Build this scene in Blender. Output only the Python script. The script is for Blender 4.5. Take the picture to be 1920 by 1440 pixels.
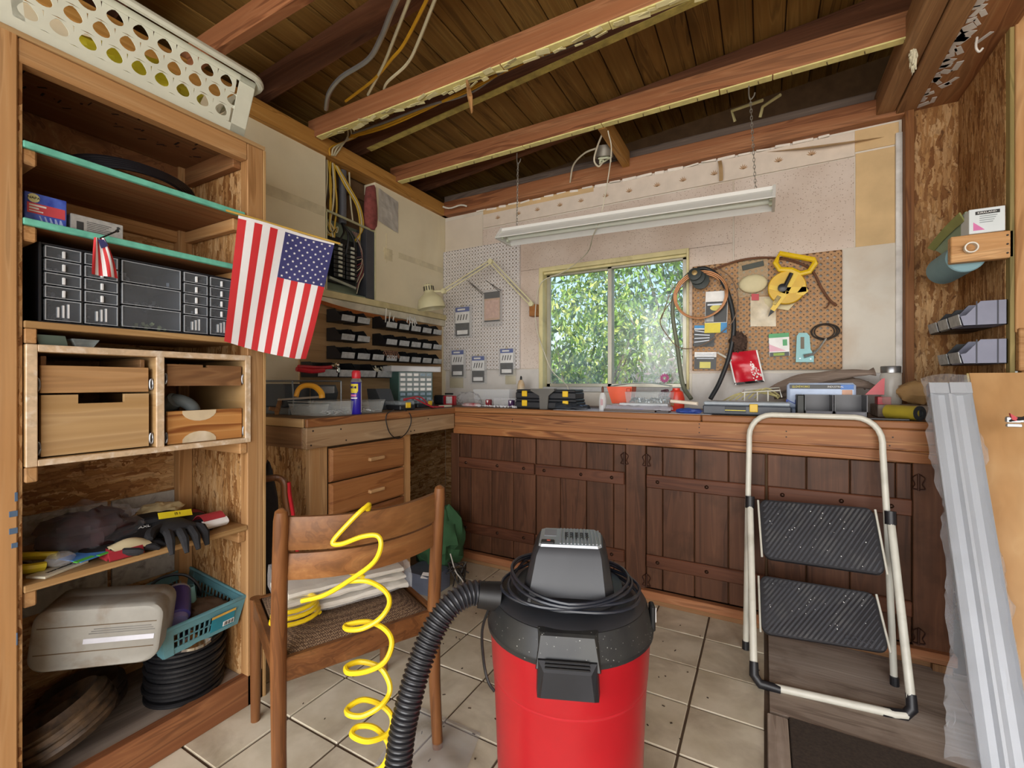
import bpy, bmesh, math, random
from mathutils import Vector, Matrix, Euler, noise
for _o in list(bpy.data.objects): bpy.data.objects.remove(_o)
S = bpy.context.scene
COL = S.collection
rnd = random.Random(7)
PI = math.pi
def srgb(h):
    h = h.lstrip('#'); r = []
    for i in (0, 2, 4):
        v = int(h[i:i+2], 16)/255
        r.append(v/12.92 if v <= .04045 else ((v+.055)/1.055)**2.4)
    return (r[0], r[1], r[2], 1)
# ---------------------------------------------------------------- camera, sky, sun, exposure
FPX, HZ, ZC = 853., 718., 1.14
FW, RT = (-.4833, .8755), (.8755, .4833)
cd = bpy.data.cameras.new('camera'); cd.sensor_width = 36; cd.lens = 36*FPX/1920; cd.shift_y = -(720-HZ)/1920
cd.clip_start = .02
cam = bpy.data.objects.new('camera', cd); COL.objects.link(cam)
cam.location = (0, 0, ZC)
cam.rotation_euler = (PI/2, 0, math.atan2(-FW[0], FW[1]))
S.camera = cam
wd = bpy.data.worlds.new('sky'); S.world = wd; wd.use_nodes = True
wn = wd.node_tree.nodes; wl = wd.node_tree.links
sky = wn.new('ShaderNodeTexSky'); sky.sky_type = 'NISHITA'; sky.sun_disc = False
sky.sun_elevation = math.radians(52); sky.sun_rotation = math.radians(160); sky.dust_density = 3.5; sky.ozone_density = .6
bg = wn['Background']; bg.inputs['Strength'].default_value = .30
wl.new(sky.outputs[0], bg.inputs['Color'])
sl = bpy.data.lights.new('sun_offscreen', 'SUN'); sl.energy = 6.5; sl.angle = .02; sl.color = (1, .95, .87)
so = bpy.data.objects.new('sun_offscreen', sl); COL.objects.link(so); so.rotation_euler = (math.radians(40), 0, math.radians(-12)); so.location = (0, -6, 8)
def area(name, loc, target, sx, sy, e, col=(1, 1, 1)):
    l = bpy.data.lights.new(name, 'AREA'); l.shape = 'RECTANGLE'; l.size = sx; l.size_y = sy; l.energy = e; l.color = col
    o = bpy.data.objects.new(name, l); COL.objects.link(o); o.location = loc
    o.rotation_euler = (Vector(target)-Vector(loc)).to_track_quat('-Z', 'Y').to_euler()
    return o
area('garage_door_offscreen', (.2, -2.5, 1.3), (-.4, 2.0, 1.2), 4.4, 2.4, 105, (1, .985, .96))   # daylight of the open garage door behind the lens
vs = S.view_settings; vs.view_transform = 'Standard'; vs.look = 'None'; vs.gamma = 1; vs.exposure = .5
try: vs.use_curve_mapping = False
except Exception: pass
# ---------------------------------------------------------------- measuring: a picture direction met with a plane of the room
def W(px, py, ax, v):
    a = (px-960)/FPX; d = (FW[0]+a*RT[0], FW[1]+a*RT[1], -(py-HZ)/FPX)
    i = 'xyz'.index(ax); t = (v-(0, 0, ZC)[i])/d[i]
    return Vector((t*d[0], t*d[1], ZC+t*d[2]))
# ---------------------------------------------------------------- mesh builder
class MB:
    def __init__(s): s.v = []; s.f = []
    def add(s, vs, fs, M=None):
        n = len(s.v)
        s.v += [tuple(M @ Vector(p)) if M else tuple(p) for p in vs]
        s.f += [tuple(n+i for i in f) for f in fs]
        return s
    def box(s, x0, x1, y0, y1, z0, z1, b=.0015, M=None):
        b = min(b, abs(x1-x0)*.3, abs(y1-y0)*.3, abs(z1-z0)*.3)
        X, Y, Z = sorted((x0, x1)), sorted((y0, y1)), sorted((z0, z1))
        if b <= 0:
            vs = [(X[i], Y[j], Z[k]) for i in (0, 1) for j in (0, 1) for k in (0, 1)]
            return s.add(vs, [(0, 1, 3, 2), (4, 6, 7, 5), (0, 4, 5, 1), (2, 3, 7, 6), (0, 2, 6, 4), (1, 5, 7, 3)], M)
        vs = []; ix = {}
        for i in (0, 1):
            for j in (0, 1):
                for k in (0, 1):
                    c = (X[i], Y[j], Z[k]); sg = (1-2*i, 1-2*j, 1-2*k)
                    for a in range(3):
                        p = [c[q]+(0 if q == a else sg[q]*b) for q in range(3)]
                        ix[i, j, k, a] = len(vs); vs.append(p)
        fs = []
        for a in range(3):
            u, w = (a+1) % 3, (a+2) % 3
            for e in (0, 1):
                q = []
                for (m, n) in ((0, 0), (1, 0), (1, 1), (0, 1)):
                    id = [0, 0, 0]; id[a] = e; id[u] = m; id[w] = n; q.append(ix[id[0], id[1], id[2], a])
                fs.append(q if e else q[::-1])
            for m in (0, 1):
                for n in (0, 1):
                    id0 = [0, 0, 0]; id0[u] = m; id0[w] = n; id1 = list(id0); id1[a] = 1
                    q = [ix[id0[0], id0[1], id0[2], u], ix[id1[0], id1[1], id1[2], u], ix[id1[0], id1[1], id1[2], w], ix[id0[0], id0[1], id0[2], w]]
                    fs.append(q if (m == n) else q[::-1])
        for i in (0, 1):
            for j in (0, 1):
                for k in (0, 1):
                    q = [ix[i, j, k, 0], ix[i, j, k, 1], ix[i, j, k, 2]]
                    fs.append(q if (i+j+k) % 2 else q[::-1])
        return s.add(vs, fs, M)
    def ob(s, c, d, R=None, b=.0015):
        M = Matrix.Translation(Vector(c)) @ (R.to_4x4() if R else Matrix())
        return s.box(-d[0]/2, d[0]/2, -d[1]/2, d[1]/2, -d[2]/2, d[2]/2, b, M)
    def loft(s, rings, cap=True, closed=True):
        n = len(rings[0]); b = len(s.v)
        for r in rings: s.v += [tuple(p) for p in r]
        m = n if closed else n-1
        for i in range(len(rings)-1):
            for j in range(m):
                a = b+i*n+j; c = b+i*n+(j+1) % n
                s.f.append((a, c, c+n, a+n))
        if cap and closed:
            s.f.append(tuple(b+j for j in range(n))[::-1]); e = b+(len(rings)-1)*n
            s.f.append(tuple(e+j for j in range(n)))
        return s
    def cyl(s, p0, p1, r0, r1=None, n=12, cap=True):
        return s.tube([p0, p1], [r0, r0 if r1 is None else r1], n, cap=cap)
    def tube(s, pts, r, n=8, closed=False, cap=True, flat=None):
        P = [Vector(p) for p in pts]; N = len(P)
        rr = r if isinstance(r, (list, tuple)) else [r]*N
        T = []
        for i in range(N):
            a = P[(i-1) % N] if (closed or i) else P[i]; c = P[(i+1) % N] if (closed or i < N-1) else P[i]
            t = c-a; T.append(t.normalized() if t.length > 1e-9 else Vector((0, 0, 1)))
        u = T[0].orthogonal().normalized(); rings = []
        for i in range(N):
            u = (u-T[i]*u.dot(T[i]));
            u = u.normalized() if u.length > 1e-6 else T[i].orthogonal().normalized()
            w = T[i].cross(u); k = flat or 1
            rings.append([P[i]+(u*math.cos(2*PI*j/n)+w*math.sin(2*PI*j/n)*k)*rr[i] for j in range(n)])
        if closed:
            rings.append(rings[0]); return s.loft(rings, cap=False)
        return s.loft(rings, cap=cap)
    def lathe(s, prof, c=(0, 0, 0), n=24, M=None, cap=True, a0=0, a1=2*PI):
        c = Vector(c); rings = []
        for (r, z) in prof:
            q = [Vector((r*math.cos(2*PI*j/n), r*math.sin(2*PI*j/n), z)) for j in range(n)]
            rings.append([c+((M @ p) if M else p) for p in q])
        return s.loft(rings, cap=cap)
    def prism(s, poly, d):
        d = Vector(d); A = [Vector(p) for p in poly]
        return s.loft([A, [p+d for p in A]])
    def sheet(s, fn, nu, nv, th=None):
        g = [[Vector(fn(i/nu, j/nv)) for j in range(nv+1)] for i in range(nu+1)]
        b = len(s.v); s.v += [tuple(p) for r in g for p in r]
        for i in range(nu):
            for j in range(nv):
                a = b+i*(nv+1)+j; s.f.append((a, a+nv+1, a+nv+2, a+1))
        if th:
            th = Vector(th); c = len(s.v); s.v += [tuple(p+th) for r in g for p in r]; o = c-b
            for i in range(nu):
                for j in range(nv):
                    a = c+i*(nv+1)+j; s.f.append((a, a+1, a+nv+2, a+nv+1))
            rim = [b+i*(nv+1) for i in range(nu+1)]+[b+nu*(nv+1)+j for j in range(1, nv+1)]+[b+i*(nv+1)+nv for i in range(nu-1, -1, -1)]+[b+j for j in range(nv-1, 0, -1)]
            for k in range(len(rim)):
                p, q = rim[k], rim[(k+1) % len(rim)]; s.f.append((p, p+o, q+o, q))
        return s
    def cells(s, nx, ny, cw, ch, hole, fn, stag=0.0, m=(0, 0)):
        # perforated panel: every cell a ring between its rectangle and its hole
        k = len(hole)
        for j in range(ny):
            for i in range(nx):
                cx, cy = (i+.5)*cw, (j+.5)*ch
                o = stag*cw*((j % 2)-.5)
                out = []
                for (hx, hy) in hole:
                    q = max(abs(hx)/(cw/2), abs(hy)/(ch/2)); out.append((hx/q, hy/q))
                a = [fn(cx+p[0]+(o if 0 < j < ny or 1 else 0), cy+p[1]) for p in out]
                h = [fn(cx+p[0]+o, cy+p[1]) for p in hole]
                b = len(s.v); s.v += [tuple(p) for p in a+h]
                for q in range(k): s.f.append((b+q, b+(q+1) % k, b+k+(q+1) % k, b+k+q))
        return s
    def sphere(s, c, r, n=10, m=6):
        c = Vector(c); r = Vector(r if isinstance(r, (list, tuple)) else (r, r, r)); rings = []
        for i in range(m+1):
            a = -PI/2+PI*i/m; k = max(math.cos(a), 1e-3)
            rings.append([c+Vector((r.x*k*math.cos(2*PI*j/n), r.y*k*math.sin(2*PI*j/n), r.z*math.sin(a))) for j in range(n)])
        return s.loft(rings)
ORG = {}
def tag(o, label=None, cat=None, group=None, kind=None):
    if label: o['label'] = label
    if cat: o['category'] = cat
    if group: o['group'] = group
    if kind: o['kind'] = kind
    return o
def thing(name, label, cat, base, group=None):
    o = bpy.data.objects.new(name, None); o.empty_display_size = .05; COL.objects.link(o); o.location = base; ORG[o] = Vector(base)
    return tag(o, label, cat, group)
def obj(name, mb, mat, parent=None, smooth=False, base=None, label=None, kind=None):
    if parent is not None: org = ORG[parent]
    elif base is not None: org = Vector(base)
    else:
        xs, ys, zs = zip(*mb.v); org = Vector(((min(xs)+max(xs))/2, (min(ys)+max(ys))/2, min(zs)))
    me = bpy.data.meshes.new(name); me.from_pydata([Vector(p)-org for p in mb.v], [], mb.f); me.validate()
    bm = bmesh.new(); bm.from_mesh(me); bmesh.ops.recalc_face_normals(bm, faces=bm.faces); bm.to_mesh(me); bm.free()
    ms = mat if isinstance(mat, (list, tuple)) else [mat]
    for m in ms: me.materials.append(m)
    if smooth:
        me.polygons.foreach_set('use_smooth', [True]*len(me.polygons))
        try: me.set_sharp_from_angle(angle=math.radians(38))
        except Exception: pass
    o = bpy.data.objects.new(name, me); COL.objects.link(o); ORG[o] = org
    if parent is None: o.location = org
    else: o.parent = parent
    if label: o['label'] = label
    if kind: o['kind'] = kind
    return o
def one(name, mb, mat, label, cat, group=None, smooth=False, base=None):
    return tag(obj(name, mb, mat, None, smooth, base), label, cat, group)
def struct(name, mb, mat, parent=None, smooth=False, label=None):
    o = obj(name, mb, mat, parent, smooth, base=(0, 0, 0) if parent is None else None)
    if parent is None: tag(o, label, None, None, 'structure')
    return o
def copy_tree(o, loc, rz=None, label=None, group=None, parent=None, sc=None):
    c = o.copy(); COL.objects.link(c); c.parent = parent
    if parent is None:
        c.location = loc
        if rz is not None: c.rotation_euler = (0, 0, rz)
        if sc: c.scale = sc
        if label: c['label'] = label
        if group: c['group'] = group
        ORG[c] = Vector(loc)
    for ch in list(o.children): copy_tree(ch, None, parent=c)
    return c
def basis(x, y):
    x = Vector(x).normalized(); y = Vector(y); y = (y-x*x.dot(y)).normalized(); z = x.cross(y)
    return Matrix((x, y, z)).transposed()
RX = basis((0, 1, 0), (0, 0, 1))    # faces +x: reads along +y
RY = basis((1, 0, 0), (0, 0, 1))    # faces -y: reads along +x
RXN = basis((0, -1, 0), (0, 0, 1))  # faces -x
_tx = {}
def text(s, size, c, R, mat, parent, name='lettering', ext=.0004, wide=None):
    cu = bpy.data.curves.new('t', 'FONT'); cu.body = s; cu.size = size; cu.align_x = 'CENTER'; cu.align_y = 'CENTER'; cu.extrude = ext; cu.resolution_u = 2
    t = bpy.data.objects.new('t', cu); COL.objects.link(t)
    bpy.context.view_layer.update()
    me = bpy.data.meshes.new_from_object(t.evaluated_get(bpy.context.evaluated_depsgraph_get()))
    bpy.data.objects.remove(t); bpy.data.curves.remove(cu)
    k = 1
    if wide and len(me.vertices):
        xs = [v.co.x for v in me.vertices]; k = wide/(max(xs)-min(xs))
    mb = MB(); M = Matrix.Translation(Vector(c)) @ R.to_4x4()
    mb.add([(v.co.x*k, v.co.y, v.co.z) for v in me.vertices], [tuple(p.vertices) for p in me.polygons], M)
    bpy.data.meshes.remove(me)
    return obj(name, mb, mat, parent)
def bez(pts, n=8, closed=False):
    P = [Vector(p) for p in pts]; N = len(P); out = []
    for i in range(N if closed else N-1):
        p0 = P[(i-1) % N] if (closed or i) else P[0]*2-P[1]
        p1, p2 = P[i], P[(i+1) % N]; p3 = P[(i+2) % N] if (closed or i < N-2) else P[-1]*2-P[-2]
        for k in range(n):
            t = k/n
            out.append(.5*((2*p1)+(p2-p0)*t+(2*p0-5*p1+4*p2-p3)*t*t+(3*p1-p0-3*p2+p3)*t**3))
    if not closed: out.append(P[-1])
    return out
# ---------------------------------------------------------------- materials
MATS = {}
class NT:
    def __init__(s, name):
        s.m = bpy.data.materials.new(name); s.m.use_nodes = True; s.t = s.m.node_tree; s.b = s.t.nodes['Principled BSDF']; s.out = s.t.nodes['Material Output']
    def n(s, ty, ins=None, **kw):
        x = s.t.nodes.new(ty)
        for k, v in kw.items(): setattr(x, k, v)
        for k, v in (ins or {}).items():
            if isinstance(v, bpy.types.NodeSocket): s.t.links.new(v, x.inputs[k])
            else: x.inputs[k].default_value = v
        return x
    def coords(s, scale, rnd_off=True, rot=(0, 0, 0), kind='Object'):
        tc = s.n('ShaderNodeTexCoord'); v = tc.outputs[kind]
        if rnd_off:
            oi = s.n('ShaderNodeObjectInfo'); m = s.n('ShaderNodeMath', {0: oi.outputs['Random'], 1: 37.0}, operation='MULTIPLY')
            v = s.n('ShaderNodeVectorMath', {0: v, 1: m.outputs[0]}, operation='ADD').outputs[0]
        return s.n('ShaderNodeMapping', {'Vector': v, 'Scale': scale, 'Rotation': rot}).outputs[0]
    def noise(s, vec, scale=1, detail=4, dist=0, rough=.55):
        return s.n('ShaderNodeTexNoise', {'Vector': vec, 'Scale': scale, 'Detail': detail, 'Distortion': dist, 'Roughness': rough}).outputs[0]
    def ramp(s, fac, stops, interp='LINEAR'):
        r = s.n('ShaderNodeValToRGB', {'Fac': fac}); cr = r.color_ramp; cr.interpolation = interp
        while len(cr.elements) < len(stops): cr.elements.new(.5)
        for e, (p, c) in zip(cr.elements, stops):
            e.position = p; e.color = srgb(c) if isinstance(c, str) else ((c, c, c, 1) if not isinstance(c, tuple) else c)
        return r.outputs[0]
    def mix(s, f, a, b, mode='MIX'):
        x = s.n('ShaderNodeMix', data_type='RGBA', blend_type=mode)
        for k, v in ((0, f), (6, a), (7, b)):
            if isinstance(v, bpy.types.NodeSocket): s.t.links.new(v, x.inputs[k])
            else: x.inputs[k].default_value = srgb(v) if isinstance(v, str) else v
        return x.outputs[2]
    def set(s, **kw):
        for k, v in kw.items():
            k = k.replace('_', ' ')
            if isinstance(v, bpy.types.NodeSocket): s.t.links.new(v, s.b.inputs[k])
            else: s.b.inputs[k].default_value = v
        return s
    def bump(s, h, strength=.3, dist=.002):
        b = s.n('ShaderNodeBump', {'Height': h, 'Strength': strength, 'Distance': dist}); s.t.links.new(b.outputs[0], s.b.inputs['Normal'])
def wood(name, dark, mid, light, axis=0, sc=1.0, rough=.6, contrast=.5, dirt=None):
    key = ('w', name, axis)
    if key in MATS: return MATS[key]
    n = NT(f'{name}_{"xyz"[axis]}')
    a = [9*sc]*3; a[axis] = .55*sc
    b = [70*sc]*3; b[axis] = 2.2*sc
    v = n.coords(a); w = n.noise(v, 1, 3, .9)
    wv = n.n('ShaderNodeMath', {0: n.n('ShaderNodeMath', {0: w, 1: 34.0}, operation='MULTIPLY').outputs[0]}, operation='SINE').outputs[0]
    rings = n.ramp(n.n('ShaderNodeMath', {0: wv, 1: .5}, operation='MULTIPLY_ADD', ).outputs[0] if 0 else wv, [(0, mid), (.55, light), (.8, mid), (1, dark)])
    broad = n.ramp(w, [(.25, dark), (.45, mid), (.62, light), (.8, mid)])
    fine = n.noise(n.coords(b), 1, 2, .2)
    col = n.mix(contrast, broad, rings)
    col = n.mix(n.n('ShaderNodeMapRange', {'Value': fine, 'From Min': .3, 'From Max': .7, 'To Min': .0, 'To Max': .5}).outputs[0], col, n.mix(.5, col, dark))
    oi = n.n('ShaderNodeObjectInfo')
    hv = n.n('ShaderNodeHueSaturation', {'Color': col, 'Value': n.n('ShaderNodeMapRange', {'Value': oi.outputs['Random'], 'To Min': .86, 'To Max': 1.12}).outputs[0]}).outputs[0]
    if dirt:
        d = n.noise(n.coords((5, 5, 5)), 1, 5)
        hv = n.mix(n.n('ShaderNodeMapRange', {'Value': d, 'From Min': .52, 'From Max': .75, 'To Max': .75}).outputs[0], hv, dirt)
    n.set(Base_Color=hv, Roughness=rough); n.b.inputs['Specular IOR Level'].default_value = .3
    n.bump(fine, .25, .001)
    MATS[key] = n.m; return n.m
def pm(name, col, rough=.5, metal=0, var=.12, scale=14, dirt=None, dirtamt=.5, bump=0, spec=.5, col2=None, **kw):
    if name in MATS: return MATS[name]
    n = NT(name); v = n.coords((scale,)*3); w = n.noise(v, 1, 5)
    c0 = srgb(col); base = n.mix(n.n('ShaderNodeMapRange', {'Value': w, 'From Min': .3, 'From Max': .7}).outputs[0],
        tuple(x*(1-var) for x in c0[:3])+(1,), srgb(col2) if col2 else tuple(min(1, x*(1+var)) for x in c0[:3])+(1,))
    if dirt:
        d = n.noise(n.coords((scale*.45,)*3), 1, 6, .5)
        base = n.mix(n.n('ShaderNodeMapRange', {'Value': d, 'From Min': .5, 'From Max': .72, 'To Max': dirtamt}).outputs[0], base, dirt)
    n.set(Base_Color=base, Roughness=rough, Metallic=metal); n.b.inputs['Specular IOR Level'].default_value = spec
    for k, x in kw.items(): n.b.inputs[k.replace('_', ' ')].default_value = x
    if bump: n.bump(n.noise(n.coords((scale*4,)*3), 1, 4), bump, .003)
    MATS[name] = n.m; return n.m
def film(name, col, alpha=.3, rough=.15, crinkle=40, tint='#ffffff', edge=.28):
    # thin clear plastic: see-through with a glossy, slightly milky skin
    if name in MATS: return MATS[name]
    n = NT(name); w = n.noise(n.coords((crinkle,)*3), 1, 3, 1.5)
    n.set(Base_Color=srgb(col), Roughness=rough); n.bump(w, .5, .004)
    tr = n.n('ShaderNodeBsdfTransparent', {'Color': srgb(tint)})
    lw = n.n('ShaderNodeLayerWeight', {'Blend': .35})
    f = n.n('ShaderNodeMapRange', {'Value': lw.outputs['Facing'], 'To Min': alpha*.6, 'To Max': min(1, alpha*.6+edge)}).outputs[0]
    mx = n.n('ShaderNodeMixShader', {0: f, 1: tr.outputs[0], 2: n.b.outputs[0]})
    n.t.links.new(mx.outputs[0], n.out.inputs[0]); MATS[name] = n.m; return n.m
def osb(name, axis=2, dark='#5a381d', mid='#ab7d4c', light='#cda778'):
    key = ('osb', name, axis)
    if key in MATS: return MATS[key]
    n = NT(name+'xyz'[axis]); cols = []; fs = []; ed = []
    for i, (ro, sc) in enumerate(((.25, 1.0), (-.75, 1.15), (1.1, .9))):
        s = [62*sc]*3; s[axis] = 11*sc
        v = n.coords(s, rot=(ro, ro*.8, ro*.5)); dv = n.noise(n.coords((25,)*3), 1, 3)
        off = n.n('ShaderNodeVectorMath', {0: n.n('ShaderNodeCombineXYZ', {0: dv, 1: dv, 2: dv}).outputs[0], 1: (1.9, 1.5, 1.7)}, operation='MULTIPLY').outputs[0]
        vv = n.n('ShaderNodeVectorMath', {0: v, 1: off}, operation='ADD').outputs[0]
        vo = n.n('ShaderNodeTexVoronoi', {'Vector': vv, 'Scale': 1.0, 'Randomness': 1}, feature='F1')
        sep = n.n('ShaderNodeSeparateColor', {0: vo.outputs['Color']})
        cols.append(n.ramp(sep.outputs[0], [(0, '#7d5029'), (.25, mid), (.6, light), (.8, '#b88c58'), (1, '#8a5c31')])); fs.append(sep.outputs[1])
        ve = n.n('ShaderNodeTexVoronoi', {'Vector': vv, 'Scale': 1.0, 'Randomness': 1}, feature='DISTANCE_TO_EDGE'); ed.append(ve.outputs['Distance'])
    s1 = n.n('ShaderNodeMath', {0: fs[0], 1: .5}, operation='GREATER_THAN').outputs[0]; s2 = n.n('ShaderNodeMath', {0: fs[1], 1: .62}, operation='GREATER_THAN').outputs[0]
    col = n.mix(s2, n.mix(s1, cols[0], cols[1]), cols[2])
    e = n.n('ShaderNodeMapRange', {'Value': ed[0], 'From Min': .0, 'From Max': .09, 'To Min': .38, 'To Max': 0}).outputs[0]
    gaps = n.noise(n.coords((30, 30, 18)), 1, 2, .6)
    g = n.n('ShaderNodeMapRange', {'Value': gaps, 'From Min': .62, 'From Max': .72, 'To Min': 0, 'To Max': .8}).outputs[0]
    col = n.mix(g, n.mix(e, col, dark), dark)
    s = [150]*3; s[axis] = 30
    fine = n.noise(n.coords(s), 1, 3, .4)
    col = n.mix(n.n('ShaderNodeMapRange', {'Value': fine, 'From Min': .35, 'From Max': .7, 'To Max': .5}).outputs[0], col, n.mix(.6, col, dark))
    n.set(Base_Color=col, Roughness=.6); n.b.inputs['Specular IOR Level'].default_value = .25
    n.bump(fs[0], .2, .002); MATS[key] = n.m; return n.m
fir = lambda ax: wood('fir', '#80572f', '#ba8b59', '#caa273', ax, 1.2, .6, .38)
firD = lambda ax: wood('fir_brown', '#533722', '#8a6340', '#a17b54', ax, 1.2, .6, .35)
apron = lambda ax: wood('fir_apron', '#4d2b16', '#925e37', '#aa7a4c', ax, .8, .5, .6)
redfir = lambda ax: wood('fir_red', '#56301b', '#9c6440', '#b47f58', ax, .9, .65, .45)
plank = lambda ax: wood('plank_brown', '#2b180e', '#553522', '#694530', ax, 1.1, .5, .3, dirt='#35200f')
deckm = lambda ax: wood('deck', '#45300f', '#86612c', '#a27d42', ax, .9, .75, .4)
darkw = lambda ax: wood('dark_rafter', '#3a2216', '#6b4530', '#83593f', ax, 1, .8, .3)
plym = lambda ax: wood('plywood_brown', '#56351f', '#8a5a36', '#a57a50', ax, .8, .7, .4)
ply = lambda ax: wood('plywood', '#8e6a42', '#b5915f', '#c9a97c', ax, .7, .6, .35)
oldply = lambda ax: wood('weathered_plywood', '#5f5147', '#9a8b7d', '#b8aa9c', ax, 1.1, .85, .3, dirt='#5a4a3e')
chairw = lambda ax: wood('teak', '#462b17', '#724828', '#895d36', ax, 1.6, .4, .3)
OSB = lambda ax=2: osb('osb', ax)
# ================================================================ THE ROOM
XL, YB, XR = -2.25, 2.96, .82
cream = pm('wall_cream', '#e8dfc2', .75, var=.06, scale=3, dirt='#cdbf95', dirtamt=.5)
offw = pm('wall_offwhite', '#d8cdbd', .75, var=.06, scale=4, dirt='#b8aa94', dirtamt=.5)
plaster = pm('plaster_white', '#d6d0c4', .8, var=.05, scale=5, dirt='#b08c62', dirtamt=.45)
tanpaper = pm('bare_tan_paper', '#cfb183', .8, var=.12, scale=6)
dust = pm('bare_dusty_wood', '#6b5238', .9, var=.2)
# acoustic tile: pinkish board with worm-hole flecks
def acoustic():
    n = NT('acoustic_tile'); v = n.coords((1, 1, 1), False)
    vo = n.n('ShaderNodeTexVoronoi', {'Vector': n.coords((85, 85, 120), False), 'Scale': 1.0, 'Randomness': 1})
    m = n.n('ShaderNodeMapRange', {'Value': vo.outputs['Distance'], 'From Min': .12, 'From Max': .30, 'To Min': .9, 'To Max': 0}).outputs[0]
    m2 = n.n('ShaderNodeMath', {0: m, 1: n.n('ShaderNodeMath', {0: n.n('ShaderNodeSeparateColor', {0: vo.outputs['Color']}).outputs[0], 1: .6}, operation='LESS_THAN').outputs[0]}, operation='MULTIPLY').outputs[0]
    big = n.noise(n.coords((3, 3, 3), False), 1, 4)
    col = n.mix(m2, n.ramp(big, [(.3, '#c6b4a6'), (.7, '#dacdc2')]), '#8a7361')
    n.set(Base_Color=col, Roughness=.85); return n.m
acm = acoustic()
# --- floor slab, tiles as children
tile_m = pm('ceramic_tile', '#cfc5ab', .3, var=.1, scale=9, dirt='#7d6a50', dirtamt=.6, col2='#ddd5c0')
slab = pm('grout_dirt', '#5d4c3c', .9, var=.2, scale=12)
fl = struct('floor', MB().box(-2.4, 2.6, -2.6, 3.05, -.12, -.005, 0), slab, label='beige ceramic tile floor with dirty brown grout')
tme = None
for i in range(10):
    for j in range(9):
        x1 = .007-.237*i; y1 = 2.43-.24*j
        if x1 < -1.55 and y1 < 1.2: continue
        if tme is None:
            t = obj('tile', MB().box(-.1145, .1145, -.116, .116, -.012, 0, .0018), tile_m, fl); tme = t
            t.location = (x1-.1185, y1-.12, 0)
            t.data.transform(Matrix.Translation((0, 0, 0)))
        else:
            c = tme.copy(); COL.objects.link(c); c.parent = fl; c.location = (x1-.1185, y1-.12, rnd.uniform(-.0012, .0012)); c.rotation_euler = (0, 0, rnd.uniform(-.006, .006))
struct('driveway', MB().box(-6, 6, -14, -2.6, -.14, -.02, 0), pm('concrete', '#a8a49c', .9, var=.1, scale=3), label='pale concrete driveway outside the open garage')
struct('ground', MB().box(-14, 12, 3.2, 16, -.4, -.3, 0), pm('soil_and_grass', '#5a5f35', .95, var=.3, scale=4), label='ground outside behind the window')
sh = one('plywood_sheet', MB().box(.02, .62, 1.81, 2.395, -.004, .006, .001).box(.622, 1.25, .6, 2.395, -.004, .005, .001), oldply(0), 'weathered grey plywood sheet on the floor beneath the step ladder', 'plywood sheet')
one('floor_mat', MB().box(.075, .66, .9, 1.80, -.003, .012, .003), pm('mat_fibre', '#3f352c', .95, var=.3, scale=120, bump=.6), 'dark brown ribbed floor mat in front of the step ladder', 'mat')
one('wood_threshold', MB().box(.012, .072, .8, 1.78, -.003, .017, .003), oldply(1), 'worn wood strip edging the tile floor beside the mat', 'wood strip')
# --- left wall
wl_ = struct('wall_left', MB().box(XL-.1, XL, -2.5, 1.81, 0, 2.47, 0), cream, label='cream painted drywall with an opening cut for the breaker panel')
struct('drywall_panel', MB().box(XL-.1, XL, 2.2, YB+.1, 0, 2.47, 0), cream, wl_)
struct('drywall_panel', MB().box(XL-.1, XL, 1.81, 2.2, 0, 1.675, 0), cream, wl_)
struct('cavity_back', MB().box(XL-.16, XL-.11, 1.75, 2.3, 1.6, 2.6, 0), dust, wl_)
struct('stud', MB().box(XL-.1, XL-.006, 1.785, 1.812, 1.69, 2.47, .001), firD(2), wl_)
for (y0, y1, za, zb) in ((1.05, 1.8, 2.115, 2.17), (2.42, 2.955, 2.02, 2.06)):
    struct('tape_joint', MB().box(XL-.004, XL+.0025, y0, y1, za, zb, .001), pm('joint_tape', '#d8cfb0', .8), wl_)
struct('crack_patch', MB().box(XL-.004, XL+.002, 2.28, 2.36, 1.98, 2.06, .001).box(XL-.004, XL+.003, 2.30, 2.303, 1.96, 2.16, 0).box(XL-.004, XL+.003, 2.27, 2.37, 2.03, 2.033, 0), pm('plaster_patch', '#ded3b0', .8, var=.2), wl_)
# --- back wall with window opening
WX0, WX1, WZ0, WZ1 = -1.402, -.395, 1.10, 1.96
wb = MB()
wb.box(XL-.1, WX0, YB, YB+.12, 0, 2.5, 0); wb.box(WX1, .95, YB, YB+.12, 0, 2.5, 0)
wb.box(WX0, WX1, YB, YB+.12, 0, WZ0, 0); wb.box(WX0, WX1, YB, YB+.12, WZ1, 2.5, 0)
wbk = struct('wall_back', wb, plaster, label='back wall of speckled board and stained plaster around the window')
def pan(name, x0, x1, z0, z1, m, th=.008): return struct(name, MB().box(x0, x1, YB-th, YB+.002, z0, z1, .001), m, wbk)
pan('acoustic_panel', -1.886, -.156, WZ1+.0, 2.32, acm); pan('acoustic_panel', -.148, .418, 1.80, 2.322, acm)
pan('acoustic_panel', -1.886, WX0-.0, 1.245, WZ1-.002, acm); pan('acoustic_panel', WX1, -.156, 1.2, WZ1-.002, acm)
pan('corner_panel', -2.248, -1.89, 1.9, 2.44, offw, .005)
pan('border_strip', -1.88, .42, 2.328, 2.455, pm('wallpaper_border', '#d9ccbd', .8, var=.06), .011)
pan('border_torn', .42, .6, 2.35, 2.46, tanpaper, .006); pan('bare_patch', .424, .588, 1.84, 2.34, tanpaper, .005)
pan('bare_strip', -1.88, -1.0, 2.43, 2.468, tanpaper, .012)
pan('plaster_panel', .36, .625, 1.19, 1.85, plaster, .009); pan('plaster_panel', -.38, .62, .99, 1.195, pm('plaster_grey', '#cfcbc6', .8, var=.06, scale=9, dirt='#a29a90'), .004)
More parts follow.
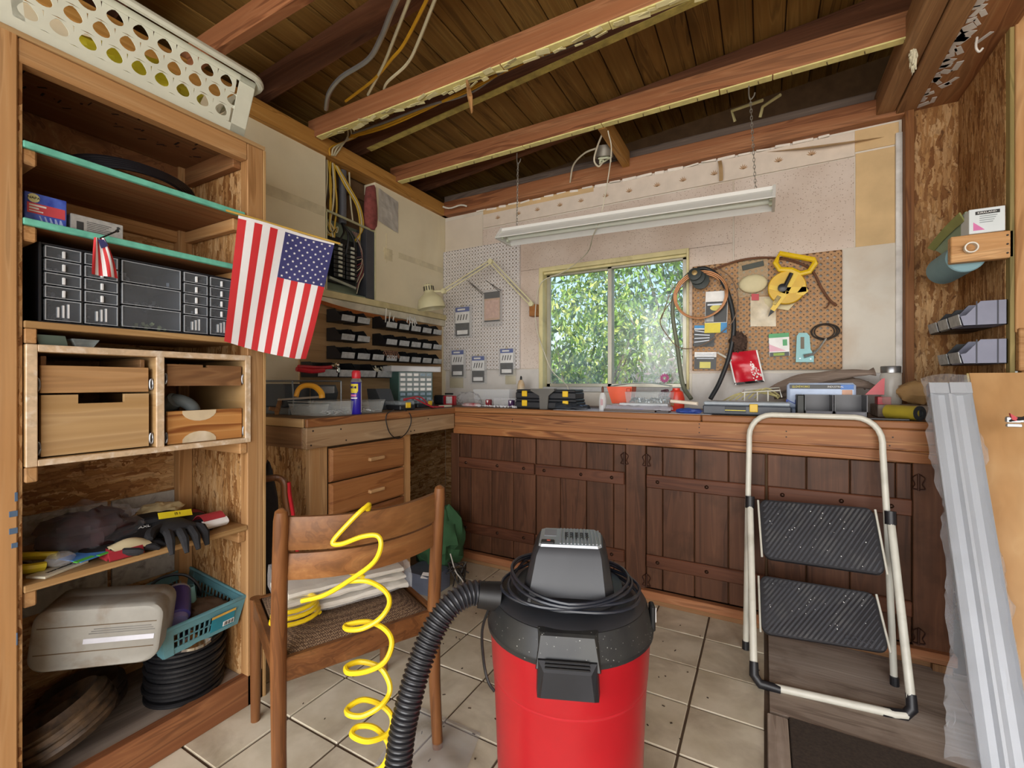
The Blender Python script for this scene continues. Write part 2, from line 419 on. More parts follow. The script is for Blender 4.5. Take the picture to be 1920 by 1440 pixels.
pan('plaster_panel', -2.24, WX0, .99, 1.24, pm('plaster_grey', '#cfcbc6'), .004)
pr = MB()
for k in range(13):
    x = -1.75+k*.165+(.01 if k % 2 else 0); z = 2.375
    for a in (-1.1, -.6, -.15, .3, .75, 1.15):
        d = Vector((math.sin(a), 0, math.cos(a))); q = Vector((d.z, 0, -d.x)); p = Vector((x, YB-.0118, z)); L = .034-.006*abs(a)
        pr.add([p+q*.001, p+d*L*.55+q*.003, p+d*L, p+d*L*.55-q*.003, p-q*.001], [(0, 1, 2, 3, 4)])
struct('border_print', pr, pm('print_brown', '#ad8a66', .9), wbk)
crl = MB().sheet(lambda u, v: (.02+u*.52, YB-.012-.045*math.sin(PI*u)*v, 2.445-.05*u-.03*v*math.sin(PI*u)), 14, 4, (0, -.001, 0))
struct('torn_paper_flap', crl, tanpaper, wbk)
struct('torn_paper_curl', MB().sheet(lambda u, v: (-.235+.02*v+.028*u-.02*u*u, YB-.02-.03*math.sin(PI*u), 2.45-.12*u), 10, 2, (0, -.001, 0)), pm('paper_curl', '#a98a5f', .8), wbk)
lt = MB()
for k in range(26):
    x = -1.9+k*.095
    if x < .3: lt.ob((x, YB-.01, 2.463+rnd.uniform(-.004, .006)), (rnd.uniform(.05, .1), .012, rnd.uniform(.008, .02)), Euler((0, rnd.uniform(-.1, .1), 0)).to_matrix(), .002)
struct('torn_paper_edge', lt, pm('torn_paper_white', '#e4ddd2', .9), wbk)
struct('corner_bead', MB().box(.585, .612, YB-.02, YB+.01, 1.19, 2.40, .002), pm('bead_white', '#d8d6d2', .6, dirt='#8a8378'), wbk)
# --- window
wf = pm('window_trim_cream', '#d9cf9c', .6, var=.08, dirt='#a1926a'); al = pm('window_aluminium', '#b3b0a2', .4, .6, var=.1)
wn_ = struct('window_1', MB().box(WX0, WX0+.03, YB-.025, YB+.1, WZ0, WZ1, .002).box(WX1-.014, WX1, YB-.025, YB+.1, WZ0, WZ1, .002).box(WX0+.0302, WX1-.0142, YB-.0245, YB+.1, WZ1-.03, WZ1-.0002, .001), wf, label='sliding aluminium window with a dirty hazy pane')
xm = -.90
def sash(x0, x1, y):
    return MB().box(x0, x0+.028, y, y+.022, WZ0+.012, WZ1-.03, .002).box(x1-.028, x1, y, y+.022, WZ0+.012, WZ1-.03, .002).box(x0, x1, y, y+.022, WZ0+.012, WZ0+.036, .002).box(x0, x1, y, y+.022, WZ1-.058, WZ1-.03, .002)
def glassm():
    n = NT('dirty_window_glass'); w = n.noise(n.coords((9, 9, 9), False), 1, 6, .3); sp = n.noise(n.coords((260, 260, 260), False), 1, 2)
    tr = n.n('ShaderNodeBsdfTransparent', {'Color': (.95, .97, .96, 1)}); tl = n.n('ShaderNodeBsdfTranslucent', {'Color': (.92, .92, .96, 1)})
    gl = n.n('ShaderNodeBsdfGlossy', {'Roughness': .05}); 
    f = n.n('ShaderNodeMapRange', {'Value': w, 'From Min': .35, 'From Max': .75, 'To Min': .03, 'To Max': .2}).outputs[0]
    f2 = n.n('ShaderNodeMapRange', {'Value': sp, 'From Min': .58, 'From Max': .7, 'To Min': 0, 'To Max': .3}).outputs[0]
    ff = n.n('ShaderNodeMath', {0: f, 1: f2}, operation='ADD').outputs[0]
    m1 = n.n('ShaderNodeMixShader', {0: ff, 1: tr.outputs[0], 2: tl.outputs[0]})
    m2 = n.n('ShaderNodeMixShader', {0: .03, 1: m1.outputs[0], 2: gl.outputs[0]}); n.t.links.new(m2.outputs[0], n.out.inputs[0]); return n.m
gm = glassm()
for (a, b, y) in ((WX0+.03, xm+.02, YB+.045), (xm-.012, WX1-.014, YB+.018)):
    s_ = struct('sash', sash(a, b, y), al, wn_)
    o = obj('pane', MB().box(a+.027, b-.027, y+.009, y+.012, WZ0+.035, WZ1-.057, 0), gm, s_)
struct('window_sill', MB().box(WX0, WX1, YB-.02, YB+.1, WZ0-.02, WZ0+.012, .002), pm('sill_grey', '#b9bab8', .5, dirt='#7d776c'), wn_)
struct('track_rail', MB().box(WX0+.03, WX1-.014, YB+.0, YB+.1, WZ1-.045, WZ1-.03, .001), wf, wn_)
# --- top plates, joists, rafters, deck
struct('trim_1', MB().box(XL-.09, XL+.035, -2.5, YB, 2.47, 2.565, .004), wood('plate_ochre', '#7a5222', '#b1803f', '#c69a58', 1, 1.3), label='double top plate over the left wall')
struct('trim_2', MB().box(XL, .62, YB-.06, YB+.09, 2.47, 2.575, .004), redfir(0), label='top plate over the back wall')
struct('trim_3', MB().box(XL, .7, YB-.015, YB+.12, 2.576, 2.64, .003), wood('grey_rafter_board', '#3a302c', '#6b5d54', '#8a7a6e', 0, 1), label='grey weathered board above the back plate')
eave = struct('added_eave_boards', MB().box(-2.6, 2.6, 3.28, 3.32, 2.3, 3.4, 0).box(-2.62, -2.58, -2.5, 3.3, 2.3, 3.3, 0), dust, label='added boards keeping the eave gap behind the top plates dark')  # boards added behind the plates so the eave gap stays dark
struct('added_soffit', MB().box(-2.6, 2.6, YB+.1, 3.3, 2.36, 2.4, 0).box(-2.6, XL-.09, -2.5, 3.3, 2.36, 2.4, 0), dust, eave)  # added to stop sky light leaking in at the eaves
RS = .08
def zr(x): return 2.625+RS*(x+2.25)
def raft(y0, y1, h=.13, x0=-2.55, x1=2.55, dz=0):
    a = [(x0, y0, zr(x0)+dz), (x1, y0, zr(x1)+dz), (x1, y0, zr(x1)+h+dz), (x0, y0, zr(x0)+h+dz)]
    return MB().prism(a, (0, y1-y0, 0))
ceil_ = struct('ceiling', MB().prism([(-2.6, -2.55, zr(-2.6)+.16), (2.6, -2.55, zr(2.6)+.16), (2.6, -2.55, zr(2.6)+.2), (-2.6, -2.55, zr(-2.6)+.2)], (0, 5.87, 0)), dust, label='underside of the roof: brown plank deck on rafters')
bw = .142; n0 = -2.6
bmesh_ = None
for k in range(36):
    x = n0+k*bw+bw/2
    if bmesh_ is None:
        bmesh_ = obj('deck_board', MB().box(-.0685, .0685, -2.9, 2.9, -.01, .012, .003), deckm(1), ceil_); b_ = bmesh_
    else:
        b_ = bmesh_.copy(); COL.objects.link(b_); b_.parent = ceil_
    b_.location = (x, .4, zr(x)+.145+rnd.uniform(-.002, .002)); b_.rotation_euler = (0, -math.atan(RS), 0)
for y in (-1.76, -1.12, -.48, .16, .80, 1.44, 2.08, 2.72):
    struct('rafter', raft(y, y+.04), darkw(0), ceil_)
yelp = pm('yellow_paint_edge', '#c9bb6a', .75, var=.2, scale=30, dirt='#8d7446', dirtamt=.7)
struct('paint_strip', MB().prism([(-2.2, 2.079, zr(-2.2)-.003), (2.2, 2.079, zr(2.2)-.003), (2.2, 2.079, zr(2.2)+.001), (-2.2, 2.079, zr(-2.2)+.001)], (0, .042, 0)), yelp, ceil_)
for i, y in enumerate((-1.54, -.89, -.24, .41, 1.06, 1.707, 2.357)):
    j = struct('ceiling_joist', MB().box(XL-.02, 2.45, y, y+.042, 2.528, 2.632, .003), redfir(0), label='red-brown ceiling joist with a strip of old yellow paint beneath')
    st = MB(); x = XL+.05
    while x < 2.3:
        L = rnd.uniform(.18, .5); st.box(x, x+L, y+.001, y+.041+rnd.uniform(-.004, .002), 2.5225, 2.529, .001); x += L+rnd.uniform(0, .006)
    if i > 4: obj('paint_strip', st, pm('pale_yellow_strip', '#ded38c', .7, var=.12, scale=25), j)
    if i == 5:
        sc = MB()
        for k in range(46):
            sc.ob((XL+.15+k*.042+rnd.uniform(-.02, .02), y+rnd.uniform(.0, .045), 2.52+rnd.uniform(-.006, .002)), (rnd.uniform(.03, .09), rnd.uniform(.008, .026), .003), Euler((rnd.uniform(-.3, .3), rnd.uniform(-.12, .12), rnd.uniform(-.35, .35))).to_matrix(), .001)
        obj('torn_plaster_scraps', sc, pm('plaster_scrap', '#d0c795', .85, var=.2), j)
    if i == 6:
        nl = MB()
        for k in range(22): nl.cyl((XL+.15+k*.13, y+.015, 2.523), (XL+.152+k*.13, y+.013, 2.508), .0022, n=6)
        obj('nail', nl, pm('rusty_nail', '#7a6a50', .5, .6), j)
struct('blocking', MB().box(-.79, -.745, 2.399, 2.905, 2.52, 2.615, .003), wood('plate_ochre', '#7a5222', '#b1803f', '#c69a58', 1, 1.3), label='short yellowed blocking between the ceiling joist and the back plate')
# --- right side: beam, recess of oriented strand board, post
struct('trim_4', MB().box(.50, .575, .4, YB, 2.49, 2.61, .003).box(.578, .655, .4, YB, 2.475, 2.60, .003), firD(1), label='doubled brown beam running to the back wall')
wr = struct('wall_right', MB().box(XR, XR+.012, 2.465, YB, 0, 2.52, 0), OSB(2), label='recess lined with oriented strand board at the right')
struct('back_sheet', MB().box(.645, XR, YB-.012, YB, 0, 2.52, 0), OSB(2), wr)
struct('recess_top', MB().box(.655, XR+.02, 1.6, YB, 2.492, 2.51, 0), plym(1), wr)
sm_ = MB()
for k in range(34):
    u = k/34; sm_.ob((.665+rnd.uniform(0, .05)*(1+math.sin(k)), 2.12+.8*u, 2.4905), (rnd.uniform(.01, .05), rnd.uniform(.02, .07), .002), Euler((0, 0, rnd.uniform(-.6, .6))).to_matrix(), .0006)
struct('white_paint_smear', sm_, pm('paint_smear', '#cfccc6', .7, var=.1), wr)
struct('corner_stud', MB().box(.612, .646, YB-.07, YB, 0, 2.49, .002), wood('stud_brown', '#4a2a14', '#80512a', '#97683c', 2, 1.2), wr)
struct('door_post', MB().box(.834, .93, 2.42, 2.46, 1.33, 2.62, .003).box(.852, .93, 2.425, 2.46, 0, 1.19, .003), fir(2), wr)
struct('post_block', MB().box(.838, .95, 2.405, 2.455, 1.185, 1.345, .003), fir(0), wr)
struct('post_edge', MB().box(.822, .836, 2.43, 2.47, 0, 2.52, .001), wood('edge_green', '#6d6238', '#9c8a55', '#b09b66', 2, 1), wr)
nl = MB()
for z in (1.38, 1.5, 1.7, 1.83, 1.99, 2.12, 2.3, 2.42): nl.cyl((.87+.012*math.sin(z*9), 2.421, z), (.87+.012*math.sin(z*9), 2.416, z), .004, n=8)
struct('screw_head', nl, pm('screw_dark', '#4a3a2e', .5, .5), wr)
struct('wall_front_right', MB().box(.93, 2.6, 2.43, 2.5, 0, 3.1, 0).box(2.5, 2.6, -2.5, 2.5, 0, 3.1, 0), offw, label='drywall outside the frame to the right')
# --- greenery outside the window
def leafm(name, a, b):
    n = NT(name); oi = n.noise(n.coords((14, 14, 14), False), 1, 3)
    n.set(Base_Color=n.ramp(oi, [(.3, a), (.68, b)]), Roughness=.45); n.b.inputs['Subsurface Weight'].default_value = 0
    tl = n.n('ShaderNodeBsdfTranslucent', {'Color': n.ramp(oi, [(.3, a), (.68, b)])})
    m = n.n('ShaderNodeMixShader', {0: .35, 1: n.b.outputs[0], 2: tl.outputs[0]}); n.t.links.new(m.outputs[0], n.out.inputs[0]); return n.m
def bush(name, label, c, r, nl_, mats, size, stems=9):
    t = thing(name, label, 'bush', (c[0], c[1], -.3)); st = MB()
    for k in range(stems):
        a = rnd.uniform(0, 2*PI); q = rnd.uniform(.2, .8)
        st.tube(bez([(c[0]+.1*math.cos(a), c[1]+.1*math.sin(a), -.3), (c[0]+r[0]*.35*q*math.cos(a), c[1]+r[1]*.35*q*math.sin(a), c[2]*.6), (c[0]+r[0]*q*math.cos(a), c[1]+r[1]*q*math.sin(a), c[2]+r[2]*.4)], 4), [.03, .025, .022, .02, .018, .014, .01, .008, .006], 5)
    obj('stem', st, pm('bark', '#6b5f55', .9), t)
    for mi, m in enumerate(mats):
        mb = MB()
        for k in range(nl_//len(mats)):
            while True:
                p = Vector((rnd.uniform(-1, 1), rnd.uniform(-1, 1), rnd.uniform(-1, 1)))
                if .25 < p.length < 1: break
            q = Vector((c[0]+p.x*r[0], c[1]+p.y*r[1], c[2]+p.z*r[2])); cl = noise.noise(q*2.2)
            if cl < -.18: continue
            R = Euler((rnd.uniform(0, 6.3), rnd.uniform(0, 6.3), rnd.uniform(0, 6.3))).to_matrix(); s = size*rnd.uniform(.6, 1.4)
            mb.add([q+R @ Vector(v)*s for v in ((-1, 0, 0), (-.2, .42, .12), (1, 0, 0), (-.2, -.42, .12))], [(0, 1, 2), (0, 2, 3)])
        obj('foliage', mb, m, t, kind='stuff')
    return t
G = [leafm('leaf_dark', '#2f4a22', '#5f8236'), leafm('leaf_mid', '#5c8a34', '#98b855'), leafm('leaf_yellow', '#9fb84e', '#d6de7c')]
bush('green_bush', 'dense yellow-green leafy bush outside the left window pane', (-2.0, 5.3, 1.1), (1.25, .8, 1.5), 9000, G, .042)
bush('tall_bush', 'dark green leafy bush outside reaching above the window', (-.9, 6.9, 2.3), (1.9, .7, 1.8), 8000, [G[0], G[1], leafm('leaf_grey', '#5d6a58', '#98a592')], .05)
bush('flowering_bush', 'grey-green bush with pale pink blossoms outside the right pane', (-.35, 5.1, .75), (1.05, .7, 1.0), 8000, [G[1], leafm('leaf_silver', '#8c9884', '#d3dacb'), leafm('blossom', '#c9a3a6', '#ead9d6')], .036)
bush('far_hedge', 'deep green hedge behind the other bushes', (-1.6, 8.9, 1.7), (4.6, .9, 3.0), 9000, [G[0], G[1]], .085)
# ================================================================ SHELVING UNIT ON THE LEFT
XS = -1.59; Y0, Y1 = .398, .952; XB = -1.99
su = thing('shelving_unit', 'tall homemade wooden shelving unit with teal-edged shelves and strand board sides', 'shelf', (-1.79, .68, 0))
for (a, b) in ((.325, .388),): obj('front_post', MB().box(XS-.04, XS+.004, a, b, 0, 2.0, .003), fir(2), su)
obj('front_post', MB().box(XS-.04, XS, .952, 1.010, 0, 1.985, .003), fir(2), su)
obj('post_edging', MB().box(XS-.05, XS+.001, 1.010, 1.020, 0, 1.985, .001), ply(2), su)
obj('side_panel', MB().box(XB, XS-.003, .389, .3975, 0, 1.98, .001), OSB(2), su)
obj('side_panel', MB().box(XB, XS-.041, .953, .962, 0, 1.97, .001), OSB(2), su)
obj('outer_side_panel', MB().box(XB, XS-.041, 1.004, 1.012, 0, 1.97, .001), OSB(2), su)
obj('rear_post', MB().box(XB+.002, XB+.04, .905, .952, 0, 1.97, .002), fir(2), su)
obj('back_panel', MB().box(XB-.012, XB, .39, 1.01, 0, 1.97, .001), OSB(1), su)
acg = pm('grey_fleck_board', '#a9a69e', .85, var=.1, scale=60, dirt='#5f5b54', dirtamt=.8)
obj('back_board_strip', MB().box(XB+.001, XB+.01, .40, .70, .42, .73, .001).box(XB+.001, XB+.01, .712, .904, .42, .73, .001), acg, su)
obj('top_rail', MB().box(XS-.038, XS, .39, .952, 1.925, 1.985, .003), fir(1), su)
obj('top_panel', MB().box(XB, XS+.005, .33, 1.015, 1.985, 1.998, .001), ply(1), su)
obj('top_underside', MB().box(XB, XS-.038, .398, .952, 1.965, 1.984, .001), plym(1), su)
obj('top_cleat', MB().box(XB, XS-.039, .925, .952, 1.90, 1.965, .002).box(XB, XB+.03, .398, .925, 1.88, 1.965, .002), plym(0), su)
teal = pm('teal_paint', '#6fc2ab', .6, var=.12, scale=40, dirt='#4b9480')
for (z, m) in ((1.722, 'a'), (1.532, 'b')):
    obj('shelf_board', MB().box(XB, XS-.012, .398, .952, z, z+.014, .001), plym(1), su)
    obj('shelf_edge', MB().box(XS-.014, XS, .398, .945, z-.001, z+.016, .002), teal, su)
    obj('shelf_cleat', MB().box(XB, XS-.006, .398, .424, z-.04, z-.001, .004), fir(0), su)
    obj('shelf_cleat', MB().box(XB, XS-.04, .925, .952, z-.042, z-.001, .003), fir(0), su)
    obj('back_cleat', MB().box(XB, XB+.026, .424, .925, z-.045, z-.001, .003), fir(1), su)
obj('shelf_board', MB().box(XB, XS+.002, .399, .952, 1.276, 1.294, .002), ply(1), su)
obj('shelf_cleat', MB().box(XB, XS+.001, .400, .422, 1.238, 1.275, .002), fir(0), su)
for y in ((.400, .424), (.925, .951)): obj('cabinet_cleat', MB().box(XB, XS+.002, y[0], y[1], .893, .931, .003), fir(0), su)
obj('shelf_board', MB().box(XB, XS+.002, .399, .952, .622, .640, .002), ply(1), su)
for y in ((.400, .424), (.925, .951)): obj('shelf_cleat', MB().box(XB, XS-.008, y[0], y[1], .582, .621, .003), fir(0), su)
obj('kick_board', MB().box(XS-.036, XS, .389, 1.009, 0, .108, .003), wood('kick_brown', '#4a2a18', '#7d4e30', '#94633f', 1, 1.1), su)
obj('bottom_panel', MB().box(XB, XS-.037, .398, .952, .082, .1, .001), oldply(1), su)
bl = pm('blue_paint_mark', '#4a6079', .7, var=.2)
for (px, py, w, h) in ((34, 931, .012, .022), (28, 963, .02, .014), (28, 995, .02, .014), (30, 1022, .016, .012), (38, 1196, .014, .03)):
    p = W(px, py, 'x', XS+.004); obj('paint_mark', MB().box(XS+.003, XS+.0052, max(p.y-w/2, .33), min(p.y+w/2, .3875), p.z-h/2, p.z+h/2, .0005), bl, su)
st_ = MB()
for k in range(40):
    st_.ob((-1.72+rnd.uniform(-.12, .1), .43+k*.012, 1.9645), (rnd.uniform(.003, .03), rnd.uniform(.002, .006), .001), Euler((0, 0, rnd.choice((0, 0, .7)))).to_matrix(), 0)
obj('ink_stamp', st_, pm('stamp_ink', '#2a150c', .8), su, kind='stuff')
# ---- plywood drawer cabinet
pw = pm('painted_ply_edge', '#cbb190', .6, var=.15, scale=60, dirt='#efe7da', dirtamt=.8)
dc = thing('drawer_cabinet', 'plywood drawer cabinet with four wooden drawers inside the shelving unit', 'cabinet', (-1.78, .68, .932))
XF = -1.584
obj('carcass', MB().box(XB+.02, XF, .4, .42, .932, 1.236, .0015).box(XB+.02, XF, .941, .959, .932, 1.236, .0015).box(XB+.02, XF, .42, .941, 1.217, 1.236, .0015).box(XB+.02, XF, .42, .941, .932, .949, .0015).box(XB+.02, XF, .673, .696, .949, 1.217, .0015), ply(0), dc)
obj('front_edging', MB().box(XF-.001, XF+.004, .4, .421, .932, 1.236, .002).box(XF-.001, XF+.004, .94, .959, .932, 1.236, .002).box(XF-.001, XF+.004, .421, .94, 1.218, 1.236, .002).box(XF-.001, XF+.004, .421, .94, .932, .948, .002).box(XF-.001, XF+.004, .674, .695, .948, 1.218, .002), pw, dc)
obj('cabinet_back', MB().box(XB+.015, XB+.02, .41, .95, .94, 1.23, 0), plym(1), dc)
met = pm('slide_metal', '#8d9095', .35, .9, var=.1); blk = pm('black_plastic', '#17181b', .45, var=.2)
def drawer(y0, y1, z0, z1, mat, side=.0, notch=None, xo=0, ins=None):
    x = XF-.012+xo; mb = MB()
    if notch:
        a, b, zc = notch
        mb.prism([(x-.014, y0, z0), (x-.014, y1, z0), (x-.014, y1, z1), (x-.014, b, z1), (x-.014, b, zc), (x-.014, a, zc), (x-.014, a, z1), (x-.014, y0, z1)], (.014, 0, 0))
    else: mb.box(x-.014, x, y0, y1, z0, z1, .0015)
    d = obj('drawer', mb, mat, dc)
    zt = z1+side
    obj('drawer_box', MB().box(x-.3, x-.015, y0+.004, y0+.015, z0+.01, zt, .001).box(x-.3, x-.015, y1-.015, y1-.004, z0+.01, zt, .001).box(x-.3, x-.29, y0+.015, y1-.015, z0+.01, zt, .001).box(x-.3, x-.015, y0+.01, y1-.01, z0+.004, z0+.01, 0), firD(0), d)
    for s, y in ((-1, y0-.006), (1, y1+.006)):
        zc = z0+.022
        obj('drawer_slide', MB().box(x-.28, x-.004, y-.004, y+.004, zc-.014, zc+.014, .002), met, d)
        obj('slide_wheel', MB().tube([Vector((x+.001, y+.004*math.cos(q), zc+.016*math.sin(q))) for q in [i*PI/8 for i in range(16)]], .0022, 6, closed=True), met, d)
    return d
drawer(.430, .661, 1.114, 1.185, fir(1), .024)
drawer(.431, .661, .953, 1.109, ply(1), -.002, (.502, .603, 1.085))
drawer(.709, .934, 1.131, 1.198, firD(1), -.004, (.81, .826, 1.190))
d4 = drawer(.710, .937, .950, 1.052, wood('fir_striped', '#8a4d22', '#cf9353', '#dca868', 1, .8, .5, .9), -.012)
hw = pm('half_round_white', '#d5c3a2', .7, dirt='#efe6d6')
for (cy, cz, s) in ((.80, 1.052, -1), (.80, .951, 1)):
    mb = MB(); mb.prism([(XF-.0125, cy-.05+.01*0, cz)]+[(XF-.0125, cy-.052*math.cos(q), cz+s*.034*math.sin(q)) for q in [PI*i/10 for i in range(1, 10)]]+[(XF-.0125, cy+.05, cz)], (.002, 0, 0)); obj('half_round_scar', mb, hw, d4)
one('grey_fitting', MB().tube(bez([(-1.74, .73, .99), (-1.70, .745, 1.06), (-1.67, .765, 1.085), (-1.64, .80, 1.06), (-1.645, .805, 1.0)], 6), .02, 10).cyl((-1.70, .745, 1.06), (-1.66, .76, 1.085), .026, n=10), pm('grey_rubber', '#5b6263', .7), 'dark grey pipe fitting lying in the lower right wooden drawer', 'pipe fitting', smooth=True)
# ---- small clear-drawer organizer
og = thing('parts_organizer', 'black plastic parts organizer with rows of clear drawers', 'organizer', (-1.73, .68, 1.294))
bkb = pm('organizer_black', '#1d2027', .45, var=.15)
cols = [(.444, .517, 5), (.523, .597, 5), (.605, .758, 3), (.766, .838, 5), (.845, .917, 5)]
zt, zb = 1.497, 1.302
frm = MB().box(-1.86, -1.625, .434, .44, 1.295, 1.503, .001).box(-1.86, -1.625, .920, .926, 1.295, 1.503, .001).box(-1.86, -1.625, .44, .92, 1.498, 1.503, .001).box(-1.86, -1.625, .44, .92, 1.295, 1.301, .001).box(-1.86, -1.84, .44, .92, 1.301, 1.498, 0)
for c in cols[:-1]: frm.box(-1.84, -1.626, c[1]+.001, c[1]+.005, 1.301, 1.498, 0)
obj('body', frm, bkb, og)
clr = film('smoky_clear_plastic', '#b9c0c8', .24, .12, 8, '#cfd4da'); rim = pm('clear_rim', '#aab0b6', .2, var=.1); ctn = pm('small_hardware', '#8f949b', .4, .5, var=.3, scale=90); wlab = pm('white_pull', '#dfe2e4', .3)
grn = pm('green_packet', '#b9c78f', .5); 
for ci, (a, b, n) in enumerate(cols):
    if n == 3: zs = [(zt-.0655*k-.063, zt-.0655*k) for k in range(3)]
    else:
        h = .0345; zs = [(zt-h*k-h+.002, zt-h*k) for k in range(4)]+[(zb, zt-4*h)]
    for ri, (p, q) in enumerate(zs):
        d = obj('drawer', MB().box(-1.80, -1.622, a+.001, b-.001, p+.001, q-.0015, .001), clr, og)
        obj('drawer_rim', MB().box(-1.6235, -1.6205, a+.001, b-.001, q-.0035, q-.0015, 0).box(-1.6235, -1.6205, a+.001, b-.001, p+.001, p+.0025, 0).box(-1.6235, -1.6205, a+.001, a+.003, p+.0025, q-.0035, 0).box(-1.6235, -1.6205, b-.003, b-.001, p+.0025, q-.0035, 0), rim, d)
        m = (a+b)/2
        if ri < n-1 and n == 5: obj('pull', MB().box(-1.6225, -1.616, m-.003, m+.003, p+.004, q-.010, .001), wlab, d)
        elif n == 5: obj('label_divider', MB().box(-1.63, -1.6215, m-.012, m-.008, p+.01, q-.02, 0).box(-1.63, -1.6215, m-.002, m+.002, p+.01, q-.014, 0).box(-1.63, -1.6215, m+.008, m+.012, p+.01, q-.01, 0), wlab, d)
        ct = MB()
        for k in range(10 if n == 5 else 16):
            ct.ob((rnd.uniform(-1.77, -1.64), rnd.uniform(a+.008, b-.008), p+rnd.uniform(.004, .012 if n == 5 and ri < 4 else .025)), (.012, .008, .006), Euler((rnd.random()*3, rnd.random()*3, 0)).to_matrix(), 0)
        obj('contents', ct, ctn if not (n == 3 and ri == 2) else grn, d, kind='stuff')
# ---- boxes on the second teal shelf
nb = thing('blue_carton', 'blue cardboard carton with a red label on the teal shelf', 'box', (-1.67, .453, 1.547))
blu = pm('carton_blue', '#2438b8', .4, var=.25, scale=30, col2='#5b7be0')
obj('carton', MB().box(-1.715, -1.638, .412, .492, 1.546, 1.628, .0015), blu, nb)
wt = pm('print_white', '#f0f0ee', .5); rd = pm('label_red', '#d8505a', .5); bk = pm('print_black', '#141416', .5); ylw = pm('print_yellow', '#e5d43a', .5)
obj('label_panel', MB().box(-1.6385, -1.6372, .4165, .4885, 1.5755, 1.602, 0), rd, nb)
obj('logo_oval', MB().lathe([(.0115, 0), (.0115, .0008)], (-1.638, .4285, 1.6145), 14, basis((0, 1, 0), (0, 0, 1))), pm('logo_cream', '#dfe0a8', .5), nb)
text('NAPA', .009, (-1.6368, .4285, 1.6145), RX, bk, nb)
ln = MB().box(-1.6375, -1.6366, .42, .452, 1.594, 1.5985, 0).box(-1.6375, -1.6366, .42, .438, 1.5865, 1.591, 0).box(-1.6375, -1.6366, .42, .446, 1.580, 1.583, 0)
obj('print_line', ln, wt, nb)
sw = MB()
for k in range(5): sw.prism([(-1.6385, .445+k*.008, 1.551+k*.002), (-1.6385, .449+k*.009, 1.551+k*.002), (-1.6385, .441+k*.01, 1.572), (-1.6385, .438+k*.01, 1.572)], (.0008, 0, 0))
obj('print_swoosh', sw, pm('print_pale_blue', '#a9c0f0', .5), nb)
gb = thing('grey_carton', 'grey printed carton box beside the blue carton on the teal shelf', 'box', (-1.69, .558, 1.547))
obj('carton', MB().box(-1.73, -1.645, .502, .618, 1.546, 1.602, .0015), pm('carton_grey', '#a9a8a4', .7, var=.18, scale=70), gb)
pl = MB().box(-1.6455, -1.6442, .514, .529, 1.558, 1.584, .001)
for k in range(7): pl.box(-1.6455, -1.6444, .536, .59-.006*(k % 3), 1.587-k*.0048, 1.5885-k*.0048, 0)
pl.lathe([(.004, 0), (.004, .001)], (-1.6452, .606, 1.590), 10, RX)
obj('print', pl, pm('print_charcoal', '#3a3b3c', .6), gb)
# little flag on a black stick
sf = thing('small_flag', 'tiny American flag hanging from a black stick at the teal shelf edge', 'flag', (-1.585, .585, 1.50))
obj('stick', MB().cyl(W(220, 433, 'x', -1.60), W(188, 447, 'x', -1.566), .0022, n=8).sphere(W(220, 433, 'x', -1.60), .0045), blk, sf)
red = pm('flag_red', '#bd2529', .7, var=.06); whi = pm('flag_white', '#dcdada', .7, var=.03); navy = pm('flag_navy', '#343466', .7, var=.06)
pa, pb, pc, pd = W(176, 445, 'x', -1.567), W(196, 447, 'x', -1.565), W(222, 522, 'x', -1.565), W(171, 514, 'x', -1.567)
for k in range(7):
    def fs(u, v, k=k):
        a = (k+u)/7; t = pa.lerp(pb, a); b = pd.lerp(pc, a); p = t.lerp(b, v); return p+Vector((.004*math.sin(a*9+v*2), .006*math.sin(PI*v)*(a-.2), 0))
    obj('stripe', MB().sheet(fs, 2, 8, (.0006, 0, 0)), red if k % 2 == 0 else whi, sf)
obj('canton', MB().sheet(lambda u, v: W(183, 449, 'x', -1.5625).lerp(W(197, 449, 'x', -1.5615), u).lerp(W(190, 466, 'x', -1.561).lerp(W(203, 461, 'x', -1.561), u), v), 3, 4, (.0006, 0, 0)), navy, sf)
# trays between organizer board and cabinet
tr = MB().loft([[(-1.70, .428, 1.2365), (-1.60, .428, 1.2365), (-1.60, .483, 1.2365), (-1.70, .483, 1.2365)], [(-1.71, .422, 1.262), (-1.595, .422, 1.262), (-1.595, .476, 1.262), (-1.71, .476, 1.262)]])
one('green_tray', tr, pm('tray_green', '#4c5a50', .5), 'dull green plastic tray squeezed above the drawer cabinet', 'tray')
t2 = MB().loft([[(-1.70, .50, 1.2365), (-1.60, .50, 1.2365), (-1.60, .535, 1.2365), (-1.70, .535, 1.2365)], [(-1.705, .49, 1.257), (-1.594, .49, 1.257), (-1.594, .546, 1.257), (-1.705, .546, 1.257)]])
one('clear_tray', t2, film('tray_clear', '#b8c4c4', .45, .15, 60), 'small clear plastic tray above the drawer cabinet', 'tray')
# black belts on upper teal shelf
bt = MB()
for k in range(5):
    c = Vector((-1.79+.01*k, .70, 1.745)); r = .17-.012*k
    bt.tube([c+Vector((.75*r*.8*math.cos(q)-.0*k, r*math.sin(q), max(-.0, 0)+.012+.058*(1-.1*k)*(math.cos(q)*.0+1)*abs(math.cos(q*.5))**2)) for q in [i*2*PI/40 for i in range(40)]], .0065, 6, closed=True)
one('rubber_belts', bt, pm('belt_black', '#1b1b20', .4, var=.2), 'coiled black rubber belts lying on the top teal shelf', 'belts', smooth=True)
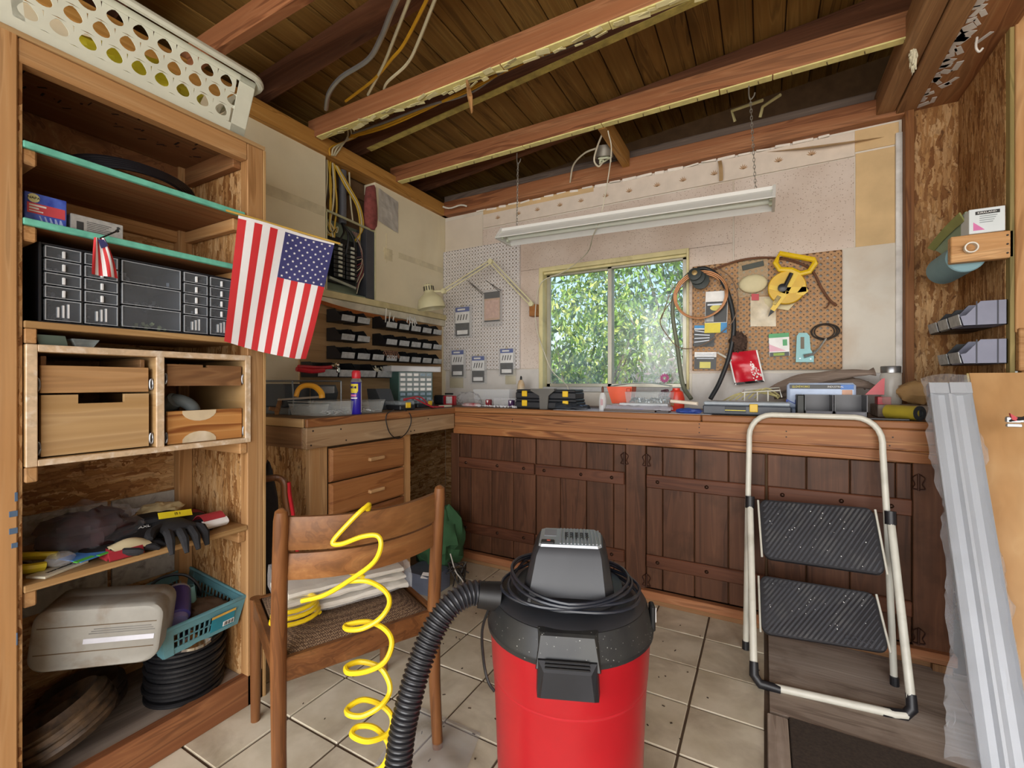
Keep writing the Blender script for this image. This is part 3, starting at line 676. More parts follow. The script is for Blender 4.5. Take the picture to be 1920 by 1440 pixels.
# ---- laundry basket on the top
bs = thing('laundry_basket', 'white plastic laundry basket with teardrop holes on top of the shelves', 'basket', (-1.80, .70, 1.998))
wpl = pm('basket_white', '#d9dccb', .45, var=.05)
def tear(r):
    pts = []
    for i in range(16):
        a = -PI/2+2*PI*i/16; k = 1+.55*max(0, math.sin(a))**3
        pts.append((r*.8*math.cos(a), r*math.sin(a)*k*.95))
    return pts
zb0, zt0 = 1.999, 2.20
def wallpt(p0, p1, q0, q1, Wd, Hd):
    P0, P1, Q0, Q1 = map(Vector, (p0, p1, q0, q1))
    def f(u, v): return P0.lerp(P1, u/Wd).lerp(Q0.lerp(Q1, u/Wd), v/Hd)
    return f
B = [(-1.605, .36), (-1.605, .945), (-1.96, .945), (-1.96, .36)]; T = [(-1.575, .33), (-1.575, .972), (-1.99, .972), (-1.99, .33)]
for i in range(4):
    j = (i+1) % 4; L = (Vector(B[j])-Vector(B[i])).length
    f = wallpt((*B[i], zb0), (*B[j], zb0), (*T[i], zt0), (*T[j], zt0), 1, 1)
    mb = MB(); nx = int(L*.86/.054); u0, u1, v0, v1 = .07, .93, .17, .90
    g = lambda u, v: f(u0+(u1-u0)*u, v0+(v1-v0)*v)
    cw, ch = 1/nx, 1/3; hp = [(x*cw*.33/.8, y*ch*.31) for x, y in tear(1)]
    mb.cells(nx, 3, cw, ch, hp, g, .5)
    for (a, b, c, d) in ((0, u0+.012, 0, 1), (u1-.012, 1, 0, 1), (0, 1, 0, v0), (0, 1, v1, 1)): mb.sheet(lambda u, v: f(a+(b-a)*u, c+(d-c)*v), 1, 1)
    o = obj('side_wall', mb, wpl, bs); sm = o.modifiers.new('thickness', 'SOLIDIFY'); sm.thickness = .0025
obj('bottom', MB().box(-1.96, -1.605, .36, .945, 1.998, 2.003, .001), wpl, bs)
rp = []
for (x, y) in ((-1.56, .32), (-1.56, .985), (-2.0, .985), (-2.0, .32)):
    cx = x+(-.04 if x > -1.8 else .04); cy = y+(.04 if y < .6 else -.04); a0 = math.atan2(y-cy, x-cx)
    for q in (-.7, -.35, 0, .35, .7): rp.append(Vector((cx+.05*math.cos(a0+q), cy+.05*math.sin(a0+q), zt0+.004)))
obj('rim', MB().tube(rp, .0165, 8, closed=True, flat=.7), wpl, bs, smooth=True)
# ---- lower shelf items
lz = .640
def blob(c, r, n=26, m=16, amp=.18, fr=6, seed=0, floor=None, R=None):
    mb = MB(); c = Vector(c); rings = []
    for i in range(m+1):
        a = -PI/2+PI*i/m; k = max(math.cos(a), .002); rg = []
        for j in range(n):
            b = 2*PI*j/n; d = Vector((k*math.cos(b), k*math.sin(b), math.sin(a)))
            s = 1+amp*noise.noise(d*fr*.4+Vector((seed, seed*2, 0)))+amp*.5*noise.noise(d*fr+Vector((seed, 0, 0)))
            p = Vector((d.x*r[0]*s, d.y*r[1]*s, d.z*r[2]*s))
            if R: p = R @ p
            p += c
            if floor is not None: p.z = max(p.z, floor)
            rg.append(p)
        rings.append(rg)
    return mb.loft(rings)
one('yellow_bag', blob((-1.765, .70, 2.085), (.13, .19, .082), n=36, m=22, amp=.22, fr=8, seed=13), pm('bag_yellow', '#d9cc33', .45, var=.12), 'crumpled yellow plastic bag inside the white laundry basket', 'bag', smooth=True)
bag = thing('glove_bag', 'crumpled clear bag of dark red work gloves on the lower shelf', 'bag', (-1.82, .57, lz))
obj('gloves_inside', blob((-1.80, .59, lz+.05), (.10, .11, .062), amp=.3, fr=7, seed=3, floor=lz+.001), pm('maroon_black', '#16090b', .8, var=.5, scale=22, col2='#3d1217'), bag, True)
obj('bag_film', blob((-1.80, .575, lz+.05), (.125, .14, .078), amp=.35, fr=10, seed=5, floor=lz+.0005), film('bag_film', '#d5d5dc', .05, .04, 60, edge=.2), bag, True)
gk = pm('glove_black', '#16161a', .8, var=.35, scale=60); 
def glove(name, label, c, ang, mat, s=1.0, cuff=None, curl=.01, group=None, parts=None):
    t = thing(name, label, 'glove', c, group); c = Vector(c); R = Euler((0, 0, ang)).to_matrix()
    P = lambda x, y, z: c+R @ Vector((x*s, y*s, z*s))
    h = [[P(x, w*math.cos(2*PI*j/14), .016+th*math.sin(2*PI*j/14)) for j in range(14)] for (x, w, th) in ((-.10, .04, .012), (-.06, .043, .014), (-.02, .042, .016), (.02, .046, .016), (.05, .047, .015), (.062, .043, .012))]
    mb = MB().loft(h)
    for k in range(4):
        y = -.036+.024*k; L = (.055, .072, .068, .05)[k]
        mb.tube([P(.045, y, .016), P(.045+L*.4, y*1.12, .017), P(.045+L*.75, y*1.2, .016-curl*.3), P(.045+L, y*1.22, .014-curl)], [.0125*s, .012*s, .0115*s, .006*s], 8)
    mb.tube([P(-.02, -.036, .016), P(.012, -.065, .018), P(.045, -.078, .016), P(.058, -.08, .014)], [.015*s, .0135*s, .0125*s, .006*s], 8)
    obj('hand', mb, mat, t, True)
    if cuff: obj('cuff', MB().loft([[P(x, w*math.cos(2*PI*j/14), .016+th*math.sin(2*PI*j/14)) for j in range(14)] for (x, w, th) in ((-.125, .046, .012), (-.095, .0435, .0155), (-.055, .045, .0165))]), cuff, t, True)
    return t
g1 = glove('work_glove', 'black work glove with a white word on its back on the lower shelf', (-1.72, .70, lz+.002), 2.4, gk, 1.1)
text('AXL', .016, (-1.73, .705, lz+.041), basis((.5, .85, .1), (-.85, .5, .35)), wt, g1)
glove('work_glove', 'black work glove standing against the clear glove bag', (-1.80, .725, lz+.03), 1.9, gk, 1.0)
glove('work_glove', 'large black glove hanging over the lower shelf edge', (-1.665, .765, lz+.016), -.1, pm('glove_charcoal', '#1f1f22', .9, var=.25, scale=50), 1.1, curl=.045)
glove('work_glove', 'black glove lying deep in the shelf corner by the strand board', (-1.75, .865, lz+.002), -.2, gk, 1.0, cuff=pm('glove_red', '#7c1c22', .8))
glove('work_glove', 'black glove lying beneath the red and cream gloves', (-1.655, .615, lz), 1.2, gk, .9)
cg = MB()
for k in range(3): cg.sheet(lambda u, v, k=k: (-1.68+.075*u+.006*k, .575+.085*v+.004*k, lz+.012+.006*k+.02*math.sin(PI*u)*math.sin(PI*(v*.8+.1))), 8, 8, (0, 0, -.005))
cw_ = thing('cream_gloves', 'pair of cream cotton gloves with dark red cuffs on the lower shelf', 'gloves', (-1.64, .617, lz))
obj('cotton', cg, pm('cotton_cream', '#cbbd97', .95, var=.1), cw_, True)
obj('cuff', MB().sheet(lambda u, v: (-1.60+.012*u, .565+.08*v, lz+.002+.02*(1-u)), 4, 8, (.006, 0, .004)).sheet(lambda u, v: (-1.68+.085*u, .562+.016*v, lz+.004+.016*v), 8, 3, (0, 0, .006)), pm('cuff_red', '#8f1a26', .8), cw_, True)
yt = thing('yellow_tag', 'bright yellow price tag lying on the black gloves', 'tag', (-1.745, .80, lz+.045))
RTg = basis((-.08, .98, -.12), (-.45, .0, .75))
obj('card', MB().ob((-1.735, .795, lz+.058), (.105, .022, .0015), RTg, .0003), pm('tag_yellow', '#ecd92a', .5, var=.03), yt)
text('15 1', .012, Vector((-1.735, .80, lz+.058))+RTg @ Vector((0, 0, .0012)), RTg, bk, yt)
rp_ = thing('glove_package', 'red and white folded glove package on the lower shelf', 'package', (-1.67, .865, lz+.03))
obj('card', MB().sheet(lambda u, v: (-1.70+.07*u, .83+.07*v, lz+.03+.022*math.sin(PI*u*.9)), 8, 2, (0, 0, .002)), pm('card_red', '#a5303a', .5), rp_)
obj('fold', MB().sheet(lambda u, v: (-1.635+.015*math.sin(PI*u), .825+.08*v, lz+.008+.03*u), 8, 2, (.002, 0, 0)), wt, rp_)
one('cotton_scrap', blob((-1.86, .80, lz+.05), (.05, .07, .028), seed=9, floor=lz+.0, amp=.3), pm('canvas_cream', '#c2b186', .95), 'crumpled cream cotton glove behind the yellow tag', 'glove', smooth=True)
bp = thing('blue_card_package', 'blue carded package holding a yellow tool on the lower shelf', 'package', (-1.70, .50, lz))
RB = Euler((0, .06, .35)).to_matrix()
obj('card', MB().ob((-1.645, .535, lz+.022), (.075, .085, .0015), RB, .0003), pm('card_blue', '#2f76d8', .4, var=.2, col2='#5aa0f0'), bp)
obj('card_band', MB().ob((-1.613, .52, lz+.0215), (.014, .045, .002), RB, 0).ob((-1.618, .563, lz+.0212), (.012, .03, .002), RB, 0), pm('card_green', '#5cc04a', .4), bp)
obj('yellow_tool', MB().tube(bez([(-1.80, .41, lz+.03), (-1.73, .44, lz+.035), (-1.69, .49, lz+.028)], 6), .009, 8, flat=1.6).tube(bez([(-1.72, .40, lz+.018), (-1.665, .42, lz+.02), (-1.66, .455, lz+.016)], 6), .011, 8, flat=1.6), pm('tool_yellow', '#cdbb2e', .4), bp, True)
obj('blister', blob((-1.66, .485, lz+.025), (.035, .03, .018), seed=2, amp=.15, floor=lz+.003), film('blister_clear', '#d8dadd', .35, .1, 40), bp, True)
bk_ = thing('instruction_leaflet', 'white instruction leaflet at the edge of the lower shelf', 'leaflet', (-1.64, .475, lz))
RL = Euler((0, 0, .42)).to_matrix()
obj('sheet', MB().ob((-1.647, .478, lz+.0035), (.055, .11, .006), RL, .0008), pm('paper_cream', '#cfc8b2', .8), bk_)
text('instructions', .013, (-1.641, .478, lz+.0072), RL @ basis((0, 1, 0), (-1, 0, 0)), bk, bk_)
one('grey_card', MB().ob((-1.79, .50, lz+.008), (.12, .11, .003), Euler((0, 0, .2)).to_matrix(), .001).ob((-1.78, .51, lz+.014), (.10, .10, .003), Euler((.08, .05, .5)).to_matrix(), .001), pm('card_grey', '#a8abac', .6), 'grey backing cards under the yellow tool package', 'card')
# ---- bottom of the shelf
jc = thing('plastic_case', 'dirty grey plastic carry case lying over tyres in the shelf bottom', 'case', (-1.66, .56, .33))
def rrect(w, h, r, n=5):
    o = []
    for (cx, cy, a0) in ((w/2-r, h/2-r, 0), (-w/2+r, h/2-r, PI/2), (-w/2+r, -h/2+r, PI), (w/2-r, -h/2+r, 1.5*PI)):
        for k in range(n+1):
            a = a0+PI/2*k/n; o.append((cx+r*math.cos(a), cy+r*math.sin(a)))
    return o
pL, pR = Vector((-1.717, .440, 0)), Vector((-1.540, .672, 0)); ux = (pR-pL).normalized(); Lc = (pR-pL).length
Rc = basis(ux, (0, 0, 1)) @ Euler((0, 0, -.115)).to_matrix(); cc = (pL+pR)/2+Vector((0, 0, .432))
gcase = pm('case_grey', '#96948c', .55, var=.1, scale=16, dirt='#6b5233', dirtamt=.85)
mb = MB()
mb.loft([[cc+Rc @ Vector((x*s, y*s, z)) for x, y in rrect(Lc, .17, .04)] for (s, z) in ((.93, .01), (.985, .004), (1, -.008), (1, -.06), (.985, -.07), (.985, -.074), (1, -.08), (1, -.13), (.95, -.14))])
obj('shell', mb, gcase, jc, True)
obj('seam_groove', MB().ob(cc+Rc @ Vector((0, .035, .0102)), (Lc*.9, .0025, .001), Rc, 0).ob(cc+Rc @ Vector((0, -.035, .0102)), (Lc*.9, .0025, .001), Rc, 0), pm('case_groove', '#5f4d37', .8), jc)
obj('label_strip', MB().ob(cc+Rc @ Vector((.05, -.008, .0105)), (.16, .014, .0015), Rc, .0005), pm('label_pale', '#c6c7cf', .5), jc)
ll = MB()
for k in range(3): ll.ob(cc+Rc @ Vector((.055, .012+.006*k, .0105)), (.15-.01*k, .0022, .0008), Rc, 0)
obj('fine_print', ll, pm('print_grey', '#74726d', .7), jc)
def tyre(name, label, c, R_, r, rt, mat, base):
    prof = []; mb = MB(); R_ = R_; c = Vector(c)
    sec = [(r-rt*1.15, -rt*.55), (r-rt*.3, -rt*.9), (r-.12*rt, -rt*.62), (r, -rt*.55), (r-.08*rt, -rt*.38), (r+.03*rt, -rt*.33), (r+.03*rt, -rt*.1), (r-.07*rt, -rt*.06), (r-.07*rt, rt*.06), (r+.03*rt, rt*.1), (r+.03*rt, rt*.33), (r-.08*rt, rt*.38), (r, rt*.55), (r-.12*rt, rt*.62), (r-rt*.3, rt*.9), (r-rt*1.15, rt*.55)]
    rings = [[c+R_ @ Vector((a*math.cos(q), a*math.sin(q), z)) for a, z in sec] for q in [2*PI*k/40 for k in range(40)]]
    rings.append(rings[0]); mb.loft(rings, cap=False)
    return one(name, mb, mat, label, 'tyre', smooth=True)
rub = pm('tyre_rubber', '#2a221c', .7, var=.4, scale=20, col2='#4a3a2a')
tyre('tyre_casing', 'worn brown rubber tyre leaning at the front of the shelf bottom', (-1.735, .515, .185), Euler((.35, -.28, 0)).to_matrix(), .115, .055, pm('tyre_brown', '#33271d', .6, var=.4, scale=30, col2='#5b4630'), 0)
tyre('tyre_casing', 'dark ribbed tyre lying flat behind the brown tyre', (-1.87, .60, .15), Euler((.12, 0, 0)).to_matrix(), .105, .05, rub, 0)
dkm = pm('disc_black', '#121215', .5, var=.3, scale=30)
dp = None
for k in range(12):
    c = (-1.735+rnd.uniform(-.006, .006), .825+rnd.uniform(-.006, .006), .1+k*.0155)
    if dp is None:
        dp = one('rubber_disc', MB().lathe([(.03, 0), (.108, 0), (.113, .004), (.113, .011), (.108, .0145), (.03, .0145)], c, 40), dkm, 'black grooved disc in the stack beneath the turquoise basket', 'disc', 'stacked black discs', base=c)
    else: copy_tree(dp, c)
one('chrome_cap', MB().lathe([(.07, 0), (.068, .008), (.05, .022), (.02, .032), (.014, .034), (.014, .046), (.009, .05), (.001, .05)], (-1.68, .815, .287), 32, Euler((0, .22, 0)).to_matrix()), pm('chrome', '#c9c6bf', .15, 1, var=.05), 'domed chrome hub cap lying on the stack of black discs', 'hub cap', smooth=True)
one('brass_plate', MB().ob((-1.655, .905, .291), (.02, .035, .004), Euler((0, 0, .2)).to_matrix(), .001), pm('brass_label', '#9a7f4a', .5), 'small tan label plate on the edge of the disc stack', 'label plate')
# turquoise basket
tb = thing('turquoise_basket', 'turquoise slotted plastic basket full of odds on the black discs', 'basket', (-1.77, .83, .30))
tq = pm('basket_turquoise', '#5f9099', .5, var=.08, dirt='#5a5140', dirtamt=.5)
q0, q1, q2, q3 = Vector((-1.935, .70, .395)), Vector((-1.965, .945, .42)), Vector((-1.60, .95, .385)), Vector((-1.60, .695, .378))
ctr = (q0+q1+q2+q3)/4
bb = [p.lerp(ctr, .13)+Vector((0, 0, -.095)) for p in (q0, q1, q2, q3)]; tt = [q0, q1, q2, q3]
for i in range(4):
    j = (i+1) % 4; mb = MB(); f = lambda u, v: bb[i].lerp(bb[j], u).lerp(tt[i].lerp(tt[j], u), v)
    nx, ny = 12, 2; g = lambda u, v: f(.12+.76*u, .2+.55*v); sq = [(math.copysign(1, math.cos(a)) if abs(math.cos(a)) >= abs(math.sin(a)) else math.cos(a)/abs(math.sin(a)), math.copysign(1, math.sin(a)) if abs(math.sin(a)) >= abs(math.cos(a)) else math.sin(a)/abs(math.cos(a))) for a in [2*PI*k/8+PI/8*0 for k in range(8)]]
    mb.cells(nx, ny, 1/nx, 1/ny, [(x*.36/nx, y*.43/ny) for x, y in sq], g)
    for (a, b, c, d) in ((0, .12, 0, 1), (.88, 1, 0, 1), (.12, .88, 0, .2), (.12, .88, .75, 1)): mb.sheet(lambda u, v: f(a+(b-a)*u, c+(d-c)*v), 1, 1)
    o = obj('slotted_wall', mb, tq, tb); o.modifiers.new('thickness', 'SOLIDIFY').thickness = .003
obj('floor_panel', MB().loft([bb, [p+Vector((0, 0, .004)) for p in bb]]), tq, tb)
obj('rim', MB().tube([p+Vector((0, 0, .002)) for p in (q0, q0.lerp(q1, .5), q1, q1.lerp(q2, .5), q2, q2.lerp(q3, .5), q3, q3.lerp(q0, .5))], .0065, 6, closed=True), tq, tb)
lc_ = f(0, 0)
lbp = bb[2].lerp(bb[3], .26).lerp(tt[2].lerp(tt[3], .26), .45)+Vector((.004, 0, 0)); RLb = basis((0, -1, 0), (.5, 0, 1)); RLb = basis((0, 1, .03), (.35, 0, 1))
obj('label', MB().ob(lbp, (.075, .06, .0015), RLb, .0003), pm('label_teal', '#1f7f93', .4, var=.2), tb)
obj('label_banner', MB().ob(lbp+RLb @ Vector((0, .028, .001)), (.078, .009, .0012), RLb, 0), pm('label_gold', '#d2a94e', .4), tb)
bar = MB()
for k in range(9): bar.ob(lbp+RLb @ Vector((.012+.0035*k-.006, -.015, .0016)), (.0011+.0008*(k % 3), .015, .0006), RLb, 0)
obj('label_patch', MB().ob(lbp+RLb @ Vector((.02, -.015, .0009)), (.036, .018, .0012), RLb, 0), wt, tb); obj('bar_marks', bar, bk, tb)
pb_ = thing('purple_bottle', 'purple translucent plastic bottle lying in the turquoise basket', 'bottle', (-1.67, .77, .37))
RP = basis((0, .4, .9), (1, 0, 0)); d = Vector((.045, -.05, -.035))
pc_ = Vector((-1.71, .79, .40)); ax = Vector((.75, -.35, -.42)).normalized()
obj('bottle_body', MB().tube([pc_+ax*t for t in (-.055, -.05, 0, .05, .055)], [.03, .036, .037, .035, .028], 18), pm('purple_plastic', '#4a428c', .35, var=.2), pb_, True)
obj('bottle_end', MB().tube([pc_+ax*t for t in (.055, .07)], [.029, .027], 18), pm('purple_pale', '#7c76a8', .4), pb_, True)
obj('bottle_collar', MB().tube([pc_+ax*t for t in (-.062, -.052)], [.033, .037], 18), pm('dusty_white', '#a9a4ae', .7), pb_, True)
one('turquoise_cup', MB().lathe([(.026, 0), (.017, .085), (.015, .085), (.023, .004)], (-1.755, .845, .345), 18), pm('cup_turquoise', '#7fb6bd', .5), 'turquoise plastic cup upside down in the turquoise basket', 'cup', smooth=True)
one('black_wire_bundle', MB().tube(bez([(-1.86, .74, .36), (-1.88, .80, .44), (-1.83, .87, .445), (-1.79, .90, .38), (-1.85, .86, .34), (-1.89, .78, .36), (-1.85, .75, .42), (-1.80, .83, .43), (-1.77, .89, .36)], 6), .005, 6), blk, 'tangled black wires in the turquoise basket', 'wires', smooth=True)
one('dusty_rag', blob((-1.70, .87, .36), (.075, .06, .022), seed=11, amp=.3), pm('rag_brown', '#5c4a3a', .95, var=.25), 'dusty brown rag in the turquoise basket', 'rag', smooth=True)
# flag hung by its hoist from the shelf post
fg = thing('american_flag', 'American flag hung with vertical stripes from a stick on the shelf post', 'flag', (-1.50, 1.05, 1.25))
A_, B_ = W(447, 404, 'x', -1.565), W(627, 455, 'x', -1.455); C_, D_ = W(575, 676, 'x', -1.445), W(420, 640, 'x', -1.545)
def fp(a, v, off=0):
    p = A_.lerp(B_, a).lerp(D_.lerp(C_, a), v)
    w = .007*math.sin(a*7+v*2.5)+.006*math.sin(a*3-v*4)*v+.035*max(0, a-.82)/.18*max(0, v-.75)*-1
    return p+Vector((.82*w+off*.8, -.4*w-off*.4, .05*max(0, a-.86)*max(0, v-.85)*6+.006*math.sin(PI*a)*-v))
for k in range(13):
    cut = .385 if k >= 6 else 0
    m = red if k % 2 == 0 else whi
    obj('stripe', MB().sheet(lambda u, v, k=k: fp((k+u)/13, .022+(cut+(1-cut)*v)*.978 if cut else .022+v*.978), 3, 26, (.0006, -.0003, 0)), m, fg, True)
obj('canton', MB().sheet(lambda u, v: fp(6/13+u*7/13, .022+v*.378), 14, 14, (.0006, -.0003, 0)), navy, fg, True)
stp = MB()
for r in range(11):
    for c in range(5 if r % 2 else 6):
        a = 6/13+7/13*((c+.5 if r % 2 == 0 else c+1)/6); v = .022+.378*(r+.6)/11.2
        pts = [fp(a+(.0125 if q % 2 == 0 else .005)*math.sin(q*PI/5)*1.35, v-(.0125 if q % 2 == 0 else .005)*math.cos(q*PI/5)*.93, .0016) for q in range(10)]
        stp.add(pts+[fp(a, v, .0017)], [(i, (i+1) % 10, 10) for i in range(10)])
obj('star', stp, whi, fg)
obj('heading', MB().sheet(lambda u, v: fp(u, v*.024), 20, 2, (.0015, -.0007, 0)), whi, fg)
obj('stick', MB().cyl(A_+Vector((-.03, -.03, .015)), B_+Vector((.018, .012, -.004)), .004, n=10), pm('gold_stick', '#b5923f', .5), fg)
# ================================================================ WORKBENCHES AND CABINETS
ZT = .985
pale = lambda ax: wood('apron_pale', '#7d5f42', '#ab8a66', '#c0a480', ax, .9, .65, .4)
topm = wood('worktop_worn', '#4b3827', '#7c6247', '#94795a', 1, .8, .6, .3, dirt='#3a2d22')
wl2 = thing('workbench_top', 'worn wooden worktop along the left wall with a pale plank apron', 'worktop', (-1.98, 1.82, .85))
obj('top_board', MB().box(XL+.002, -1.732, 1.287, 2.36, .956, ZT, .002), topm, wl2)
obj('edge_strip', MB().box(-1.732, -1.712, 1.283, 2.356, .947, ZT-.001, .004), apron(1), wl2)
obj('end_strip', MB().box(XL+.01, -1.733, 1.277, 1.286, .947, ZT-.001, .002), ply(0), wl2)
obj('apron_board', MB().box(-1.752, -1.722, 1.287, 2.36, .852, .946, .003), pale(1), wl2)
obj('end_apron', MB().box(XL+.01, -1.753, 1.287, 1.315, .852, .946, .003), firD(0), wl2)
kn = MB()
for (y, z) in ((1.31, .868), (1.32, .93), (1.47, .925), (2.1, .93), (1.5, .87), (1.95, .87), (1.98, .872)): kn.cyl((-1.7225, y, z), (-1.7205, y, z), .004, n=8)
obj('nail_head', kn, pm('nail_dark', '#2c2019', .6), wl2, kind='stuff')
bc = thing('drawer_cabinet', 'brown wooden drawer base with bar handles under the left worktop', 'cabinet', (-1.98, 1.65, 0))
obj('side_panel', MB().box(XL+.02, -1.775, 1.322, 1.334, 0, .851, .001), OSB(2), bc)
obj('carcass', MB().box(XL+.02, -1.79, 1.334, 1.968, .02, .85, 0), dust, bc)
obj('far_side_panel', MB().box(XL+.02, -1.775, 1.968, 1.98, 0, .851, .001), OSB(2), bc)
for (a, b) in ((1.323, 1.418), (1.922, 1.98)): obj('face_stile', MB().box(-1.775, -1.75, a, b, 0, .851, .002), fir(2), bc)
for z in (.838, .518, .36, .2, .03): pass
drw = wood('drawer_brown', '#6b3d20', '#9d683c', '#b07c4d', 1, 1.0, .45, .4)
for k, (z0, z1) in enumerate(((.683, .838), (.522, .676), (.362, .515), (.202, .355), (.045, .195))):
    y0, y1 = 1.424, 1.916
    mb = MB().loft([[(-1.752, y0, z0), (-1.752, y1, z0), (-1.752, y1, z1), (-1.752, y0, z1)], [(-1.742, y0, z0), (-1.742, y1, z0), (-1.742, y1, z1), (-1.742, y0, z1)], [(-1.733, y0+.012, z0+.01), (-1.733, y1-.012, z0+.01), (-1.733, y1-.012, z1-.01), (-1.733, y0+.012, z1-.01)]])
    d = obj('drawer', mb, drw, bc)
    cz = (z0+z1)/2-.004
    obj('handle', MB().box(-1.734, -1.712, 1.645, 1.745, cz-.009, cz+.009, .004), fir(1), d)
one('lower_wall_sheet', MB().box(XL+.001, XL+.012, 1.985, 2.945, .0, .95, .001), OSB(1), 'strand board sheet on the wall beneath the corner of the worktop', 'board')
one('corner_wall_sheet', MB().box(XL+.014, -1.78, 2.944, 2.956, 0, .95, .001), OSB(0), 'strand board sheet on the back wall beneath the corner of the worktop', 'board')
# back worktop
wb2 = thing('workbench_top', 'long wooden worktop under the window with a strongly grained apron', 'worktop', (-.6, 2.66, .81))
obj('top_board', MB().box(-1.735, .62, 2.375, YB-.003, .956, ZT, .002).box(XL+.003, -1.735, 2.361, YB-.003, .956, ZT-.0005, .002), wood('worktop_dark', '#3b2b20', '#6b513b', '#86694d', 0, .8, .55, .3), wb2)
for (a, b) in ((-1.722, -.262), (-.259, .605)): obj('edge_strip', MB().box(a, b, 2.352, 2.374, .954, ZT+.001, .005), apron(0), wb2)
obj('apron_board', MB().box(-1.722, .605, 2.360, 2.386, .867, .953, .003), apron(0), wb2)
obj('lower_rail', MB().box(-1.74, .61, 2.372, 2.398, .818, .866, .003), apron(0), wb2)
kn = MB()
for (x, z) in ((-1.30, .925), (-1.30, .91), (-.27, .942), (-.27, .925), (-.27, .90), (-.62, .90), (.09, .925), (.09, .90), (.45, .885), (.46, .92)): kn.cyl((x, 2.3602, z), (x, 2.3585, z), .003, n=8)
obj('nail_head', kn, pm('nail_dark', '#2c2019', .6), wb2, kind='stuff')
cb = thing('base_cabinet', 'dark brown plank-door cabinet under the back worktop', 'cabinet', (-.57, 2.6, 0))
obj('carcass', MB().box(-1.76, .63, 2.425, 2.93, .08, .815, 0), dust, cb)
obj('face_stile', MB().box(-1.777, -1.715, 2.398, 2.424, .06, .818, .003), plank(2), cb)
obj('side_panel', MB().box(-1.777, -1.762, 2.426, 2.93, .0, .817, .001), OSB(2), cb)
obj('face_stile', MB().box(-.636, -.534, 2.396, 2.424, .06, .818, .003), plank(2), cb)
obj('face_stile', MB().box(.532, .655, 2.402, 2.424, .06, .818, .003), plank(2), cb)
obj('plinth_rail', MB().box(-1.76, .66, 2.372, 2.41, .034, .076, .003), redfir(0), cb)
obj('plinth_board', MB().box(-1.74, .65, 2.40, 2.42, 0, .05, .002), firD(0), cb)
obj('foot_block', MB().box(.585, .645, 2.37, 2.399, 0, .033, .002), firD(2), cb)
blt = pm('bolt_head', '#3a2418', .4, .6); rst = pm('hinge_rust', '#3c2115', .6, .4)
doors = [([-1.712, -1.626, -1.472, -1.318, -1.169], 1), ([-1.166, -1.013, -.857, -.704, -.639], -1), ([-.531, -.449, -.297, -.145, .011], 1), ([.016, .168, .325, .478, .530], -1)]
for xs, hs in doors:
    d = None
    for a, b in zip(xs[:-1], xs[1:]):
        mb = MB().box(a+.0015, b-.0015, 2.404+rnd.uniform(-.001, .001), 2.422, .082, .812, .0035)
        if d is None: d = obj('door', mb, plank(2), cb)
        else: obj('plank', mb, plank(2), d)
    for (z0, z1) in ((.601, .668), (.192, .256)):
        obj('batten', MB().box(xs[0]+.003, xs[-1]-.003, 2.386, 2.4045, z0, z1, .004), wood('batten_brown', '#33190d', '#5a3420', '#6d4430', 0, 1.0, .5, .35), d)
        for x in (xs[0]+.06, (xs[0]+xs[-1])/2+.02, xs[-1]-.07): obj('bolt', MB().lathe([(.010, 0), (.009, .003), (.004, .007), (.001, .0075)], (x, 2.3865, (z0+z1)/2), 10, basis((1, 0, 0), (0, 0, 1))), blt, d)
for x in (-.642, -.528, .548):
    for z in (.74, .12):
        hb = MB()
        for s in (-1, 1): hb.tube(bez([(x+s*.004, 2.394, z-.03), (x+s*.02, 2.393, z-.026), (x+s*.012, 2.393, z-.008), (x+s*.02, 2.393, z+.016), (x+s*.006, 2.394, z+.03)], 3), .004, 6, flat=.5)
        hb.cyl((x, 2.393, z-.034), (x, 2.393, z+.034), .0045, n=8)
        obj('hinge', hb, rst, cb)
# ================================================================ LEFT WALL: breaker panel, bin rack
# ---- breaker panel
ep = thing('breaker_panel', 'open breaker panel with green-grey steel box and bundled wires in the wall', 'electrical panel', (XL-.05, 2.0, 1.69))
stl = pm('panel_green_grey', '#7d8a78', .5, .3, var=.1); dst = pm('panel_dark_grey', '#4c4f58', .5, .3)
obj('enclosure', MB().box(XL-.1, XL-.096, 1.825, 2.195, 1.692, 2.15, 0).box(XL-.1, XL-.004, 1.822, 1.828, 1.692, 2.15, .001).box(XL-.1, XL-.012, 1.825, 2.195, 1.69, 1.70, .001), stl, ep)
obj('side_flange', MB().box(XL-.1, XL-.004, 2.128, 2.197, 1.692, 2.145, .001), dst, ep)
obj('header_bar', MB().prism([(XL-.006, 1.818, 2.165), (XL-.006, 2.2, 2.148), (XL-.006, 2.2, 2.135), (XL-.006, 1.818, 2.152)], (.006, 0, 0)), pm('header_cream', '#aaa987', .6), ep)
obj('frame_edge', MB().box(XL-.004, XL+.004, 2.196, 2.204, 1.675, 2.15, .001).box(XL-.004, XL+.003, 1.815, 1.82, 1.69, 2.15, .001), pm('edge_cream', '#cfcaa0', .6), ep)
bkr = pm('breaker_black', '#15181a', .4, var=.3); bwt = pm('breaker_switch', '#c3c8ba', .5)
obj('backplate', MB().box(XL-.094, XL-.07, 1.86, 2.10, 1.76, 2.05, .002), bkr, ep)
for c in range(2):
    for k in range(8):
        y = 1.90+c*.095; z = 1.79+k*.027
        b = obj('breaker', MB().box(XL-.07, XL-.035, y, y+.085, z, z+.0245, .002), bkr, ep)
        obj('switch', MB().box(XL-.036, XL-.024, y+.028, y+.056, z+.005, z+.02, .002), bwt, b)
obj('lower_strip', MB().cyl((XL-.03, 1.86, 1.775), (XL-.03, 2.06, 1.745), .009, n=8), pm('strip_pale', '#a9b0a4', .4), ep)
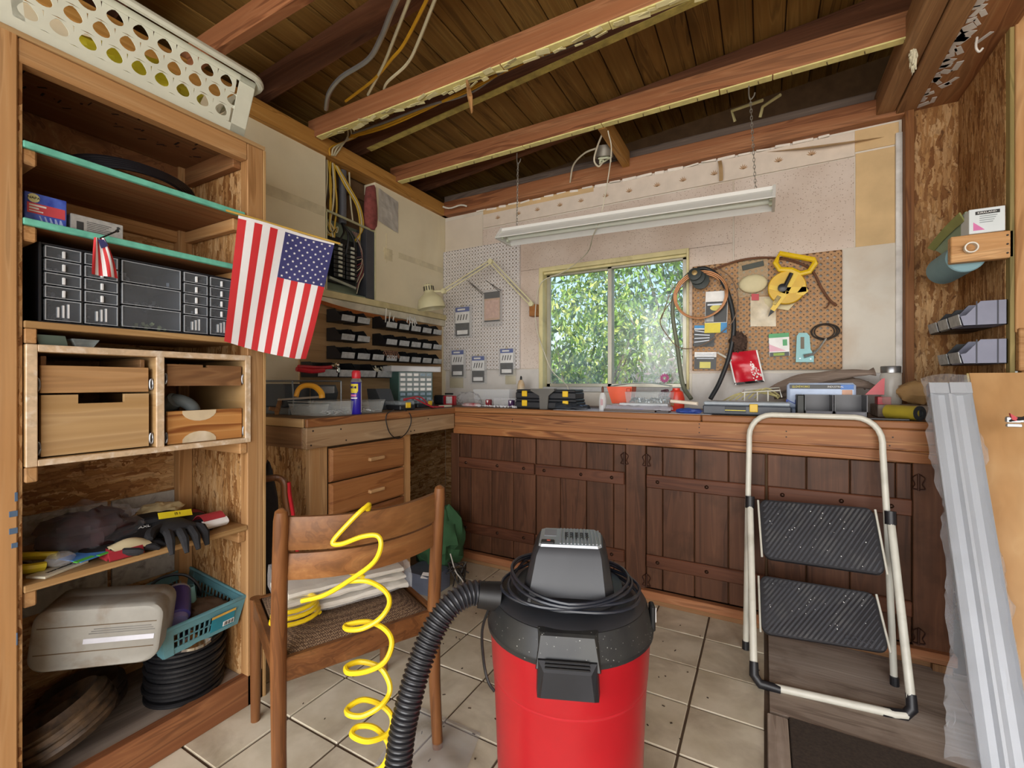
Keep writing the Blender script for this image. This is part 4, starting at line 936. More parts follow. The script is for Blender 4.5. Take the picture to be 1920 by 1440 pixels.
yw = pm('wire_yellow', '#c9a52c', .5, var=.1); ww = pm('wire_cream', '#cfc7a5', .5, var=.1); kw_ = pm('wire_black', '#131314', .5); bw_ = pm('wire_brown', '#6b4a52', .5)
def wire(name, pts, r, m, par=None, n=8): return obj(name, MB().tube(bez(pts, n), r, 6), m, par, True)
for k in range(5):
    y = 1.845+.012*k+rnd.uniform(-.005, .005)
    wire('cable', [(XL-.03, y, 2.47), (XL-.025, y+rnd.uniform(-.012, .02), 2.33), (XL-.03, y+rnd.uniform(-.02, .03), 2.22), (XL-.04, y+rnd.uniform(-.01, .03), 2.10), (XL-.05, y+.02, 2.03)], .0055, yw if k % 3 else ww, ep)
for k in range(3):
    wire('cable', [(XL-.02, 1.89+.01*k, 2.46), (XL-.018, 1.96+.02*k, 2.37), (XL-.02, 2.06+.015*k, 2.27), (XL-.03, 2.10+.012*k, 2.15), (XL-.05, 2.11-.02*k, 2.05)], .0055, yw if k != 1 else ww, ep)
wire('cable', [(XL-.04, 2.02, 2.47), (XL-.04, 2.03, 2.3), (XL-.04, 2.05, 2.16)], .005, ww, ep); wire('cable', [(XL-.05, 1.9, 2.4), (XL-.05, 1.87, 2.32), (XL-.045, 1.84, 2.2)], .004, pm('wire_grey', '#7f7a74', .5), ep)
obj('conduit', MB().cyl((XL-.06, 1.985, 2.49), (XL-.06, 1.985, 2.14), .024, n=14), pm('conduit_grey', '#6c7079', .45, .3), ep, True)
for (y, z) in ((1.94, 1.95), (2.0, 1.94), (2.05, 1.96)):
    wire('feed_wire', [(XL-.06, 1.98, 2.14), (XL-.03, (1.98+y)/2+.01, 2.08), (XL-.028, y, 2.02), (XL-.05, y, z)], .0065, kw_, ep)
for k in range(14):
    y = 2.085+.003*k
    wire('branch_wire', [(XL-.05, 2.05+.004*k, 2.11), (XL-.03, y+.01, 2.04-.012*k), (XL-.03, 2.12-.002*k, 1.97-.014*k), (XL-.045, 2.085, 1.95-.018*k)], .0028, (bw_, ww, kw_, pm('wire_red', '#7d2b2b', .5))[k % 4], ep, 5)
for k in range(8):
    wire('branch_wire', [(XL-.05, 1.84+.006*k, 2.12), (XL-.035, 1.835+.012*k, 2.06), (XL-.04, 1.86+.01*k, 2.03+.01*k), (XL-.06, 1.9, 2.06)], .0028, (yw, ww, kw_)[k % 3], ep, 5)
# insulation and foil
ins = one('insulation_batt', MB().loft([[Vector((XL-.01+.035*math.cos(q), 2.17+w*math.sin(q), z)) for q in [2*PI*j/12 for j in range(12)]] for (w, z) in ((.006, 2.435), (.03, 2.42), (.04, 2.37), (.05, 2.30), (.052, 2.23), (.045, 2.18), (.02, 2.15), (.003, 2.145))]), pm('insulation_pink', '#8a4a45', .95, var=.3, scale=30, bump=.6), 'dusky pink insulation batt poking out beside the breaker panel', 'insulation', smooth=True)
one('foil_sheet', MB().sheet(lambda u, v: (XL+.006+.004*noise.noise(Vector((u*5, v*5, 0))), 2.225+.185*u, 2.44-.22*v-.03*u), 12, 12, (.001, 0, 0)), pm('foil', '#c9c8c2', .5, .35, var=.18, scale=14), 'silver foil backing of insulation stapled to the wall', 'foil')
one('wall_vent_cover', MB().loft([[(XL+z, 1.36+a*s, 2.13+b*s) for a, b in rrect(.15, .09, .04)] for (s, z) in ((1, 0), (1, .012), (.8, .02))]).box(XL+.018, XL+.022, 1.31, 1.37, 2.115, 2.12, 0), pm('cover_white', '#dcd8cc', .5), 'white oval cover plate on the cream wall above the flag', 'cover plate', smooth=True)
# ---- rails and bin rack
rk = thing('bin_rack', 'tan backboard with cream rails carrying rows of black parts bins', 'rack', (XL+.01, 2.3, 1.0))
obj('backboard', MB().box(XL+.001, XL+.012, 1.63, 2.90, .99, 1.60, .001), wood('backboard_tan', '#8a6b45', '#b09067', '#c0a37c', 1, .7, .7, .3), rk)
crm = pm('rail_cream', '#d6ca9c', .6, var=.08, dirt='#a39468')
obj('top_rail', MB().box(XL+.001, XL+.03, 1.6, 2.95, 1.642, 1.682, .003), crm, rk)
obj('second_rail', MB().box(XL+.001, XL+.022, 1.6, 2.95, 1.592, 1.640, .003), pm('rail_white', '#d3cebb', .6, dirt='#8f8878'), rk)
for k in range(4):
    yo = rnd.uniform(0, .1); z = 1.60-.006*k
    obj('copper_tube', MB().tube(bez([(XL+.03+.004*k, 1.66+yo, z+.014), (XL+.035, 1.95, z-.008), (XL+.036, 2.2+yo, z-.018), (XL+.032, 2.45+yo, z-.02)], 8), .0032, 6), pm('copper', '#b5703c', .35, .7), rk, True)
bz = [1.495, 1.385, 1.280, 1.172]
for z in bz: obj('bin_rail', MB().box(XL+.012, XL+.02, 1.66, 2.74, z+.045, z+.07, .001), crm if 0 else wood('backboard_tan', '#8a6b45', '#b09067', '#c0a37c', 1, .7, .7, .3), rk)
lipm = pm('bin_lip_grey', '#a9acad', .5, var=.25, scale=40)
def make_bin(label, group, w=.1, d=.125, h=.075, mat=blk, c=(0, 0, 0)):
    t = thing('parts_bin', label, 'bin', c, group); c = Vector(c); th = .0025
    # opens towards +x; back against the wall
    side = [(0, h), (.55*d, h), (.86*d, .45*h), (d, .40*h), (d*.93, 0), (0, 0)]
    mb = MB()
    for s in (-1, 1): mb.prism([c+Vector((x, s*(w/2-th/2)-th/2, z)) for x, z in side], (0, th, 0))
    mb.box(c.x, c.x+th, c.y-w/2, c.y+w/2, c.z, c.z+h, 0); mb.box(c.x, c.x+d*.93, c.y-w/2, c.y+w/2, c.z, c.z+th, 0)
    mb.prism([c+Vector((d*.93, -w/2, 0)), c+Vector((d, -w/2, .40*h)), c+Vector((d-th, -w/2, .40*h)), c+Vector((d*.93-th, -w/2, 0))], (0, w, 0))
    obj('shell', mb, mat, t)
    obj('label_lip', MB().prism([c+Vector((d*.945, -w/2+.004, .05*h)), c+Vector((d+.001, -w/2+.004, .5*h)), c+Vector((d+.004, -w/2+.004, .5*h)), c+Vector((d*.95+.003, -w/2+.004, .05*h))], (0, w-.008, 0)), lipm, t)
    return t
first = None; rows = ('top', 'second', 'third')
for r in range(3):
    for k in range(8):
        if (r, k) in ((0, 2), (1, 2)): continue
        y = 1.85+k*.118; loc = (XL+.021, y, bz[r]); lb = f'small black plastic parts bin in the {rows[r]} row of the wall rack'
        if first is None: first = make_bin(lb, f'bins in the {rows[r]} row of the rack', c=loc)
        else: copy_tree(first, loc, label=lb, group=f'bins in the {rows[r]} row of the rack')
big = make_bin('wider black parts bin in the lowest row of the wall rack', 'bins in the lowest row of the rack', w=.135, d=.14, h=.085, c=(XL+.021, 1.84, bz[3]))
for k, y in enumerate((1.70, 1.985, 2.13, 2.275)): copy_tree(big, (XL+.021, y, bz[3]))
fl_ = MB()
for k in range(10): fl_.tube([(XL+.1, 2.16+.012*k, bz[2]+.03), (XL+.12+.01*(k % 3), 2.165+.012*k, bz[2]+.07), (XL+.15, 2.165+.012*k, bz[2]+.02+.01*(k % 2))], .0035, 5)
one('copper_clips', fl_, pm('clip_brown', '#8d6a58', .5, .3, var=.3), 'brown and white clips spilling from a bin in the third row', 'clips')
fm = MB()
for k in range(4): fm.tube([(XL+.09+.01*k, 2.40+.02*k, bz[0]+.02), (XL+.1, 2.405+.022*k, bz[0]+.1+.01*(k % 2)), (XL+.115, 2.42+.02*k, bz[0]+.06)], .004, 6)
one('wire_connectors', fm, pm('connector_white', '#c9c9c4', .4, var=.2), 'white metal connectors standing in a bin of the top row', 'connectors')
fm = MB()
for k in range(3): fm.cyl((XL+.09, 2.2+.03*k, bz[0]+.02), (XL+.1, 2.2+.035*k, bz[0]+.13-.02*k), .004, n=6)
one('white_cable_ties', fm, pm('tie_white', '#d5d3c8', .5), 'white plastic ties sticking up from a bin in the top row', 'cable ties')
fm = MB()
for k in range(14): fm.ob((XL+.09+rnd.uniform(-.03, .04), 2.13+rnd.uniform(-.05, .05), bz[3]+.035+rnd.uniform(0, .03)), (.04, .008, .006), Euler((rnd.random()*3, rnd.random(), rnd.random()*3)).to_matrix(), .001)
one('white_hooks', fm, pm('hook_white', '#d9d6c2', .5, var=.2), 'heap of white plastic hooks in a bin of the lowest row', 'hooks')
rt_ = thing('red_snips', 'red handled tin snips with shiny steel jaws lying across the lowest bins', 'snips', (-2.05, 1.8, 1.25))
obj('handle', MB().tube(bez([W(560, 688, 'x', -2.02), W(600, 690, 'x', -2.03), W(630, 687, 'x', -2.04)], 6), [.012]*4+[.011]*4+[.010]*5, 8).tube(bez([W(556, 692, 'x', -2.01), W(585, 696, 'x', -2.0), W(607, 694, 'x', -2.0)], 6), .012, 8), pm('grip_red', '#b01c2c', .35), rt_, True)
obj('jaw', MB().sphere(W(625, 687, 'x', -2.03), (.02, .014, .012), 8, 6).sphere(W(632, 684, 'x', -2.03), (.016, .012, .016), 8, 6).ob(W(634, 694, 'x', -2.03), (.012, .02, .03), None, .003), pm('steel_bright', '#c5c2bb', .2, 1), rt_, True)
# ---- things on the left worktop
ZB = ZT+.0005
def on(px, py): return W(px, py, 'z', ZB)
# grey drawer unit with metal frame
gbx = thing('grey_box_unit', 'dark grey plastic box unit with a wire frame on the left worktop', 'storage box', (-2.1, 1.52, ZB))
gdk = pm('box_charcoal', '#3a3f43', .45, var=.1)
pA, pB = W(502, 745, 'x', -2.08), W(556, 745, 'x', -1.98)
obj('body', MB().box(-2.22, -2.04, 1.40, 1.55, 1.02, 1.135, .006), gdk, gbx)
obj('front_bin', MB().prism([(-2.04, 1.55, 1.02), (-2.02, 1.55, 1.02), (-2.0, 1.55, 1.09), (-2.02, 1.55, 1.13), (-2.04, 1.55, 1.13)], (0, .14, 0)), gdk, gbx)
obj('window', MB().box(-2.02, -1.998, 1.57, 1.665, 1.085, 1.122, .002), film('bin_window', '#c7ced2', .5, .1, 20), gbx)
obj('wire_frame', MB().tube([(-2.2, 1.41, 1.15), (-1.99, 1.41, 1.15), (-1.99, 1.70, 1.15), (-2.2, 1.70, 1.15)], .004, 6, closed=True).tube([(-1.99, 1.70, 1.15), (-1.99, 1.70, 1.0)], .004, 6).tube([(-1.99, 1.41, 1.15), (-1.99, 1.42, 1.0)], .004, 6).box(-2.2, -2.0, 1.4, 1.7, ZB, 1.02, .003), pm('wire_frame_grey', '#6d7072', .4, .6), gbx)
# hand saw with yellow handle
hs = thing('hand_saw', 'hand saw with a rounded yellow plastic handle on the left worktop', 'saw', (-1.93, 1.60, ZB))
hp = [W(555, 744, 'x', -1.9), W(560, 730, 'x', -1.9), W(572, 723, 'x', -1.9), W(590, 725, 'x', -1.9), W(602, 736, 'x', -1.9), W(604, 746, 'x', -1.9)]
obj('handle', MB().tube(bez(hp, 6), .011, 10, flat=1.3), pm('saw_yellow', '#e0a02a', .4, var=.1), hs, True)
obj('blade', MB().prism([W(604, 746, 'x', -1.9), W(604, 742, 'x', -1.9), W(520, 748, 'x', -2.0), W(520, 751, 'x', -2.0)], (.002, .001, 0)), pm('blade_steel', '#6b6257', .4, .7), hs)
# clear blister tray
ct = thing('clear_tray', 'clear plastic compartment tray of small nails on the left worktop', 'tray', (-1.85, 1.55, ZB))
fc = film('tray_film', '#dfe4e2', .34, .08, 25)
def tray(y0, y1, x0, x1, h, tp=.012, z=ZB):
    return MB().loft([[(x0+tp, y0+tp, z), (x1-tp, y0+tp, z), (x1-tp, y1-tp, z), (x0+tp, y1-tp, z)], [(x0, y0, z+h), (x1, y0, z+h), (x1, y1, z+h), (x0, y1, z+h)]])
obj('compartment', tray(1.395, 1.47, -2.0, -1.80, .055), fc, ct); obj('compartment', tray(1.455, 1.585, -1.94, -1.755, .068), fc, ct); obj('compartment', tray(1.585, 1.80, -1.94, -1.77, .06), fc, ct)
nls = MB()
for k in range(90): nls.ob((rnd.uniform(-1.9, -1.79), rnd.uniform(1.48, 1.77), ZB+.004+rnd.uniform(0, .014)), (.022, .003, .003), Euler((0, rnd.uniform(-.4, .4), rnd.random()*6)).to_matrix(), 0)
obj('nails', nls, pm('nail_steel', '#a6a8a9', .3, .8), ct, kind='stuff')
obj('lip', MB().box(-2.0, -1.765, 1.39, 1.80, ZB+.063, ZB+.066, .001), fc, ct)
# spray can
sc_p = W(668, 772, 'z', ZB); sc_p.x, sc_p.y = -1.765, W(668, 772, 'x', -1.765).y
cn = thing('spray_can', 'blue and yellow lubricant spray can with a red cap on the left worktop', 'spray can', (sc_p.x, sc_p.y, ZB))
r0 = .0255
obj('can_body', MB().lathe([(r0-.002, 0), (r0, .003), (r0, .158), (r0-.001, .16)], (sc_p.x, sc_p.y, ZB), 28), pm('can_blue', '#2a1f96', .3, var=.05), cn, True)
obj('shoulder', MB().lathe([(r0, .158), (r0+.0015, .161), (r0-.003, .172), (.017, .18)], (sc_p.x, sc_p.y, ZB), 28), pm('can_silver', '#b5b6c0', .3, .7), cn, True)
obj('cap', MB().lathe([(.019, .176), (.0215, .182), (.0215, .205), (.018, .214), (.012, .217), (.001, .217)], (sc_p.x, sc_p.y, ZB), 24), pm('cap_red', '#d8303e', .35), cn, True)
fdir = Vector((-sc_p.x, -sc_p.y, 0)).normalized(); a0 = math.atan2(fdir.y, fdir.x)-.15
def wrap(poly, mat, name, off=.0006):
    mb = MB(); n = len(poly); P = []
    for (a, z) in poly:
        an = a0+a/r0; P.append((sc_p.x+(r0+off)*math.cos(an), sc_p.y+(r0+off)*math.sin(an), ZB+z))
    mb.add(P, [tuple(range(n))]); return obj(name, mb, mat, cn)
def wband(aL, aR, z0, z1, mat, name, off=.0006):
    mb = MB(); k = 8
    for i in range(k):
        q = [a0+(aL+(aR-aL)*t/k)/r0 for t in (i, i+1)]
        mb.add([(sc_p.x+(r0+off)*math.cos(q[0]), sc_p.y+(r0+off)*math.sin(q[0]), ZB+z0), (sc_p.x+(r0+off)*math.cos(q[1]), sc_p.y+(r0+off)*math.sin(q[1]), ZB+z0), (sc_p.x+(r0+off)*math.cos(q[1]), sc_p.y+(r0+off)*math.sin(q[1]), ZB+z1), (sc_p.x+(r0+off)*math.cos(q[0]), sc_p.y+(r0+off)*math.sin(q[0]), ZB+z1)], [(0, 1, 2, 3)])
    return obj(name, mb, mat, cn)
wband(-.030, .012, .112, .15, ylw, 'yellow_shield'); wband(-.026, .008, .105, .112, ylw, 'yellow_shield')
wband(.03, .036, .01, .155, wt, 'side_print'); wband(-.03, .004, .088, .098, pm('print_pink', '#e07aa8', .5), 'print_line'); wband(-.03, .008, .077, .083, wt, 'print_line')
al_ = a0-.010/r0; Rt = basis((-math.sin(al_), math.cos(al_), 0), (0, 0, 1))
text('WD-40', .017, (sc_p.x+(r0+.0022)*math.cos(al_), sc_p.y+(r0+.0022)*math.sin(al_), ZB+.132), Rt, pm('print_navy', '#1d1870', .5), cn, wide=.032, ext=.0015)
# black cases with yellow latches
def case(label, c, d, rz, latches, mat=None, lid=None, group=None, th=.45):
    t = thing('parts_case', label, 'case', c, group); R = Euler((0, 0, rz)).to_matrix(); c = Vector(c)
    obj('base', MB().ob(c+Vector((0, 0, d[2]*.5*(1-th)+0)), (d[0], d[1], d[2]*(1-th)), R, .005), mat or pm('case_black', '#212429', .45, var=.1), t)
    obj('lid', MB().ob(c+Vector((0, 0, d[2]*(1-th/2)+.0005)), (d[0]*.98, d[1]*.98, d[2]*th), R, .005), lid or film('case_lid', '#a9b2b8', .5, .12, 15), t)
    for lx in latches: obj('latch', MB().ob(c+R @ Vector((lx, -d[1]/2-.003, d[2]*.55)), (.035, .008, d[2]*.62), R, .003), pm('latch_yellow', '#e3bb22', .4), t)
    return t
case('black parts case with a yellow latch next to the spray can', (-1.86, 2.0, ZB), (.11, .17, .05), PI/2-.15, (0,))
case('black parts case with a yellow latch before the green cabinet', (-1.93, 2.25, ZB), (.16, .14, .046), PI/2, (.035,))
# green drawer organizer
go_ = thing('green_drawer_organizer', 'dark green cabinet of small clear drawers on the left worktop', 'organizer', (-2.1, 2.44, ZB))
gP = W(717, 760, 'x', -2.1); 
gy0, gy1 = 2.33, 2.63
gn = pm('organizer_green', '#3f625c', .5, var=.06)
RG = Euler((0, 0, -.42)).to_matrix(); gc = Vector((-2.06, 2.42, ZB))
gw, gd, gh = .28, .15, .225   # width across the front, depth, height
ax_ = Vector((.42, .908, 0)).normalized()    # across the drawer front
nx_ = Vector((ax_.y, -ax_.x, 0))            # out of the front
RGf = Matrix((ax_, Vector((0, 0, 1)), nx_)).transposed()
f0 = W(748, 765, 'z', ZB); f0 = Vector((-1.985, W(748, 765, 'x', -1.985).y, ZB))
f1 = f0+ax_*.235
bx_ = lambda u0, u1, v0, v1, w0, w1, b=.001: MB().box(u0, u1, v0, v1, w0, w1, b, Matrix.Translation(f0) @ RGf.to_4x4())
gm_ = bx_(0, .235, 0, .225, -.155, -.01)
obj('body', gm_, gn, go_)
for r in range(7):
    for c in range(5):
        u = .006+c*.0448; v = .008+(6-r)*.0308
        M4 = Matrix.Translation(f0) @ RGf.to_4x4()
        d = obj('drawer', MB().box(u, u+.043, v, v+.029, -.06, -.004, .002, M4), film('mini_drawer', '#dfe6ea', .62, .12, 30) if r < 4 else film('mini_drawer_blue', '#8fa7b5', .55, .12, 30), go_)
        obj('drawer_label', MB().box(u+.006, u+.037, v+.006, v+.022, -.005, -.0028, .0005, M4), wt if r < 4 and (r, c) not in ((0, 3), (0, 4)) else pm('drawer_contents_blue', '#8ea3b2', .5, var=.3, scale=60), d)
clb = thing('white_lidded_box', 'flat translucent white box lying on top of the green organizer', 'box', (-2.05, 2.47, ZB+.226))
obj('box_body', bx_(-.05, .29, .2255, .262, -.15, .004, .003), film('lid_white', '#f0f2f4', .7, .2, 25), clb)
obj('card_inside', bx_(.06, .28, .229, .256, -.12, -.002, .001), pm('card_white', '#e8eaee', .6, var=.15, scale=30), clb)
# red test leads and black lead loop
one('red_test_lead', MB().tube(bez([(-1.80, 1.98, ZB+.055), (-1.79, 2.05, ZB+.065), (-1.76, 2.12, ZB+.03), (-1.745, 2.18, ZB+.006), (-1.80, 2.22, ZB+.006), (-1.76, 2.30, ZB+.005)], 8), .0045, 6).tube(bez([(-1.84, 2.02, ZB+.06), (-1.80, 2.12, ZB+.07), (-1.77, 2.17, ZB+.02), (-1.74, 2.21, ZB+.006)], 8), .004, 6), pm('lead_red', '#a32430', .4), 'dark red meter leads lying over the cases on the left worktop', 'test leads', smooth=True)
one('black_wire_loop', MB().tube(bez([W(738, 768, 'x', -1.74), W(726, 776, 'x', -1.708), W(724, 790, 'x', -1.708), W(731, 812, 'x', -1.708), W(745, 822, 'x', -1.708), W(760, 814, 'x', -1.708), W(770, 795, 'x', -1.708), W(769, 777, 'x', -1.708), W(755, 766, 'x', -1.74)], 8), .0028, 6), kw_, 'black wire loop hanging over the left worktop edge', 'wire', smooth=True)
one('black_bin_pair', MB().loft([[(-2.02, 1.93, ZB), (-1.90, 1.93, ZB), (-1.90, 2.03, ZB), (-2.02, 2.03, ZB)], [(-2.03, 1.92, ZB+.12), (-1.96, 1.92, ZB+.12), (-1.96, 2.04, ZB+.12), (-2.03, 2.04, ZB+.12)]]), gdk, 'charcoal bin standing between spray can and green organizer', 'bin')
one('paint_paddle_stack', MB().box(-1.80, -1.77, 2.30, 2.40, ZB, ZB+.006, .001).box(-1.805, -1.77, 2.305, 2.40, ZB+.0065, ZB+.0125, .001), pm('stick_pale', '#cfc9b4', .7), 'two pale flat sticks at the worktop corner', 'sticks')
one('wood_offcuts', MB().ob((-2.1, 1.42, ZB+.02), (.1, .02, .02), Euler((0, .2, 1.1)).to_matrix(), .002).ob((-2.02, 1.36, ZB+.045), (.17, .018, .018), Euler((0, .35, -.7)).to_matrix(), .002), firD(0), 'small wood offcuts lying behind the clear tray', 'offcuts')
# ================================================================ BACK WALL AND BACK WORKTOP
def span(px0, px1, py0, py1, y):
    a, b = W(px0, (py0+py1)/2, 'y', y), W(px1, (py0+py1)/2, 'y', y)
    zt_ = (W(px0, py0, 'y', y).z+W(px1, py0, 'y', y).z)/2; zb_ = (W(px0, py1, 'y', y).z+W(px1, py1, 'y', y).z)/2
    return a.x, b.x, zb_, zt_
def pegboard(label, x0, x1, z0, z1, y, nx, ny, mat, r, colname):
    t = thing('pegboard', label, 'pegboard', ((x0+x1)/2, y, z0))
    w, h = x1-x0, z1-z0; oc = [(r*math.cos(2*PI*k/8+PI/8), r*math.sin(2*PI*k/8+PI/8)) for k in range(8)]
    o = obj('perforated_board', MB().cells(nx, ny, w/nx, h/ny, oc, lambda u, v: (x0+u, y, z0+v)), mat, t)
    o.modifiers.new('thickness', 'SOLIDIFY').thickness = .004
    obj('edge', MB().box(x0-.002, x0, y-.004, y+.0185, z0, z1, 0).box(x1, x1+.002, y-.004, y+.0185, z0, z1, 0).box(x0, x1, y-.004, y+.0185, z0-.002, z0, 0).box(x0, x1, y-.004, y+.0185, z1, z1+.002, 0), mat, t)
    return t
pegboard('white pegboard with hanging blade packs in the corner by the window', -2.243, -1.556, 1.245, 2.185, 2.932, 25, 34, pm('peg_white', '#dcd8d6', .6, var=.03), .0036, 'w')
pegboard('brown pegboard hung with tools to the right of the window', -.372, .362, 1.215, 1.838, 2.932, 24, 20, pm('peg_brown', '#b08860', .7, var=.06, scale=4), .0034, 'b')
cblu = pm('card_header_blue', '#2a4a9c', .4); cblk = pm('card_black', '#20201f', .4); blis = film('blister', '#dfe3e6', .25, .08, 20)
def pack(name, label, px0, px1, py0, py1, y=2.925, style='blade', rot=0.0, cols=None):
    x0, x1, z0, z1 = span(px0, px1, py0, py1, y); c = Vector(((x0+x1)/2, y, (z0+z1)/2)); w, h = x1-x0, z1-z0
    t = thing(name, label, 'package', (c.x, y, z0)); R = RY @ Euler((0, 0, rot)).to_matrix()
    B = lambda u0, u1, v0, v1, d0, d1: MB().box(u0*w-w/2, u1*w-w/2, v0*h-h/2, v1*h-h/2, d0, d1, 0, Matrix.Translation(c) @ R.to_4x4())
    obj('backing_card', B(0, 1, 0, 1, -.002, 0), wt if style != 'tan' else pm('card_tan', '#c9a58a', .6), t)
    if style == 'blade':
        obj('header', B(0, 1, .84, 1, 0, .0008), cblu, t); obj('lower_panel', B(0, 1, 0, .45, 0, .0008), cblk, t); obj('size_label', B(.12, .88, .06, .2, .0008, .0014), wt, t)
        st = MB()
        for k in range(4): st.ob(c+R @ Vector((-w*.3+k*w*.2, h*.15, .001)), (w*.07, h*.2, .0008), R @ Euler((0, 0, -.25)).to_matrix(), 0)
        obj('picture_strokes', st, cblk, t, kind='stuff'); obj('header_word', B(.15, .7, .89, .95, .0008, .0013), wt, t)
        obj('blister', B(-.04, 1.2, -.06, 1.03, -.001, .012), blis, t)
        obj('hanger_hole', MB().tube([c+R @ Vector((.008*math.cos(q), h*.53+.008*math.sin(q), 0)) for q in [i*PI/5 for i in range(10)]], .0015, 5, closed=True), pm('peg_gold', '#a9924a', .4, .6), t)
    elif style == 'tan':
        obj('header', B(0, 1, .78, 1, 0, .0008), cblk, t); obj('picture', B(.06, .94, .12, .72, 0, .0008), pm('picture_pink', '#d0ab9b', .5, var=.15, scale=50), t); obj('foot_band', B(0, 1, 0, .05, 0, .0009), cblk, t)
        obj('blister', B(-.05, 1.15, -.16, 1.04, -.001, .022), blis, t)
    elif style == 'bits':
        obj('panel', B(.02, .98, .25, .75, 0, .0008), cblk, t); obj('oval', MB().prism([c+R @ Vector((w*.28*math.cos(q), h*.07*math.sin(q)+h*.1, .0008)) for q in [2*PI*k/18 for k in range(18)]], R @ Vector((0, 0, .001))), pm('oval_yellow', '#d9d06a', .5), t)
        obj('tool_shapes', B(.1, .9, .66, .7, .0008, .003), met, t); obj('foot_yellow', B(0, .72, 0, .24, 0, .001), ylw, t); obj('foot_blue', B(.72, 1, 0, .24, 0, .001), pm('foot_blue', '#3f94d0', .5), t); obj('grey_box_print', B(.05, .4, .27, .42, .0008, .0015), lipm, t)
    elif style == 'keys':
        obj('panel', B(0, 1, 0, .8, 0, .0008), cblk, t)
        for k in range(4): obj('tool_shape', MB().ob(c+R @ Vector((-w*.1, h*(.2-.15*k), .002)), (w*.75, h*.05, .003), R @ Euler((0, 0, .1*k-.15)).to_matrix(), .001), met, t)
        obj('band', B(0, .6, .86, 1, 0, .001), pm('foot_blue', '#3f94d0', .5), t)
    elif style == 'drill':
        obj('panel', B(0, 1, 0, .7, 0, .0008), cblk, t); obj('patch', B(.25, .75, .05, .42, .0008, .0016), pm('oval_yellow', '#d9d06a', .5), t)
        for k in range(3): obj('drill_bit', MB().ob(c+R @ Vector((0, h*(.38-.13*k), .002)), (w*.8, h*.05, .003), R, .001), met, t)
    elif style == 'green':
        obj('header', B(0, 1, .82, 1, 0, .0008), pm('hd_green', '#2f9c55', .4), t); obj('corner', MB().add([c+R @ Vector(p) for p in ((-w/2, h*.05, .001), (-w/2, -h*.28, .001), (w*.35, -h*.28, .001))], [(0, 1, 2)]), pm('corner_pink', '#e7b6c6', .5), t)
        obj('foot', B(.02, .98, 0, .18, 0, .0009), cblk, t); obj('foot_badge', B(.2, .75, .03, .15, .0009, .0016), pm('badge_green', '#8fae3e', .5), t); obj('badge', B(.68, .9, .45, .72, 0, .001), pm('hd_green', '#2f9c55', .4), t)
    return t
pack('blade_pack', 'blue headed saw blade pack hung alone at mid height on the white pegboard', 854, 880, 576, 630)
pack('tool_pack', 'large clear pack with pink picture card on the white pegboard', 908, 937, 547, 603, 2.90, 'tan')
pack('blade_pack', 'jigsaw blade pack with black dots at the pegboard bottom by the corner', 847, 869, 657, 706)
pack('blade_pack', 'blade pack with yellow topped header hanging lowest below the white pegboard', 885, 908, 668, 717)
pack('blade_pack', 'striped blade pack at the pegboard bottom nearest the window', 938, 962, 654, 702)
hk = MB()
for (a, b) in (((874, 524), (908, 551)), ((908, 524), (940, 545)), ((920, 532), (935, 546)), ((880, 530), (905, 553))): hk.cyl(W(a[0], a[1], 'y', 2.94), W(b[0], b[1], 'y', 2.86), .002, n=6)
one('peg_hooks', hk, kw_, 'long black double peg hooks on the white pegboard', 'hooks')
one('clear_bit_bag', MB().sheet(lambda u, v: (-2.19+.13*u, 2.94-.012*math.sin(PI*u)*math.sin(PI*v), 1.10+.13*v), 6, 6, (0, -.001, 0)), film('bag_yellowish', '#d8cfa8', .4, .2, 60), 'clear bag of brown bits hanging below the white pegboard in the corner', 'bag')
one('clear_bit_bag', MB().sheet(lambda u, v: (-1.68+.09*u, 2.94-.012*math.sin(PI*u)*math.sin(PI*v), 1.13+.11*v), 6, 6, (0, -.001, 0)), film('bag_yellowish', '#d8cfa8', .4, .2, 60), 'clear bag hanging below the white pegboard beside the glue bottle', 'bag')
# ---- swing arm lamp
lp = thing('swing_arm_lamp', 'cream swing-arm desk lamp clamped to a wood block by the window', 'lamp', (-1.43, 2.92, 1.61))
lcr = pm('lamp_cream', '#ddd8b0', .4, var=.04)
obj('mount_block', MB().box(-1.462, -1.402, 2.90, 2.955, 1.615, 1.70, .003), wood('block_brown', '#6b3f1c', '#a06a38', '#b57f4c', 0, 2), lp)
E1 = Vector((-1.44, 2.89, 1.70)); E2 = W(920, 490, 'y', 2.78); E3 = W(832, 546, 'y', 2.56); SH = W(806, 556, 'y', 2.50)
for (a, b) in ((E1, E2), (E2, E3)):
    d = (b-a).normalized(); q = d.cross(Vector((0, 1, 0))).normalized()*.012
    for s in (-1, 1): obj('arm_bar', MB().tube([a+q*s, b+q*s], .005, 6), lcr, lp)
    sp_ = []; m0, m1 = a.lerp(b, .12), a.lerp(b, .6)
    for k in range(120): sp_.append(m0.lerp(m1, k/119)+(q.normalized()*math.cos(k*1.2)+Vector((0, 1, 0))*math.sin(k*1.2))*.0045)
    obj('spring', MB().tube(sp_, .0011, 4), met, lp)
for p in (E1, E2, E3): obj('joint', MB().cyl(p-Vector((0, .012, 0)), p+Vector((0, .012, 0)), .018, n=14), lcr, lp)
sax = Vector((.12, .1, -1)).normalized(); RS_ = basis(sax.orthogonal(), sax.cross(sax.orthogonal())); RS_ = Matrix((sax.orthogonal().normalized(), sax.cross(sax.orthogonal().normalized()), sax)).transposed()
obj('shade', MB().lathe([(.012, -.085), (.03, -.082), (.033, -.075), (.034, -.03), (.04, -.02), (.065, 0), (.085, .025), (.094, .06), (.096, .085), (.094, .085), (.09, .06), (.08, .026), (.06, .006), (.001, .0)], SH, 32, RS_), lcr, lp, True)
